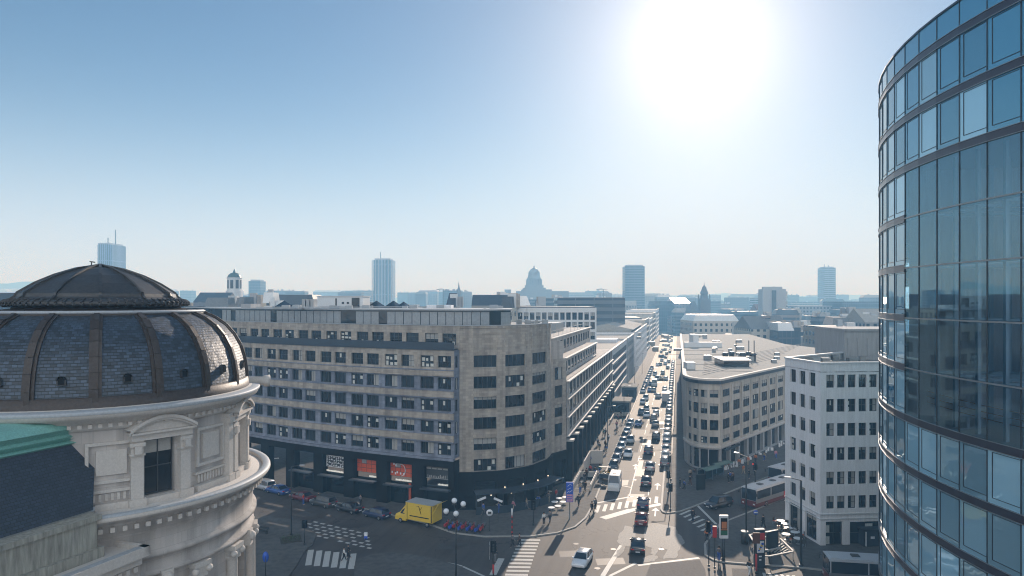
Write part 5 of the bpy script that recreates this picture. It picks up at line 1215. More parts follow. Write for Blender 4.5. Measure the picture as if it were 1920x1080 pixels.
# named mid-distance blocks
random.seed(5)
def block(px0, px1, yt, Z, dep, hue, fmat, label, kind=0, rot=0.0, geo=None):
    x0, x1 = P(px0, Z), P(px1, Z); e = gen(x0, x1, Z, dep, Hh(yt, Z), rot, kind, hue, fmat, label, None, False); return e
e = block(968, 1118, 577, 215, 22, (1.2, 1.2, 1.2), MT['concrete'], 'modern white block with a regular grid of tall windows behind the corner tower')
Z = 215; w = MB(); x0, x1 = P(968, Z), P(1118, Z); L = x1 - x0
facade(w, e, (x0, Z - .6), (x1, Z - .6), 14, Hh(577, Z), [(.5 + i * 1.9, 1.9 + i * 1.9, z, z + 2.3) for i in range(13) for z in (25.2, 22.2, 19)], .4, gl='glass'); w.build('grid_front', MT['white'], e, world=True)
block(1045, 1172, 559, 330, 25, (.45, .5, .55), F3, 'long dark slab behind the white grid block')
block(1107, 1204, 596, 430, 30, (.7, .72, .8), F1, 'low dark grey block behind the folded pale roof')
block(350, 470, 571, 250, 20, (1.1, 1.1, 1.15), MT['palegrey'], 'pale grey hall below the lantern tower', 0)
block(600, 720, 557, 300, 26, (.5, .55, .62), F3, 'long dark block right of the lantern tower', 0)
block(1236, 1264, 571, 700, 60, (.55, .62, .75), F5, 'dark blue mansard block closing the bend of the boulevard', 2)
block(1265, 1296, 569, 730, 50, (.7, .72, .8), F1, 'gabled blue-grey block beside the bend of the boulevard', 1)
block(1300, 1386, 602, 390, 30, (1.1, 1.05, 1.0), F2, 'long three-storey block with pale windows beyond the broad roof', 2)
block(1384, 1440, 602, 400, 30, (.6, .6, .65), F3, 'dark hall with glazed ribbon and flat pale roof', 0)
block(1580, 1662, 566, 620, 40, (.9, 1.0, 1.1), F5, 'broad glassy block in haze left of the glass tower')
block(1495, 1580, 574, 640, 40, (1.0, 1.05, 1.1), F1, 'low pale blue block in haze under the slender tower')
e = block(1368, 1552, 631, 330, 14, (.5, .5, .52), MT['concrete'], 'long dark curved wall behind the broad pale roof', 0, R(-22))
RFk = list(RF); RF[:] = [RF[1]] * 5
block(500, 590, 571, 240, 14, (.6, .62, .7), F2, 'dark slate mansard right of the lantern tower', 2)
block(694, 800, 569, 262, 12, (.5, .55, .65), F1, 'long dark ridged roof below the striped blue tower', 1)
block(806, 905, 571, 236, 14, (.7, .7, .75), F2, 'dark mansard in front of the thin spire', 2)
block(362, 424, 566, 300, 14, (.6, .6, .65), F1, 'dark ridged roof just left of the lantern tower', 1)
block(884, 962, 573, 225, 12, (.8, .8, .8), F2, 'low slate roof left of the courthouse', 1)
RF[:] = RFk
# pink banners on poles
for px, lab in ((1545, 'pink flag on the left pole above low roofs'), (1564, 'pink flag on the right pole above low roofs')):
    Z = 300; x = P(px, Z); e = empty('flag', (x, Z, 0), 0, lab, 'flag', None); b = MB(); b.bar((x, Z, 0), (x, Z, Hh(631, Z)), .15); b.build('pole', MT['white'], e, world=True)
    b = MB(); b.box(x + .1, x + 1.5, Z - .03, Z + .03, Hh(648, Z), Hh(632, Z)); b.build('flag_cloth', mat('pink_cloth', (.7, .12, .25), .7), e, world=True)
# far hills
def hill(px0, px1, Z, ytop, m, name='hill'):
    b = MB(); n_ = 40; prev = None
    for i in range(n_ + 1):
        px = px0 + (px1 - px0) * i / n_; x = P(px, Z); h = Hh(ytop + 2.2 * math.sin(i * .7 + px0) + 1.6 * math.sin(i * 1.9), Z)
        if prev: b.face([(prev[0], Z, -.4), (x, Z, -.4), (x, Z + 60, h), (prev[0], Z + 60, prev[1])], smooth=True); b.face([(x, Z + 60, h), (x, Z + 500, h * .6), (prev[0], Z + 500, prev[1] * .6), (prev[0], Z + 60, prev[1])])
        prev = (x, h)
    tag(b.build(name, m), kind='structure')
hill(-900, 150, 2600, 530, mat('wooded_hill', (.045, .06, .05), .95, noise=.5, nscale=.01), 'hill')
hill(300, 1500, 3900, 556, MT['ground'], 'hill'); hill(1150, 2600, 3600, 553, MT['ground'], 'hill')
random.seed(21)
b = MB()
for k in range(70):
    px = random.uniform(-20, 62); Z = random.uniform(1700, 2400); x = P(px, Z); s_ = random.uniform(8, 20); b.box(x, x + s_, Z, Z + 15, 0, Hh(random.uniform(541, 546), Z))
tag(b.build('distant_houses', MT['white']), 'white distant houses below the wooded hill at the far left', 'houses', kind='stuff')
b = MB(); b.prism([(P(-60, 120), 118), (P(50, 120), 124), (P(60, 160), 160), (P(-80, 160), 160)], 0, 31.5); 
block(-60, 42, 551, 180, 40, (.4, .45, .6), MT['darkband'], 'dark blue flat roof left of the slate dome', 0)

# haze: even pale air round everything
b = MB(); b.box(-4000, 4000, -350, 5000, -1.5, 175)
hz2 = bpy.data.materials.new('haze'); hz2.use_nodes = True; t = hz2.node_tree; t.nodes.clear(); o_ = N(t, 'ShaderNodeOutputMaterial'); v_ = N(t, 'ShaderNodeVolumePrincipled')
v_.inputs['Color'].default_value = (.29, .63, 1.0, 1); v_.inputs['Absorption Color'].default_value = (1, 1, 1, 1); v_.inputs['Density'].default_value = .00085; v_.inputs['Anisotropy'].default_value = .1; t.links.new(v_.outputs[0], o_.inputs['Volume'])
tag(b.build('haze', hz2), 'pale blue haze in the air over the city', 'haze', kind='stuff')
# ================================================================== vehicles
def loft(b, secs, mi=0, smooth=True, close=True):
    """secs: list of closed rings with the same count"""
    base = len(b.v); n = len(secs[0])
    for s_ in secs: b.v += [tuple(p) for p in s_]
    for i in range(len(secs) - 1):
        for j in range(n):
            k = (j + 1) % n; b.f.append((base + i * n + j, base + i * n + k, base + (i + 1) * n + k, base + (i + 1) * n + j)); b.m.append(mi); b.uv.append(None); b.sm.append(smooth)
    if close:
        b.f.append(tuple(base + j for j in reversed(range(n)))); b.m.append(mi); b.uv.append(None); b.sm.append(False)
        b.f.append(tuple(base + (len(secs) - 1) * n + j for j in range(n))); b.m.append(mi); b.uv.append(None); b.sm.append(False)
def car_meshes(L=4.2, W=1.78, Hc=1.46, kind='hatch'):
    """front at +x; local origin on the ground under the middle"""
    w = W / 2; h = L / 2
    if kind == 'hatch': top = [(-h + .25, .98), (-h + .5, Hc - .1), (-h + 1.1, Hc), (.35, Hc - .02), (1.02, .96)]
    elif kind == 'sedan': top = [(-h + .75, .95), (-h + 1.35, Hc - .06), (-.3, Hc), (.5, Hc - .05), (1.15, .93)]
    else: top = [(-h + .12, 1.05), (-h + .28, Hc - .12), (-h + .9, Hc), (.5, Hc - .03), (1.15, 1.0)]
    body = MB(); prof = [(-h, .42, .72), (-h + .05, .25, .95), (-h + .3, .2, 1.0 if kind != 'sedan' else .95), (-.9, .18, .96), (.6, .18, .94), (1.15, .18, .92), (h - .45, .2, .82), (h - .12, .26, .7), (h, .4, .58)]
    secs = []
    for x, z0, z1 in prof:
        f_ = 1 - .16 * max(0, (abs(x) - h + .55) / .55) ** 2; ww = w * f_; zm = (z0 + z1) * .52
        secs.append([(x, -ww * .86, z0), (x, ww * .86, z0), (x, ww, zm * .75), (x, ww, zm * 1.12), (x, ww * .92, z1 - .04), (x, ww * .7, z1), (x, -ww * .7, z1), (x, -ww * .92, z1 - .04), (x, -ww, zm * 1.12), (x, -ww, zm * .75)])
    loft(body, secs)
    # roof panel and pillars in body colour
    i0, i1, i2, i3, i4 = top
    rw = w * .74; bw = w * .9
    body.face([(i1[0], -rw, i1[1]), (i3[0], -rw, i3[1]), (i3[0], rw, i3[1]), (i1[0], rw, i1[1])]) if False else None
    loft(body, [[(x, -rw * k, z - .05), (x, rw * k, z - .05), (x, rw * k * .96, z), (x, -rw * k * .96, z)] for (x, z), k in ((i1, .98), (i2, 1), ((i2[0] * .3 + i3[0] * .7, Hc + .005), 1), (i3, .96))])
    for s_ in (-1, 1):
        for (x0, z0), (x1, z1) in ((i0, i1), (i4, i3)): body.bar((x0, s_ * bw, z0 - .03), (x1, s_ * rw * .98, z1 - .02), .08)
        mx = (i2[0] + i3[0]) / 2 - .1; body.bar((mx, s_ * bw, .93), (mx, s_ * rw, Hc - .04), .07)
        body.box(.78, .95, s_ * (w + .02) - .09, s_ * (w + .02) + .09, .9, 1.05)
    bm = body.build('body', MT['carpaint'], mesh_only=True)
    def panel(q, nm): g = MB(); g.face(q); return g.build(nm, MT['carglass'], mesh_only=True)
    ws = panel([(i4[0], -bw * .97, i4[1] - .02), (i4[0], bw * .97, i4[1] - .02), (i3[0], rw * .96, i3[1] - .02), (i3[0], -rw * .96, i3[1] - .02)], 'windscreen')
    rwn = panel([(i0[0], bw * .97, i0[1] - .02), (i0[0], -bw * .97, i0[1] - .02), (i1[0], -rw * .96, i1[1] - .03), (i1[0], rw * .96, i1[1] - .03)], 'rear_window')
    sw = []
    for s_ in (-1, 1):
        q = [(i0[0] + .03, s_ * bw * .985, i0[1] - .03), (i4[0] - .03, s_ * bw * .985, i4[1] - .03), (i3[0], s_ * rw * .99, i3[1] - .03), (i2[0], s_ * rw * .99, Hc - .03), (i1[0], s_ * rw * .97, i1[1] - .03)]
        sw.append(panel(q if s_ < 0 else list(reversed(q)), 'side_window'))
    wh = MB(); M4 = Matrix.Rotation(R(90), 4, 'X')
    t_ = MB(); t_.lathe([(.2, -.11), (.31, -.11), (.33, -.08), (.33, .08), (.31, .11), (.2, .11)], 18, mi=0); t_.lathe([(.0001, -.09), (.2, -.105), (.2, .105), (.0001, .09)], 10, mi=1)
    t_.v = [tuple(M4 @ Vector(p)) for p in t_.v]; wm = t_.build('wheel', [MT['tyre'], MT['rim']], mesh_only=True)
    hl = MB(); hl.box(-.06, .03, -.2, .2, -.07, .08, taper=.02); hm = hl.build('headlight', MT['headlight'], mesh_only=True); tm = hl.build('taillight', MT['taillight'], mesh_only=True)
    pl = MB(); pl.box(-.02, .02, -.26, .26, -.06, .06); pm = pl.build('number_plate', MT['whitesig'], mesh_only=True)
    return dict(L=L, W=W, body=bm, ws=ws, rw=rwn, sw=sw, wheel=wm, hl=hm, tl=tm, plate=pm)
CK = {'hatch': car_meshes(), 'sedan': car_meshes(4.6, 1.8, 1.42, 'sedan'), 'suv': car_meshes(4.5, 1.86, 1.66, 'wagon'), 'small': car_meshes(3.7, 1.66, 1.5, 'hatch')}
HOUSE = {'white': (.75, .76, .78), 'silver': (.42, .43, .45), 'dark grey': (.07, .075, .08), 'black': (.015, .015, .018), 'blue': (.03, .09, .3), 'dark blue': (.015, .03, .09), 'red': (.35, .02, .02), 'dark red': (.12, .015, .02), 'beige': (.38, .34, .27), 'grey': (.2, .2, .21)}
def make_car(kind, colname, loc, ang, label, group, full=2):
    m = CK[kind]; col = HOUSE[colname]; e = empty('car', loc, ang, label, 'car', group)
    inst('body', m['body'], e, color=col); inst('windscreen', m['ws'], e); inst('rear_window', m['rw'], e)
    for s_ in m['sw']: inst('side_window', s_, e)
    L, W = m['L'], m['W']
    if full >= 1:
        for sx in (-1, 1):
            for sy in (-1, 1): inst('wheel', m['wheel'], e, (sx * L * .305 + .02, sy * (W / 2 - .12), .33))
    if full >= 2:
        for sy in (-1, 1): inst('headlight', m['hl'], e, (L / 2 - .08, sy * W * .33, .66)); inst('taillight', m['tl'], e, (-L / 2 + .06, sy * W * .36, .82))
        inst('number_plate', m['plate'], e, (L / 2 + .01, 0, .42)); inst('number_plate', m['plate'], e, (-L / 2 - .01, 0, .55))
    return e
FWD = math.atan2(SD.y, SD.x); BWD = FWD + math.pi
ORD = ['first', 'second', 'third', 'fourth', 'fifth', 'sixth', 'seventh', 'eighth', 'ninth', 'tenth', 'eleventh', 'twelfth', 'thirteenth', 'fourteenth', 'fifteenth', 'sixteenth', 'seventeenth', 'eighteenth', 'nineteenth', 'twentieth', '21st', '22nd', '23rd', '24th', '25th', '26th', '27th', '28th', '29th', '30th', '31st', '32nd']
KN = {'hatch': 'hatchback', 'sedan': 'saloon', 'suv': 'estate car', 'small': 'small hatchback'}
random.seed(31)
# left kerb row, facing the camera
for i, (z, cn) in enumerate(zip([126.5, 132, 137.6, 143.2, 148.8, 154.4, 160.3, 166, 171.8, 232, 238, 244, 251, 258, 266, 274, 283, 292, 301, 312], ['dark grey', 'silver', 'grey', 'white', 'silver', 'black', 'white', 'silver', 'white', 'white', 'grey', 'blue', 'silver', 'white', 'black', 'white', 'grey', 'silver', 'white', 'grey'])):
    k = random.choice(['hatch', 'sedan', 'suv', 'small']); make_car(k, cn, ST(-11.55, z, .0), BWD + random.uniform(-.03, .03), '%s %s, %s from the crossing in the row parked at the left kerb' % (cn, KN[k], ORD[i]), 'cars parked along the left kerb', 2 if i < 5 else 1)
# right kerb row
cols = ['grey', 'white', 'white', 'silver', 'white', 'silver', 'black', 'silver', 'white', 'grey', 'white', 'silver', 'white', 'dark grey', 'white', 'beige', 'white', 'silver', 'black', 'white', 'silver', 'white', 'grey', 'white', 'silver', 'white', 'black', 'silver', 'white', 'white']
z = 129.5
for i, cn in enumerate(cols):
    k = random.choice(['hatch', 'sedan', 'suv', 'small']) if i else 'suv'; make_car(k, cn, ST(-2.35, z, 0), FWD + random.uniform(-.03, .03), '%s %s, %s from the junction in the row parked at the right kerb' % (cn, KN[k], ORD[i]), 'cars parked along the right kerb', 2 if i < 4 else (1 if i < 12 else 0)); z += 5.6 + (i == 8) * 3 + i * .12
# moving traffic, placed where the photo shows it
def mov(px, py, kind, cn, away, label, full=2, da_=0.0):
    p = G(px, py); make_car(kind, cn, p, (FWD if away else BWD) + da_, label, 'cars driving on the boulevard', full)
mov(1092, 1057, 'hatch', 'white', False, 'white hatchback turning alone at the front of the sunlit junction', 2, -.12)
mov(1196, 1031, 'sedan', 'black', True, 'black saloon on the pale road patch, nearest in its queue', 2, .05)
mov(1203, 980, 'sedan', 'dark red', True, 'dark red car just past the crossing, behind the black saloon', 2)
mov(1206, 950, 'hatch', 'dark blue', True, 'dark blue hatchback driving over the sunlit crossing', 2)
mov(1212, 908, 'sedan', 'dark grey', True, 'dark grey saloon nearest beyond the sunlit crossing', 2)
mov(1219, 880, 'sedan', 'silver', True, 'silver saloon with glinting rear window two cars beyond the crossing', 2)
mov(1216, 850, 'suv', 'dark blue', True, 'dark blue estate car astride the right hand lane line', 2)
mov(1230, 823, 'suv', 'black', True, 'black estate car in the right lane level with the stone corner', 1)
mov(1229, 799, 'sedan', 'grey', True, 'grey saloon in the right lane behind the truck', 1)
mov(1230, 778, 'hatch', 'white', True, 'white hatchback in the right lane short of the truck', 1)
mov(1178, 855, 'sedan', 'white', False, 'white saloon coming towards the van in the left lane', 2)
mov(1182, 829, 'hatch', 'silver', False, 'silver hatchback in the left lane, second behind the van', 2)
mov(1197, 798, 'sedan', 'blue', False, 'blue saloon in the left lane beside the metro entrance wall', 2)
mov(1212, 770, 'small', 'silver', False, 'small silver car following the blue saloon', 1)
mov(1205, 757, 'small', 'white', False, 'small white car close to the left kerb far up the street', 1)
mov(1219, 734, 'sedan', 'blue', False, 'blue car behind the small white one far up the street', 1)
random.seed(44); used = []
for i in range(64):
    lane = i % 4; s = (-9.6, -7.9, -6.2, -4.5)[lane]; away = lane >= 2; z = 190 + (i // 4) * 27 + random.uniform(-12, 12)
    if i % 7 in (3, 5): continue
    cn = random.choice(['white', 'silver', 'grey', 'white', 'dark blue', 'white', 'silver', 'beige', 'dark grey']); k = random.choice(['hatch', 'sedan', 'suv', 'small'])
    if away and lane == 3 and z < 215: z += 20
    make_car(k, cn, ST(s + random.uniform(-.25, .25), z), FWD if away else BWD, '%s %s in the distant traffic, %s row up the %s lane' % (cn, KN[k], ORD[i // 4], ['far left', 'inner left', 'inner right', 'far right'][lane]), 'distant traffic on the boulevard', 0)
# parked cars in shade on the left
for px, py, k, cn, lab in ((494, 917, 'suv', 'silver', 'silver estate car parked in shade, first out from behind the rotunda'), (521, 925, 'sedan', 'blue', 'blue saloon parked in shade behind the silver estate car'), (567, 938, 'sedan', 'dark red', 'dark red saloon parked in shade below the white lattice sign'), (606, 948, 'suv', 'dark grey', 'dark grey estate car parked in shade beside the dark red saloon'), (655, 959, 'sedan', 'black', 'black saloon parked in shade below the orange tiled sign'), (706, 970, 'hatch', 'dark blue', 'dark blue hatchback parked in shade next to the yellow lorry')):
    q = G(px, py); a_ = math.atan2(-(G(706, 970) - G(494, 917)).y, -(G(706, 970) - G(494, 917)).x); make_car(k, cn, q, a_, lab, 'cars parked in front of the curved block', 2)
make_car('suv', 'black', G(1347, 951), math.atan2(-.62, -.78) - .15, 'black estate car with chrome grille waiting beside the right hand crossing', 'cars driving on the boulevard', 2)
# white minibus
def van(loc, ang, label):
    e = empty('van', loc, ang, label, 'van'); b = MB()
    secs = []
    for x, z1, ww in ((-2.7, 2.35, .92), (-2.6, 2.5, .98), (1.2, 2.5, .98), (1.9, 1.45, .98), (2.55, 1.2, .95), (2.7, .9, .88)):
        secs.append([(x, -ww, .3), (x, ww, .3), (x, ww, 1.2 if z1 > 1.3 else z1 * .8), (x, ww * .9, z1 - .08), (x, ww * .75, z1), (x, -ww * .75, z1), (x, -ww * .9, z1 - .08), (x, -ww, 1.2 if z1 > 1.3 else z1 * .8)])
    loft(b, secs, smooth=False); inst('body', b.build('body', MT['white'], mesh_only=True), e)
    b = MB(); b.face([(1.98, -.86, 1.42), (1.98, .86, 1.42), (1.3, .72, 2.42), (1.3, -.72, 2.42)]); b.build('windscreen', MT['carglass'], e)
    for s_ in (-1, 1): b = MB(); b.box(-2.2, 1.1, s_ * .985 - .01, s_ * .985 + .01, 1.35, 1.95); b.build('side_window', MT['carglass'], e)
    b = MB(); b.box(-.4, .2, -.3, .3, 2.5, 2.56); b.build('roof_vent', MT['frame'], e)
    for sx in (-1.7, 1.7):
        for sy in (-.88, .88): inst('wheel', CK['hatch']['wheel'], e, (sx, sy, .33))
    for sy in (-.7, .7): inst('headlight', CK['hatch']['hl'], e, (2.62, sy, .85))
    return e
van(G(1151, 921) + SD * 1.6, BWD, 'white minibus with blue windscreen waiting at the stop line by the metro stairs')
van(G(1227, 724), BWD, 'white van coming down the left lane far up the street')
# box truck in the right lane
def boxtruck(loc, ang, label, m, front=True, cab=None):
    e = empty('lorry', loc, ang, label, 'lorry'); b = MB(); b.box(-3.2, 1.3, -1.15, 1.15, .75, 3.1); b.build('cargo_box', m, e)
    b = MB(); b.box(-3.22, 1.32, -1.17, 1.17, 3.1, 3.16); b.build('box_roof', MT['zinc'], e)
    b = MB(); secs = []
    for x, z1, ww in ((1.32, 2.5, 1.0), (1.6, 2.5, 1.0), (2.5, 1.45, 1.0), (3.2, 1.15, .97), (3.35, .85, .9)): secs.append([(x, -ww, .4), (x, ww, .4), (x, ww, z1 * .7), (x, ww * .88, z1), (x, -ww * .88, z1), (x, -ww, z1 * .7)])
    loft(b, secs, smooth=False); b.build('cab', cab or m, e)
    b = MB(); b.face([(2.56, -.86, 1.44), (2.56, .86, 1.44), (1.7, .8, 2.42), (1.7, -.8, 2.42)]); b.build('windscreen', MT['carglass'], e)
    for s_ in (-1, 1):
        q = [(1.6, s_ * 1.01, 1.35), (2.35, s_ * 1.01, 1.35), (2.0, s_ * .98, 1.85), (1.6, s_ * .95, 2.15)]; b = MB(); b.face(q if s_ < 0 else list(reversed(q))); b.build('side_window', MT['carglass'], e)
    for sx in (-2.2, 2.3):
        for sy in (-.95, .95): inst('wheel', CK['hatch']['wheel'], e, (sx, sy, .36))
    return e
boxtruck(G(1248, 757) + SD * 3, FWD, 'big white box lorry in the right lane far up the street', MT['white'])
q = G(784, 981); ang = math.atan2((G(740, 972) - G(820, 987)).y, (G(740, 972) - G(820, 987)).x)
yt = boxtruck(q, ang, 'yellow delivery lorry with tail lift parked in shade before the black shop floor', MT['yellow'])
for s_ in (1,):                            # camera side of the box (local +y side faces the camera)
    b = MB(); yy = 1.165
    b.box(-2.6, .6, yy - .01, yy + .01, 1.25, 1.38); b.box(-3.1, -2.95, yy - .01, yy + .01, .8, 3.05); b.box(1.0, 1.06, yy - .01, yy + .01, .8, 3.05)
    b.bar((-1.5, yy, 2.75), (-1.1, yy, 2.2), .12, .02); b.bar((-.95, yy, 2.8), (-1.35, yy, 1.75), .14, .02); b.bar((-.95, yy, 2.8), (-.6, yy, 2.75), .12, .02)
    b.build('livery_mark', MT['black'], yt)
b = MB(); b.face([(-3.22, -1.1, 3.1), (-3.22, 1.1, 3.1), (-4.3, 1.1, 3.55), (-4.3, -1.1, 3.55)]); b.bar((-3.2, 1.1, 2.0), (-4.2, 1.1, 3.5), .08); b.build('tail_flap', MT['yellow'], yt)
# buses
def bus(loc, ang, label, L=12.0):
    e = empty('bus', loc, ang, label, 'bus', None); b = MB(); h = L / 2
    b.box(-h, h, -1.27, 1.27, .35, .9, 0); b.box(-h, h, -1.25, 1.25, .9, 1.5, 1); b.build('lower_body', [mat('bus_red', (.13, .03, .028), .35, coat=.4), MT['silver'] if 'silver' in MT else MT['metal']], e)
    b = MB(); b.box(-h + .02, h - .12, -1.24, 1.24, 1.5, 2.75); b.build('window_band', MT['carglass'], e)
    b = MB(); b.box(-h, h, -1.27, 1.27, 2.75, 3.0); b.box(-h + .3, h - .3, -1.1, 1.1, 3.0, 3.08)
    for x in (-h + .1, -2, 2, h - .15):
        for s_ in (-1, 1): b.box(x - .06, x + .06, s_ * 1.255 - .012, s_ * 1.255 + .012, 1.5, 2.75)
    b.build('roof', mat('bus_roof', (.5, .52, .55), .45), e)
    for x in (-h * .55, -.5, h * .5): b = MB(); b.box(x - .45, x + .45, -.4, .4, 3.08, 3.2, taper=.05); b.build('roof_hatch', MT['frame'], e)
    b = MB(); b.box(h - .1, h + .03, -1.15, 1.15, 1.3, 2.9); b.build('windscreen', MT['carglass'], e)
    b = MB(); b.box(h + .03, h + .06, -1.2, 1.2, .5, 1.2); b.build('front_panel', mat('bus_red2', (.15, .03, .028), .35), e)
    for s_ in (-1, 1): b = MB(); b.box(h + .05, h + .1, s_ * .9 - .15, s_ * .9 + .15, .65, .85); b.build('headlight', MT['headlight'], e); b = MB(); b.bar((h, s_ * 1.2, 2.7), (h + .35, s_ * 1.5, 2.5), .06); b.box(h + .28, h + .38, s_ * 1.5 - .12, s_ * 1.5 + .12, 2.1, 2.5); b.build('mirror', MT['pole'], e)
    for sx in (-h * .55, h * .55):
        for sy in (-1.15, 1.15): w_ = inst('wheel', CK['hatch']['wheel'], e, (sx, sy, .45)); w_.scale = (1.4, 1.2, 1.4)
    return e
dirR = math.atan2(.62, .78)
e1 = bus((39.9 + .3, 106.1, 0), dirR + math.pi, 'red and grey bus with pale roof coming out of the right hand street')
b = MB(); b.box(-3.6, -1.6, 1.275, 1.3, .55, 1.5); b.build('advert', MT['redsig'], e1)
bus((48.9, 118.6, 0), dirR + math.pi, 'second bus half hidden behind the grey office building')
bus((40.6, 74.4, 0), math.pi + -.17, 'bus with pale blue roof and red nose at the foot of the glass tower')

# ================================================================== people
def make_person(pose):
    """one continuous skinned body, about 1.75 m"""
    P_ = {}; st = {'walk': .24, 'walk2': -.2, 'stand': .03}[pose]
    V = [(0, 0, .95), (0, 0, 1.18), (0, 0, 1.42), (0, 0, 1.52), (0.02, 0, 1.66),
         (0, .1, .92), (st * .45, .1, .5), (st * 1.2 if st > 0 else st * .9, .1, .08), (st * 1.2 + .16 if st > 0 else st * .9 + .16, .1, .05),
         (0, -.1, .92), (-st * .3, -.1, .5), (-st * 1.4, -.1, .1), (-st * 1.4 + .15, -.1, .05),
         (0, .2, 1.41), (-st * .4, .25, 1.13), (-st * .5 + .12, .24, .9), (-st * .5 + .18, .23, .8),
         (0, -.2, 1.41), (st * .4, -.25, 1.13), (st * .5 + .12, -.24, .9), (st * .5 + .18, -.23, .8)]
    E_ = [(0, 1), (1, 2), (2, 3), (3, 4), (0, 5), (5, 6), (6, 7), (7, 8), (0, 9), (9, 10), (10, 11), (11, 12), (2, 13), (13, 14), (14, 15), (15, 16), (2, 17), (17, 18), (18, 19), (19, 20)]
    RR = [.14, .13, .15, .055, .1, .09, .065, .05, .04, .09, .065, .05, .04, .065, .05, .038, .03, .065, .05, .038, .03]
    def skinned(Vs, Es, Rs, name, sub=1):
        me = bpy.data.meshes.new(name); me.from_pydata(Vs, Es, []); o = bpy.data.objects.new(name, me); link(o); md = o.modifiers.new('s', 'SKIN'); md.use_smooth_shade = True
        for i, sv in enumerate(me.skin_vertices[0].data): sv.radius = (Rs[i], Rs[i]); sv.use_root = (i == 0)
        o.modifiers.new('b', 'SUBSURF').levels = sub; dg = bpy.context.evaluated_depsgraph_get(); r_ = bpy.data.meshes.new_from_object(o.evaluated_get(dg)); bpy.data.objects.remove(o); return r_
    body = skinned(V, E_, RR, 'body'); body.materials.clear(); body.materials.append(MT['skin'])
    ci = [0, 1, 2, 13, 14, 15, 17, 18, 19]; mp = {v: i for i, v in enumerate(ci)}
    jac = skinned([V[i] for i in ci], [(mp[a], mp[b_]) for a, b_ in E_ if a in mp and b_ in mp], [RR[i] + .03 for i in ci], 'jacket'); jac.materials.append(MT['cloth'])
    ci = [0, 5, 6, 7, 9, 10, 11]; mp = {v: i for i, v in enumerate(ci)}
    tro = skinned([V[i] for i in ci], [(mp[a], mp[b_]) for a, b_ in E_ if a in mp and b_ in mp], [RR[i] + .022 for i in ci], 'trousers'); tro.materials.append(MT['cloth'])
    hb = MB(); hb.ball((-.01, 0, 1.69), .115, 8, sz=1.05); hair = hb.build('hair', MT['hair'], mesh_only=True)
    return body, jac, tro, hair
PM = {k: make_person(k) for k in ('walk', 'walk2', 'stand')}
CL = {'black': (.02, .02, .025), 'white': (.7, .7, .7), 'red': (.45, .03, .03), 'blue': (.04, .1, .35), 'grey': (.15, .15, .16), 'beige': (.35, .28, .2), 'orange': (.5, .15, .05), 'brown': (.1, .05, .03), 'pink': (.5, .2, .25), 'green': (.05, .15, .07)}
def person(px, py, pose, top_, bot, ang, where, h0=.13):
    b_, j_, t_, h_ = PM[pose]; p = G(px, py, h0); e = empty('person', p, ang, 'person in %s top, %s trousers %s' % (top_, bot, where), 'person'); s_ = random.uniform(.95, 1.05); e.scale = (s_, s_, s_)
    inst('body', b_, e); inst('jacket', j_, e, color=CL[top_]); inst('trousers', t_, e, color=CL[bot]); inst('hair', h_, e)
    return e
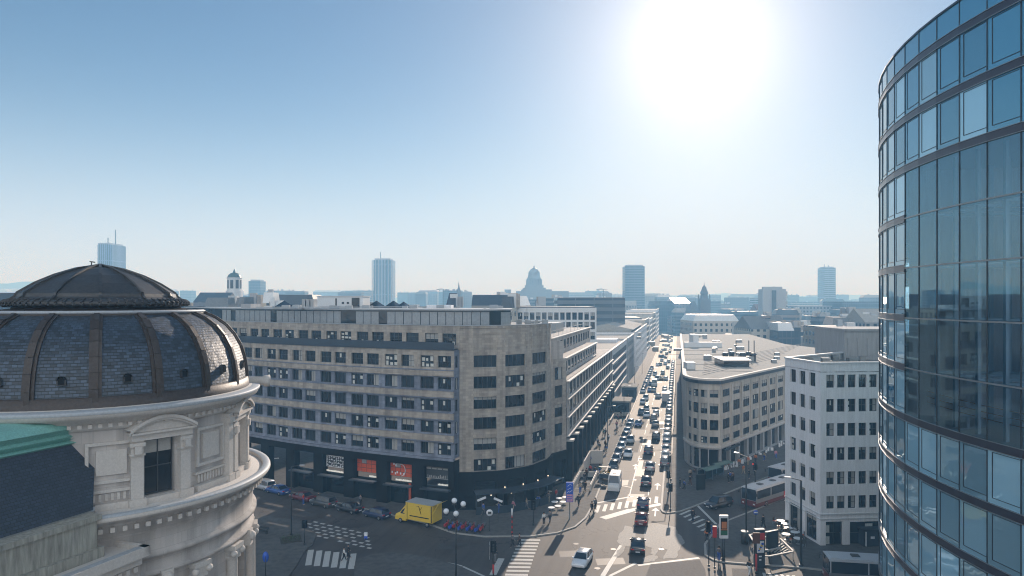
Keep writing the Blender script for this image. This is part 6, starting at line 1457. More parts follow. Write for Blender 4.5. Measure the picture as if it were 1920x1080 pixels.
PL = [(928, 1054, 'stand', 'black', 'grey', 1.5, 'by the signal at the shaded front crossing', 0), (961, 1026, 'walk', 'grey', 'black', .3, 'stepping onto the front crossing from the shaded side', 0), (974, 1025, 'walk2', 'brown', 'black', 3.3, 'on the first stripes of the front crossing', 0),
 (1020, 984, 'stand', 'white', 'black', 2, 'with pale bag at the corner terrace', .13), (1031, 980, 'walk', 'grey', 'black', 1, 'beside the pale bag carrier at the corner terrace', .13),
 (645, 1052, 'walk', 'white', 'black', .2, 'walking over the shaded crossing on the left', 0), (653, 1046, 'walk2', 'black', 'black', .2, 'just ahead on the shaded left crossing', 0),
 (569, 955 - 8, 'stand', 'red', 'blue', 0, 'beside the parked dark cars on the shaded pavement', .13), (597, 943, 'walk', 'black', 'grey', 3, 'between the parked cars and the lattice sign', .13), (676, 948, 'stand', 'grey', 'black', 1, 'outside the dark shopfront left of the orange door', .13),
 (1085, 949, 'walk', 'black', 'black', -2, 'coming down the pavement left of the metro stairs', .13), (1096, 905, 'walk2', 'black', 'grey', -1.8, 'in the crowd by the arcade', .13), (1100, 897, 'walk', 'brown', 'black', 1.4, 'second in the crowd by the arcade piers', .13), (1107, 889, 'stand', 'red', 'black', 1, 'behind the metro stairs wall', .13), (1116, 893, 'walk', 'black', 'blue', -1.8, 'leaving the back of the metro stairs', .13),
 (1106, 870, 'walk', 'blue', 'black', 1.4, 'under the blue banner by the arcade', .13), (1114, 858, 'walk2', 'grey', 'black', -1.7, 'near the lamp post half way along the arcade', .13), (1124, 846, 'walk', 'black', 'beige', 1.3, 'further up the left pavement in the sun', .13), (1121, 835, 'walk', 'white', 'black', 1.3, 'close to the arcade piers up the left pavement', .13), (1135, 818, 'stand', 'black', 'black', 1.3, 'by the long arcade shadow far up the pavement', .13),
 (1088, 925, 'walk2', 'beige', 'blue', -1.6, 'left of the metro stairs railing', .13), (1097, 921, 'walk', 'black', 'black', -1.6, 'against the metro stairs railing', .13), (1116, 956, 'stand', 'grey', 'black', -1, 'at the crossing corner by the flower stand', .13), (1110, 963, 'walk', 'black', 'black', -1, 'waiting at the kerb below the metro stairs', .13),
 (1275, 915, 'stand', 'black', 'black', 0, 'left of the pair on the shaded pavement', .13), (1283, 918, 'walk', 'blue', 'black', 0, 'in the middle of the shaded pavement', .13), (1294, 898, 'walk', 'beige', 'black', 1, 'near the stone building corner in shade', .13), (1302, 897, 'stand', 'black', 'grey', 1, 'beside the beige jacket near the stone corner', .13), (1294, 910, 'walk', 'black', 'brown', 2, 'pushing past the ad column in shade', .13),
 (1366, 905, 'stand', 'black', 'black', 0, 'leftmost of the group at the bus shelter', .13), (1370, 903, 'stand', 'blue', 'black', 1, 'second of the group at the bus shelter', .13), (1374, 904, 'stand', 'brown', 'black', 2, 'rightmost of the group at the bus shelter', .13), (1394, 889, 'walk', 'orange', 'beige', 2, 'in the light coat on the far pavement', .13), (1404, 898, 'stand', 'black', 'black', 0, 'by the dark bin near the red signal', .13), (1415, 893, 'stand', 'white', 'black', 0, 'near the red signal in shade', .13),
 (1299, 978, 'walk', 'black', 'black', .5, 'crossing near the upper end of the right hand crossing', 0), (1326, 999, 'walk', 'red', 'white', 2.8, 'in red halfway over the right hand crossing', 0), (1333, 1003, 'walk2', 'blue', 'blue', 2.8, 'right behind the red top on the crossing', 0), (1325, 1015, 'walk', 'orange', 'black', .5, 'at the low end of the right hand crossing', 0), (1341, 1011, 'stand', 'brown', 'black', .5, 'waiting where the crossing meets the paved island', .13),
 (1431, 990, 'walk', 'black', 'black', 2, 'walking with arms out beyond the metro entrance', .13), (1405, 1078, 'walk', 'black', 'white', .8, 'carrying a case beside the red sign in the foreground', .0), (1348, 1052, 'stand', 'grey', 'blue', 1, 'by the red bollard on the paved corner', .13)]
random.seed(3)
for a_ in PL: person(*a_)

random.seed(93)
for i in range(34):
    if i < 20: q = ST(random.uniform(-17.3, -13.2), 122 + i * 5.5 + random.uniform(-1, 1)); wh = 'on the sunlit left pavement, %s from the metro stairs' % ORD[i]
    elif i < 27: q = G(1352 + (i - 20) * 17 + random.uniform(-4, 4), 884 - (i - 20) * 4, .13); wh = 'on the shaded pavement by the stone wing, %s from left' % ORD[i - 20]
    else: q = Vector((-7 + 16.4 * math.cos(R(-80 + (i - 27) * 8)), 115 + 16.4 * math.sin(R(-80 + (i - 27) * 8)), .13)); wh = 'at the dark corner terrace, %s from left' % ORD[i - 27]
    tp_, bt = random.choice(list(CL)), random.choice(['black', 'grey', 'blue', 'beige']); b_, j_, t_, h_ = PM[random.choice(list(PM))]
    e = empty('person', (q.x, q.y, .13), random.uniform(0, 6.28), 'person in %s and %s %s' % (tp_, bt, wh), 'person'); inst('body', b_, e); inst('jacket', j_, e, color=CL[tp_]); inst('trousers', t_, e, color=CL[bt]); inst('hair', h_, e)
# ================================================================== street furniture
def pole_thing(name, px, py, h, label, cat, r=.07, head=None, rz=0.0, group=None, h0=.13):
    p = G(px, py, h0); e = empty(name, p, rz, label, cat, group); b = MB(); b.cyl((0, 0), r, 0, h, 10, r2=r * .8); b.cyl((0, 0), r * 2, 0, .25, 10); b.build('pole', MT['pole'], e)
    if head: head(e)
    return e
def lamp_head(h, m='metal'):
    def f(e):
        b = MB(); b.bar((0, 0, h), (1.3, 0, h + .25), .08); b.build('arm', MT['pole'], e); b = MB(); b.box(1.1, 1.8, -.16, .16, h + .2, h + .32, taper=.03); b.build('lamp_head', MT[m], e)
    return f
pole_thing('street_lamp', 546, 1003, 9, 'tall dark street lamp rising from the small tree pit on the left', 'street lamp', .08, lamp_head(9))
for i, (px, py) in enumerate(((1139, 838), (1170, 785), (1190, 735), (1204, 700))): pole_thing('street_lamp', px, py, 8.5, 'dark street lamp on the left pavement, %s from the metro stairs' % ORD[i], 'street lamp', .08, lamp_head(8.5), FWD - R(90), 'street lamps on the left pavement')
for i, (px, py) in enumerate(((1258, 900), (1264, 800), (1267, 740))): pole_thing('street_lamp', px, py, 8.5, 'slim street lamp on the right pavement, %s from the junction' % ORD[i], 'street lamp', .07, lamp_head(8.5), FWD + R(90), 'street lamps on the right pavement')
pole_thing('street_lamp', 1399, 1018, 11, 'tall dark lamp post standing behind the metro entrance pylon', 'street lamp', .11, lamp_head(11), 2.2)
pole_thing('street_lamp', 1502, 1062, 10, 'tall dark lamp post in front of the grey office corner', 'street lamp', .13, lamp_head(10), 2.8)
# signals
def sig_head(h, n=1):
    def f(e):
        for k in range(n):
            b = MB(); a_ = k * 1.6; M4 = Matrix.Rotation(a_, 4, 'Z') @ Matrix.Translation((.22, 0, h)); b.box(-.12, .12, -.16, .16, -.5, .5, 0, M4); b.box(-.14, -.1, -.3, .3, -.62, .62, 0, M4); b.build('signal_head', MT['black'], e)
            b = MB(); 
            for z in (-.3, 0, .3): b.box(.12, .2, -.1, .1, z - .1, z + .1, 0, M4)
            b.build('lens_hood', MT['pole'], e)
    return f
e = pole_thing('traffic_light', 925, 1085, 4.2, 'black traffic light with white framed board at the front crossing', 'traffic light', .08, sig_head(3.6, 2), -1.5, h0=0)
b = MB(); b.box(-.7, .6, -.42, -.38, 2.3, 4.0); b.build('backboard', MT['black'], e); b = MB()
for (x0, x1, z0, z1) in ((-.65, .55, 3.9, 3.95), (-.08, .08, 2.7, 3.6), (-.65, .55, 2.35, 2.4)): b.box(x0, x1, -.45, -.42, z0, z1)
b.build('board_marking', MT['whitesig'], e); b = MB(); b.cyl((0, 0), .11, .6, 1.6, 10); b.build('red_band', MT['redsig'], e)
for i, (px, py, hh, lab) in enumerate(((1257, 957, 4.0, 'traffic light at the tip of the sunlit median'), (1253, 925, 3.6, 'traffic light in the middle of the sunlit median'), (1255, 890, 3.4, 'traffic light at the back of the sunlit median'), (1329, 1062, 5.2, 'slim traffic light at the kerb of the paved corner'), (1355, 1050, 4.6, 'traffic light beside the ad panel pole'), (1416, 905, 3.4, 'traffic light showing red beside the second bus'), (1000, 985, 3.4, 'traffic light on the shaded corner by the terrace'))):
    e = pole_thing('traffic_light', px, py, hh, lab, 'traffic light', .07, sig_head(hh - .6, 1 + i % 2), -1.2 + i)
    if i == 5: b = MB(); b.ball((0, -.3, 3.1), .16, 6); b.build('red_light', MT['redlamp'], e)
e = pole_thing('striped_post', 960, 1003, 3.6, 'slim red and white banded post on the shaded corner', 'post', .07); b = MB()
for k in range(4): b.cyl((0, 0), .1, .2 + k * .7, .5 + k * .7, 10, mi=0)
b.build('red_band', MT['redsig'], e); b = MB(); b.cyl((0, 0), .1, 2.4, 3.5, 10); b.build('white_band', MT['whitesig'], e)
e = pole_thing('sign_post', 1340, 1066, 4.8, 'red topped post standing on the paved corner kerb', 'post', .06); b = MB(); b.box(-.22, .22, -.1, .1, 3.6, 4.9); b.build('red_box', MT['redsig'], e)
e = pole_thing('sign_post', 571, 1022, 2.6, 'low signal post on the shaded island edge', 'post', .06); b = MB(); b.box(-.3, .3, -.2, .2, 2.2, 3.1); b.build('signal_box', MT['black'], e)
e = pole_thing('signal_bollard', 686, 1012, .6, 'small white and blue keep-left bollard on the left road', 'bollard', .08, h0=0); b = MB(); b.box(-.2, .2, -.1, .1, .5, .95); b.build('white_panel', MT['whitesig'], e); b = MB(); b.box(-.2, .2, -.12, .1, .1, .5); b.build('blue_panel', MT['bluesig'], e)
e = pole_thing('sign_post', 498, 1083, 2.4, 'blue oval sign on a post at the lower left pavement', 'road sign', .06); b = MB(); b.lathe([(.001, -.04), (.34, -.04), (.34, .04), (.001, .04)], 18); b.v = [(p[0], p[2], p[1] * 1.8 + 2.3) for p in b.v]; b.build('sign_plate', MT['bluesig'], e)
# four-globe lamp
p = G(855, 1095); e = empty('globe_lamp', p, 0, 'black lamp post with four white globes standing before the shaded road', 'street lamp'); Zg = p.y; hg = Hh(957, Zg)
b = MB(); b.cyl((0, 0), .1, 0, hg, 10, r2=.06); b.build('pole', MT['pole'], e)
for dx, dy, dz in ((-1.05, -.3, -.1), (-.25, .75, .75), (.75, .55, .45), (.05, -.65, -.25)):
    b = MB(); b.bar((0, 0, hg - .1), (dx, dy, hg + dz * .5), .05); b.build('arm', MT['pole'], e); b = MB(); b.ball((dx, dy, hg + dz + .1), .31, 10); b.build('globe', mat('opal_globe', (.75, .77, .8), .25, coat=.5), e)
    b = MB(); b.cyl((dx, dy), .25, hg + dz - .32, hg + dz - .2, 10); b.build('globe_collar', MT['pole'], e)
# banner sign on its mast
p = G(1068, 973, .13); e = empty('banner_sign', p, 0, 'tall blue and pink banner on a grey mast at the sunlit corner', 'sign'); Zb = p.y; z0, z1 = Hh(941, Zb) - .13, Hh(904, Zb) - .13
b = MB(); b.bar((0, 0, 0), (0, 0, z1), .16); b.build('mast', MT['metal'], e); b = MB(); b.box(-.5, .5, -.14, .14, z0, z1); b.build('banner', MT['bluesig'], e)
b = MB(); b.box(-.42, .42, -.16, -.14, z0 + .1, z0 + 1.1); b.build('banner_panel', mat('pink_print', (.6, .3, .4), .6), e)
b = MB()
for a1, b1 in (((-.3, 2.4), (.1, 2.75)), ((.1, 2.75), (.35, 2.5)), ((-.3, 1.9), (.2, 2.2)), ((-.1, 1.5), (.35, 1.8)), ((-.35, 1.45), (-.1, 1.7))): b.bar((a1[0], -.16, z0 + a1[1] * (z1 - z0) / 3), (b1[0], -.16, z0 + b1[1] * (z1 - z0) / 3), .13, .03)
b.build('banner_emblem', MT['whitesig'], e); b = MB(); b.box(-.35, .35, -.175, -.16, z0 + .75, z0 + .85); b.box(-.35, .3, -.175, -.16, z0 + .5, z0 + .6); b.box(-.35, .2, -.175, -.16, z0 + .28, z0 + .36); b.build('banner_lettering', MT['bluesig'], e)
# light advert panel right
p = G(1357, 1052, .13); e = empty('advert_panel', p, 0, 'white framed poster panel with orange and green poster on a thick post', 'sign'); z0, z1 = Hh(1009, p.y) - .13, Hh(966, p.y) - .13
b = MB(); b.cyl((0, 0), .16, 0, z0, 10); b.build('post', MT['pole'], e); b = MB(); b.box(-.5, .5, -.15, .15, z0, z1); b.build('case', MT['whitesig'], e)
b = MB(); b.box(-.4, .4, -.17, -.15, z0 + .4, z1 - .3, 0); b.box(-.3, .3, -.18, -.17, z0 + 1.2, z0 + 2.0, 1); b.box(-.4, .4, -.18, -.17, z0 + .45, z0 + .95, 2); b.box(-.4, .4, -.18, -.17, z0 + 1.0, z0 + 1.1, 1); b.build('poster', [MT['black'], mat('poster_orange', (.55, .2, .07), .5), mat('poster_green', (.03, .14, .07), .5)], e)
# metro stairs on the left pavement
a0, a1 = ST(-17.0 + .6, 112.5), ST(-16.4, 121); wS = 2.9
e = empty('metro_entrance', ST(-15.2, 115), 0, 'metro stairwell with stone parapet and steel rails on the sunlit left pavement', 'stairwell')
b = MB(); pp = [ST(-16.6, 111), ST(-13.9, 111), ST(-13.9, 120), ST(-16.6, 120)]; b.prism([(p.x, p.y) for p in pp], .1, .15); b.build('stair_opening', MT['black'], e, world=True)
b = MB()
def wallseg(b, p, q, w_, z0, z1): p = Vector((p.x, p.y, (z0 + z1) / 2)); q = Vector((q.x, q.y, (z0 + z1) / 2)); b.bar(p, q, w_, z1 - z0)
wallseg(b, ST(-16.7, 111), ST(-16.7, 120), .25, .1, 1.1); wallseg(b, ST(-13.8, 111), ST(-13.8, 120), .25, .1, 1.1); wallseg(b, ST(-16.7, 120.1), ST(-13.8, 120.1), .25, .1, 1.1); b.build('parapet', MT['creamtrim'], e, world=True)
b = MB()
for s_ in (-16.7, -13.8):
    b.bar(ST(s_, 110.8, 1.3), ST(s_, 120, 1.3), .07)
    for k in range(4): b.bar(ST(s_, 111 + k * 3, 1.1), ST(s_, 111 + k * 3, 1.3), .05)
b.build('handrail', MT['metal'], e, world=True)
b = MB()
for k in range(8): pp = [ST(-16.5, 111.3 + k * .9), ST(-13.95, 111.3 + k * .9), ST(-13.95, 111.7 + k * .9), ST(-16.5, 111.7 + k * .9)]; b.prism([(p.x, p.y) for p in pp], .15, .17)
b.build('stair_tread', MT['roofgrey'], e, world=True)
e = empty('wall_screen', ST(-15.6, 127), 0, 'free standing pale wall panel on the pavement behind the metro stairs', 'wall'); b = MB(); wallseg(b, ST(-16.2, 121.5), ST(-16.2, 130), .2, .13, 2.6); wallseg(b, ST(-16.2, 130), ST(-13.9, 130), .2, .13, 2.6); b.build('panel', MT['creamtrim'], e, world=True)
# flower / news stand
e = empty('flower_stand', G(1134, 897, .13), FWD, 'small flower stand with striped top by the left kerb', 'stall'); b = MB(); b.box(-.6, .6, -.9, .9, .1, .9); b.build('counter', MT['darkband'], e)
b = MB(); b.face([(-.8, -1, 2.2), (.8, -1, 1.9), (.8, 1, 1.9), (-.8, 1, 2.2)]); b.build('awning', MT['white'], e)
b = MB(); random.seed(8)
for k in range(26): x, y = random.uniform(-.6, .6), random.uniform(-.85, .85); b.ball((x, y, 1.0 + random.random() * .25), .12, 4, k % 3)
b.build('flowers', [mat('flower_orange', (.6, .3, .05), .7), MT['leaf'], mat('flower_white', (.7, .65, .5), .7)], e)
# entrance canopies over further stairs
for i, (z, lab) in enumerate(((192, 'flat roofed dark kiosk on the left pavement by the banded block'), (222, 'second flat roofed kiosk further up the left pavement'))):
    p = ST(-15.2, z); e = empty('kiosk', p, FWD - R(90), lab, 'kiosk'); b = MB(); b.box(-2.2, 2.2, -4, 4, .1, 3.2 + i * .2); b.build('wall', MT['darkband'], e); b = MB(); b.box(-2.6, 2.6, -4.4, 4.4, 3.2 + i * .2, 3.6 + i * .2); b.build('roof', MT['roofbeige'], e); b = MB(); b.box(-1.5, 1.5, -4.05, -4.0, .3, 2.6); b.build('door', MT['glassdark'], e)
e = empty('metro_ramp', ST(-14.6, 178), 0, 'dark stair pit with pale kerb half way up the left pavement', 'stairwell'); b = MB(); pp = [ST(-16.5, 172), ST(-12.9, 172), ST(-12.9, 184), ST(-16.5, 184)]; b.prism([(p.x, p.y) for p in pp], .1, .15); b.build('stair_opening', MT['black'], e, world=True)
b = MB(); wallseg(b, ST(-16.6, 172), ST(-16.6, 184), .3, .1, 1.1); wallseg(b, ST(-12.8, 172), ST(-12.8, 184), .3, .1, 1.1); wallseg(b, ST(-16.6, 184), ST(-12.8, 184), .3, .1, 1.1); b.build('parapet', MT['creamtrim'], e, world=True)
# metro entrance on the right with its pylon
e = empty('metro_entrance', G(1440, 1015, .13), 0, 'metro entrance with dark screen, pale rails and striped step grid right of the junction', 'stairwell')
def GP(x, y, h): return G(x, y, h)
def atp(px, Zw, h): return Vector((P(px, Zw), Zw, h))
b = MB(); x0 = G(1412, 1045, .13); x1 = G(1462, 1030, .13)
pp = [G(1413, 1044, .13), G(1462, 1034, .13), G(1456, 1012, .13), G(1405, 1006, .13)]; b.prism([(p.x, p.y) for p in pp], .12, .16); b.build('stair_opening', MT['black'], e, world=True)
b = MB(); q0, q1 = G(1437, 1032, .13), G(1459, 1027, .13); wallseg(b, q0, q1, .12, .13, 2.4); b.build('screen', MT['darkband'], e, world=True)
b = MB()
for (a_, c_) in (((1405, 1003), (1415, 1018)), ((1405, 1003), (1455, 994)), ((1416, 1010), (1455, 1004)), ((1413, 1030), (1444, 1031)), ((1444, 1031), (1463, 1027)), ((1413, 1041), (1442, 1043)), ((1442, 1043), (1487, 1034)), ((1463, 1010), (1487, 1033))):
    p, q = G(a_[0], a_[1], 1.1), G(c_[0], c_[1], 1.1); b.bar(p, q, .22, .12); b.bar(p, Vector((p.x, p.y, .13)), .08); b.bar(q, Vector((q.x, q.y, .13)), .08)
b.build('handrail', MT['trim'], e, world=True)
b = MB()
for k in range(6): p, q = G(1463 + k * 3.6, 1016 + k * 3.6, .2), G(1440 + k * 6, 1034 + k * .8, .2); b.bar(p, q, .13, .1)
b.build('step_grid', MT['trim'], e, world=True)
p = G(1424, 1063, .13); e = empty('metro_pylon', p, .0, 'tall dark pylon with red band and poster beside the metro entrance', 'sign'); z1 = Hh(993, p.y) - .13
M4 = Matrix.Rotation(.1, 4, 'Z'); b = MB(); b.box(-.55, .55, -.25, .25, 0, z1, 0, M4); b.build('pylon_body', MT['darkband'], e); b = MB(); b.box(-.57, .57, -.27, .27, z1, z1 + .1, 0, M4); b.build('cap', MT['trim'], e)
b = MB(); b.box(-.5, .5, -.28, -.25, z1 - 1.1, z1 - .3, 0, M4); b.build('red_panel', MT['redsig'], e); b = MB(); b.box(-.42, .42, -.28, -.25, z1 - 2.6, z1 - 1.25, 0, M4); b.build('poster', MT['whitesig'], e)
b = MB()
for k in range(5): b.box(-.3 + k * .1, -.1 + k * .12, -.3, -.28, z1 - 2.4 + k * .17, z1 - 2.25 + k * .2, k % 2, M4)
b.build('poster_print', [MT['bluesig'], MT['yellow']], e); b = MB(); b.box(-.2, .15, -.28, -.25, z1 - 3.1, z1 - 2.95, 0, M4); b.box(-.15, .1, -.28, -.25, z1 - 3.5, z1 - 3.35, 0, M4); b.build('lettering', MT['whitesig'], e)
e = pole_thing('sign_post', 1418, 1075, 4.2, 'red pole with brown round sign left of the metro pylon', 'post', .07); b = MB(); b.cyl((0, 0), .11, .3, 2.2, 10); b.build('red_band', MT['redsig'], e); b = MB(); b.box(-.4, .4, -.08, .08, 3.4, 4.6); b.build('sign_plate', mat('brown_plate', (.12, .05, .03), .6), e)
e = pole_thing('sign_post', 1417, 1000, 2.9, 'blue and white round sign behind the metro pylon', 'road sign', .05); b = MB(); b.lathe([(.001, -.04), (.32, -.04), (.32, .04), (.001, .04)], 16); b.v = [(p[0], p[2] - .06, p[1] + 2.8) for p in b.v]; b.build('sign_plate', MT['bluesig'], e); b = MB(); b.box(-.26, .26, -.13, -.1, 2.72, 2.88); b.build('white_bar', MT['whitesig'], e)
e = empty('bin', G(1396, 1019, .13), .3, 'dark round bin at the foot of the tall lamp post', 'bin'); b = MB(); b.cyl((0, 0), .45, 0, 1.5, 12); b.build('bin_body', MT['lead'], e); b = MB(); b.cyl((0, 0), .47, 1.5, 1.6, 12); b.build('lid', MT['trim'], e)
# bus shelters and ad column in shade
for i, (px, py, lab) in enumerate(((1330, 905, 'glass bus shelter with curved green roof in the shade left of the waiting group'), (1352, 895, 'second bus shelter just behind the curved green one'))):
    e = empty('bus_shelter', G(px, py, .13), dirR, lab, 'bus shelter'); b = MB(); b.lathe([(2.2, 0), (2.2, .08)], 2) if False else None
    for k in range(6):
        y0, y1 = -1 + k * .33, -1 + (k + 1) * .33; f = lambda y: 2.45 + .25 * math.cos(y * 1.4); b.face([(-2.2, y0, f(y0)), (2.2, y0, f(y0)), (2.2, y1, f(y1)), (-2.2, y1, f(y1))]); b.face([(-2.2, y1, f(y1) - .06), (2.2, y1, f(y1) - .06), (2.2, y0, f(y0) - .06), (-2.2, y0, f(y0) - .06)])
    b.build('roof', mat('green_glass_roof', (.10, .17, .15), .15), e); b = MB()
    for x in (-2.1, 0, 2.1): b.bar((x, .9, 0), (x, .9, 2.5), .07)
    b.build('post', MT['metal'], e); b = MB(); b.box(-2.1, 2.1, .88, .9, .3, 2.2); b.build('glass_wall', clr, e); b = MB(); b.box(-1.6, 1.6, .4, .75, .42, .5); b.build('bench', MT['pole'], e)
e = empty('advert_column', G(1314, 920, .13), .2, 'dark flat advert panel standing on the shaded pavement', 'sign'); b = MB(); b.box(-.75, .75, -.1, .1, .2, 2.6); b.build('panel', MT['black'], e); b = MB(); b.box(-.78, .78, -.13, .13, 2.6, 2.7); b.box(-.6, -.5, -.1, .1, 0, .2); b.box(.5, .6, -.1, .1, 0, .2); b.build('frame', MT['pole'], e)
# cafe tables and parasols by the grey office corner
random.seed(17)
for i, (px, py, lab) in enumerate(((1464, 986, 'white cafe table furthest back by the office corner'), (1472, 992, 'white cafe table second by the office corner'), (1478, 1000, 'white cafe table in the middle of the terrace row'), (1474, 1012, 'small cafe table at the sunlit end of the terrace'), (1490, 1008, 'cafe table against the office wall'), (1496, 1020, 'cafe table nearest the lamp post'))):
    e = empty('cafe_table', G(px, py, .13), random.random(), lab, 'table'); b = MB(); b.cyl((0, 0), .55, .72, .76, 14); b.build('tabletop', MT['whitesig'], e); b = MB(); b.bar((0, 0, 0), (0, 0, .72), .07); b.cyl((0, 0), .25, 0, .04, 8); b.build('leg', MT['metal'], e)
    for k in range(3):
        a_ = k * 2.1 + i; c2 = empty('cafe_chair', G(px, py, .13) + Vector((.95 * math.cos(a_), .95 * math.sin(a_), 0)), a_, 'brown cafe chair drawn up to the %s' % lab.replace('white cafe table ', 'table ').replace('small cafe table ', 'small table ').replace('cafe table ', 'table '), 'chair', 'cafe chairs'); b = MB(); b.box(-.22, .22, -.22, .22, .42, .46); b.build('seat', MT['orange'] if k % 2 else MT['bark'], c2); b = MB(); b.box(.2, .24, -.22, .22, .46, .9); b.build('backrest', MT['bark'], c2)
        b = MB()
        for x in (-.2, .2):
            for y in (-.2, .2): b.bar((x, y, 0), (x, y, .42), .04)
        b.build('leg', MT['metal'], c2)
# red and blue stacked bicycles / panniers rank by the lamp globes: hire bikes with baskets
random.seed(9)
for i in range(9):
    px = 838 + i * 8.2; py = 990 + (i % 2) * 3 + i * .9; cn = ['red', 'blue'][i % 2]
    e = empty('hire_bike', G(px, py, .1), 1.2 + random.uniform(-.15, .15), '%s hire bicycle in the rank behind the four-globe lamp, %s from the lorry' % (cn, ORD[i]), 'bicycle', 'hire bicycles in the rank'); t_ = MB(); M4 = Matrix.Rotation(R(90), 4, 'X')
    for x in (-.52, .52):
        w_ = MB(); w_.lathe([(.3, -.03), (.35, -.03), (.35, .03), (.3, .03), (.3, -.03)], 18); w_.v = [(p[0] + x, p[2], p[1] + .35) for p in w_.v]; w_.build('wheel', MT['tyre'], e)
    b = MB(); b.bar((-.52, 0, .35), (-.1, 0, .85), .05); b.bar((-.1, 0, .85), (.4, 0, .95), .05); b.bar((-.1, 0, .3), (-.1, 0, .9), .05); b.bar((-.1, 0, .3), (.45, 0, .9), .06); b.bar((.52, 0, .35), (.4, 0, 1.05), .05); b.box(-.8, -.25, -.08, .08, .35, .75); b.build('frame', MT['redsig'] if cn == 'red' else MT['bluesig'], e)
    b = MB(); b.box(-.22, .05, -.08, .08, .92, .98); b.build('saddle', MT['black'], e); b = MB(); b.bar((.38, -.28, 1.08), (.38, .28, 1.08), .04); b.build('handlebar', MT['pole'], e)
    b = MB(); b.box(.45, .8, -.2, .2, .72, 1.0); b.build('basket', MT['metal'], e)
for i, (px, py, cn, lab) in enumerate(((845, 985, 'redsig', 'closed red parasol hood behind the globes'), (917, 975, 'whitesig', 'white round sign on the terrace canopy side'))):
    pass
e = pole_thing('sign_post', 918, 996, 2.6, 'white round sign on a thin post before the corner terrace', 'road sign', .04, h0=.13); b = MB(); b.lathe([(.001, -.03), (.45, -.03), (.45, .03), (.001, .03)], 16); b.v = [(p[0], p[2] - .05, p[1] + 2.5) for p in b.v]; b.build('sign_plate', MT['whitesig'], e); b = MB(); b.box(-.22, .22, -.1, -.08, 2.35, 2.65); b.build('emblem', MT['frame'], e)
for i, (px, py, h_, rot, lab) in enumerate(((903, 977, 3.1, .5, 'slanted white sign board left over the terrace arch'), (934, 979, 3.1, -.5, 'slanted white sign board right over the terrace arch'))):
    e = empty('sign_board', G(px, py, .13), 0, lab, 'sign'); b = MB(); b.bar((-.6, 0, h_ - rot * .5), (.6, 0, h_ + rot * .5), .05, .3); b.build('board', MT['whitesig'], e); b = MB(); b.bar((0, .05, 0), (0, .05, h_), .06); b.build('post', MT['pole'], e)
# terrace tables under the corner
random.seed(12)
for i in range(10):
    t0 = random.uniform(-78, -22); r_ = 13.6 + random.uniform(.9, 2.3); p = Vector((-7 + r_ * math.cos(R(t0)), 115 + r_ * math.sin(R(t0)), .13)); e = empty('terrace_table', p, random.random(), 'small terrace table behind the dark corner screen', 'table', 'terrace tables under the rounded corner'); b = MB(); b.cyl((0, 0), .4, .7, .74, 10); b.build('tabletop', MT['creamtrim'], e); b = MB(); b.bar((0, 0, 0), (0, 0, .7), .06); b.build('leg', MT['metal'], e)
for i in range(12):
    t0 = -74 + i * 4.4; r_ = 13.6 + .55; p = Vector((-7 + r_ * math.cos(R(t0)), 115 + r_ * math.sin(R(t0)), 2.2 + (i % 3) * .5)); e = empty('wall_lamp', p, 0, 'small lit lamp on the dark corner wall above the terrace', 'lamp', 'small lamps over the corner terrace'); b = MB(); b.ball((0, 0, 0), .1, 5); b.build('bulb', mat('warm_bulb', (1, .8, .6), .4, emit=((1, .75, .5), 1.6)), e)
random.seed(19)
for i, (px, py) in enumerate(((1040, 950), (1048, 943), (1056, 950), (1046, 958), (1034, 961), (1060, 941))):
    e = empty('cafe_table', G(px, py, .13), random.random(), 'sunlit white terrace table at the corner, %s from left' % ORD[i], 'table', 'sunlit terrace tables'); b = MB(); b.cyl((0, 0), .5, .72, .76, 12); b.build('tabletop', MT['whitesig'], e); b = MB(); b.bar((0, 0, 0), (0, 0, .72), .07); b.build('leg', MT['metal'], e)
# tree pit and bench on the left
e = empty('tree_pit', G(545, 1012, .13), .4, 'square planted pit with low dark shrubs around the tall lamp', 'planter'); b = MB(); b.box(-1.3, 1.3, -1.3, 1.3, 0, .06); b.build('soil', MT['soil'], e); b = MB(); random.seed(2)
for k in range(260):
    x, y = random.uniform(-1.2, 1.2), random.uniform(-1.2, 1.2); z = random.uniform(.05, .35); s_ = .09; a_ = random.random() * 6.28; b.face([(x, y, z), (x + s_ * math.cos(a_), y + s_ * math.sin(a_), z + .04), (x + s_ * math.cos(a_ + 1), y + s_ * math.sin(a_ + 1), z + .12)])
o = b.build('shrub_leaves', MT['leaf'], e)
e = empty('bench', G(489, 1000, .13), -.4, 'dark slatted bench on the shaded pavement beside the rotunda', 'bench'); b = MB()
for k in range(4): b.box(-1.1, 1.1, -.25 + k * .13, -.15 + k * .13, .42, .46)
b.build('seat', MT['pole'], e); b = MB(); b.box(-1.1, 1.1, .28, .32, .55, .85); b.build('backrest', MT['pole'], e)
for x in (-.9, .9): b = MB(); b.bar((x, 0, 0), (x, 0, .42), .07); b.bar((x, .28, 0), (x, .3, .85), .06); b.build('leg', MT['pole'], e)
pole_thing('camera_post', 513, 893, 3.2, 'white twin-headed camera post on the pavement beside the rotunda', 'post', .05, lambda e: [MB_.build('camera_head', MT['whitesig'], e) for MB_ in [(lambda b: (b.bar((-.9, 0, 3.4), (0, 0, 3.1), .14), b.bar((0, 0, 3.1), (.9, 0, 3.2), .14), b)[-1])(MB())]])

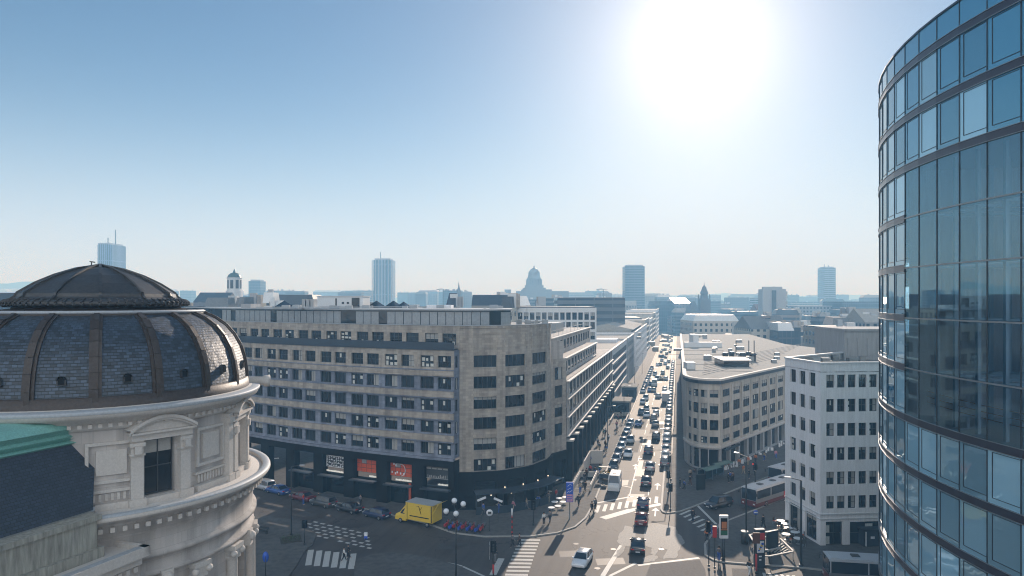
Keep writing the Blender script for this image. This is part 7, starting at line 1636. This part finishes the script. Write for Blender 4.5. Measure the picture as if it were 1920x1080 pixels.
# leave out background buildings that stand wholly behind nearer ones, and gather the smallest past 300
bpy.context.view_layer.update(); dg = bpy.context.evaluated_depsgraph_get(); kept = []
eye = Vector((0, 0, CH)); tot = 0; gone = []
for o in [o for o in scn.objects if o.parent is None and o.name.split('.')[0] == 'city_building']:
    tot += 1; wl_ = [c_ for c_ in o.children if c_.name.split('.')[0] == 'wall'][0]; own = {c_.name for c_ in o.children}; vs = [v.co + o.location for v in wl_.data.vertices if v.co.z > 1]; hits = 0; cen = sum(vs, Vector()) / len(vs)
    tests = [v.lerp(cen, .04) + Vector((0, 0, dz)) for v in vs for dz in (.3, -2)] + [v.lerp(w_, t_) + Vector((0, 0, .2)) for v, w_ in zip(vs, vs[1:] + vs[:1]) for t_ in (.5,)]
    for q in tests:
        if not (-20 < CX + F * q.x / q.y < 1940): continue
        d = (q - eye); L = d.length; d.normalize(); ok, loc_, nn_, ix, ob, mt_ = scn.ray_cast(dg, eye, d, distance=L + 3)
        if (not ok) or (ob.name in own) or (loc_ - eye).length > L - .6: hits += 1
    if hits: kept.append((hits * max(v.x for v in vs) * 0 + hits / len(tests) * (max(v.x for v in vs) - min(v.x for v in vs)) / o.location.y, o))
    else: gone += list(o.children) + [o]
bpy.data.batch_remove(gone)
kept.sort(key=lambda t_: -t_[0]); print('BUILDINGS', tot, len(kept))
if len(kept) > 290:
    verts, faces, mi_, ms, gone2 = [], [], [], [], []
    for _, o in kept[290:]:
        for c_ in list(o.children):
            b0 = len(verts); verts += [tuple(v.co + o.location) for v in c_.data.vertices]; m_ = c_.data.materials[0]
            if m_ not in ms: ms.append(m_)
            for p_ in c_.data.polygons: faces.append([b0 + v for v in p_.vertices]); mi_.append(ms.index(m_))
        gone2 += list(o.children) + [o]
    bpy.data.batch_remove(gone2)
    me = bpy.data.meshes.new('distant_houses'); me.from_pydata(verts, [], faces)
    for m_ in ms: me.materials.append(m_)
    me.polygons.foreach_set('material_index', mi_); me.update(); tag(link(bpy.data.objects.new('distant_houses', me)), 'small hazy houses filling the gaps of the far skyline', 'houses', kind='stuff')

# make look-alike labels single one thing out: count along the picture from the left
seen_ = {}
for o in scn.objects:
    if o.parent is None and o.get('label') and o.get('kind') is None: seen_.setdefault(o['label'], []).append(o)
for lab, obs in seen_.items():
    if len(obs) > 1 and obs[0].get('category') == 'building':
        obs.sort(key=lambda o: o.location.x / max(o.location.y, 1))
        for i, o in enumerate(obs): o['label'] = '%s, %s from left' % (lab.replace('building ', '').replace('among the ', 'in ').replace('the slate', 'slate').replace('left of the', 'left of').replace('right of the', 'right of').replace('around the', 'around').replace('near the lantern', 'near lantern'), ORD[i])
for o in scn.objects:
    if o.get('label') and len(o['label'].replace('-', ' ').split()) > 16: print('LONG', o.name, o['label'])
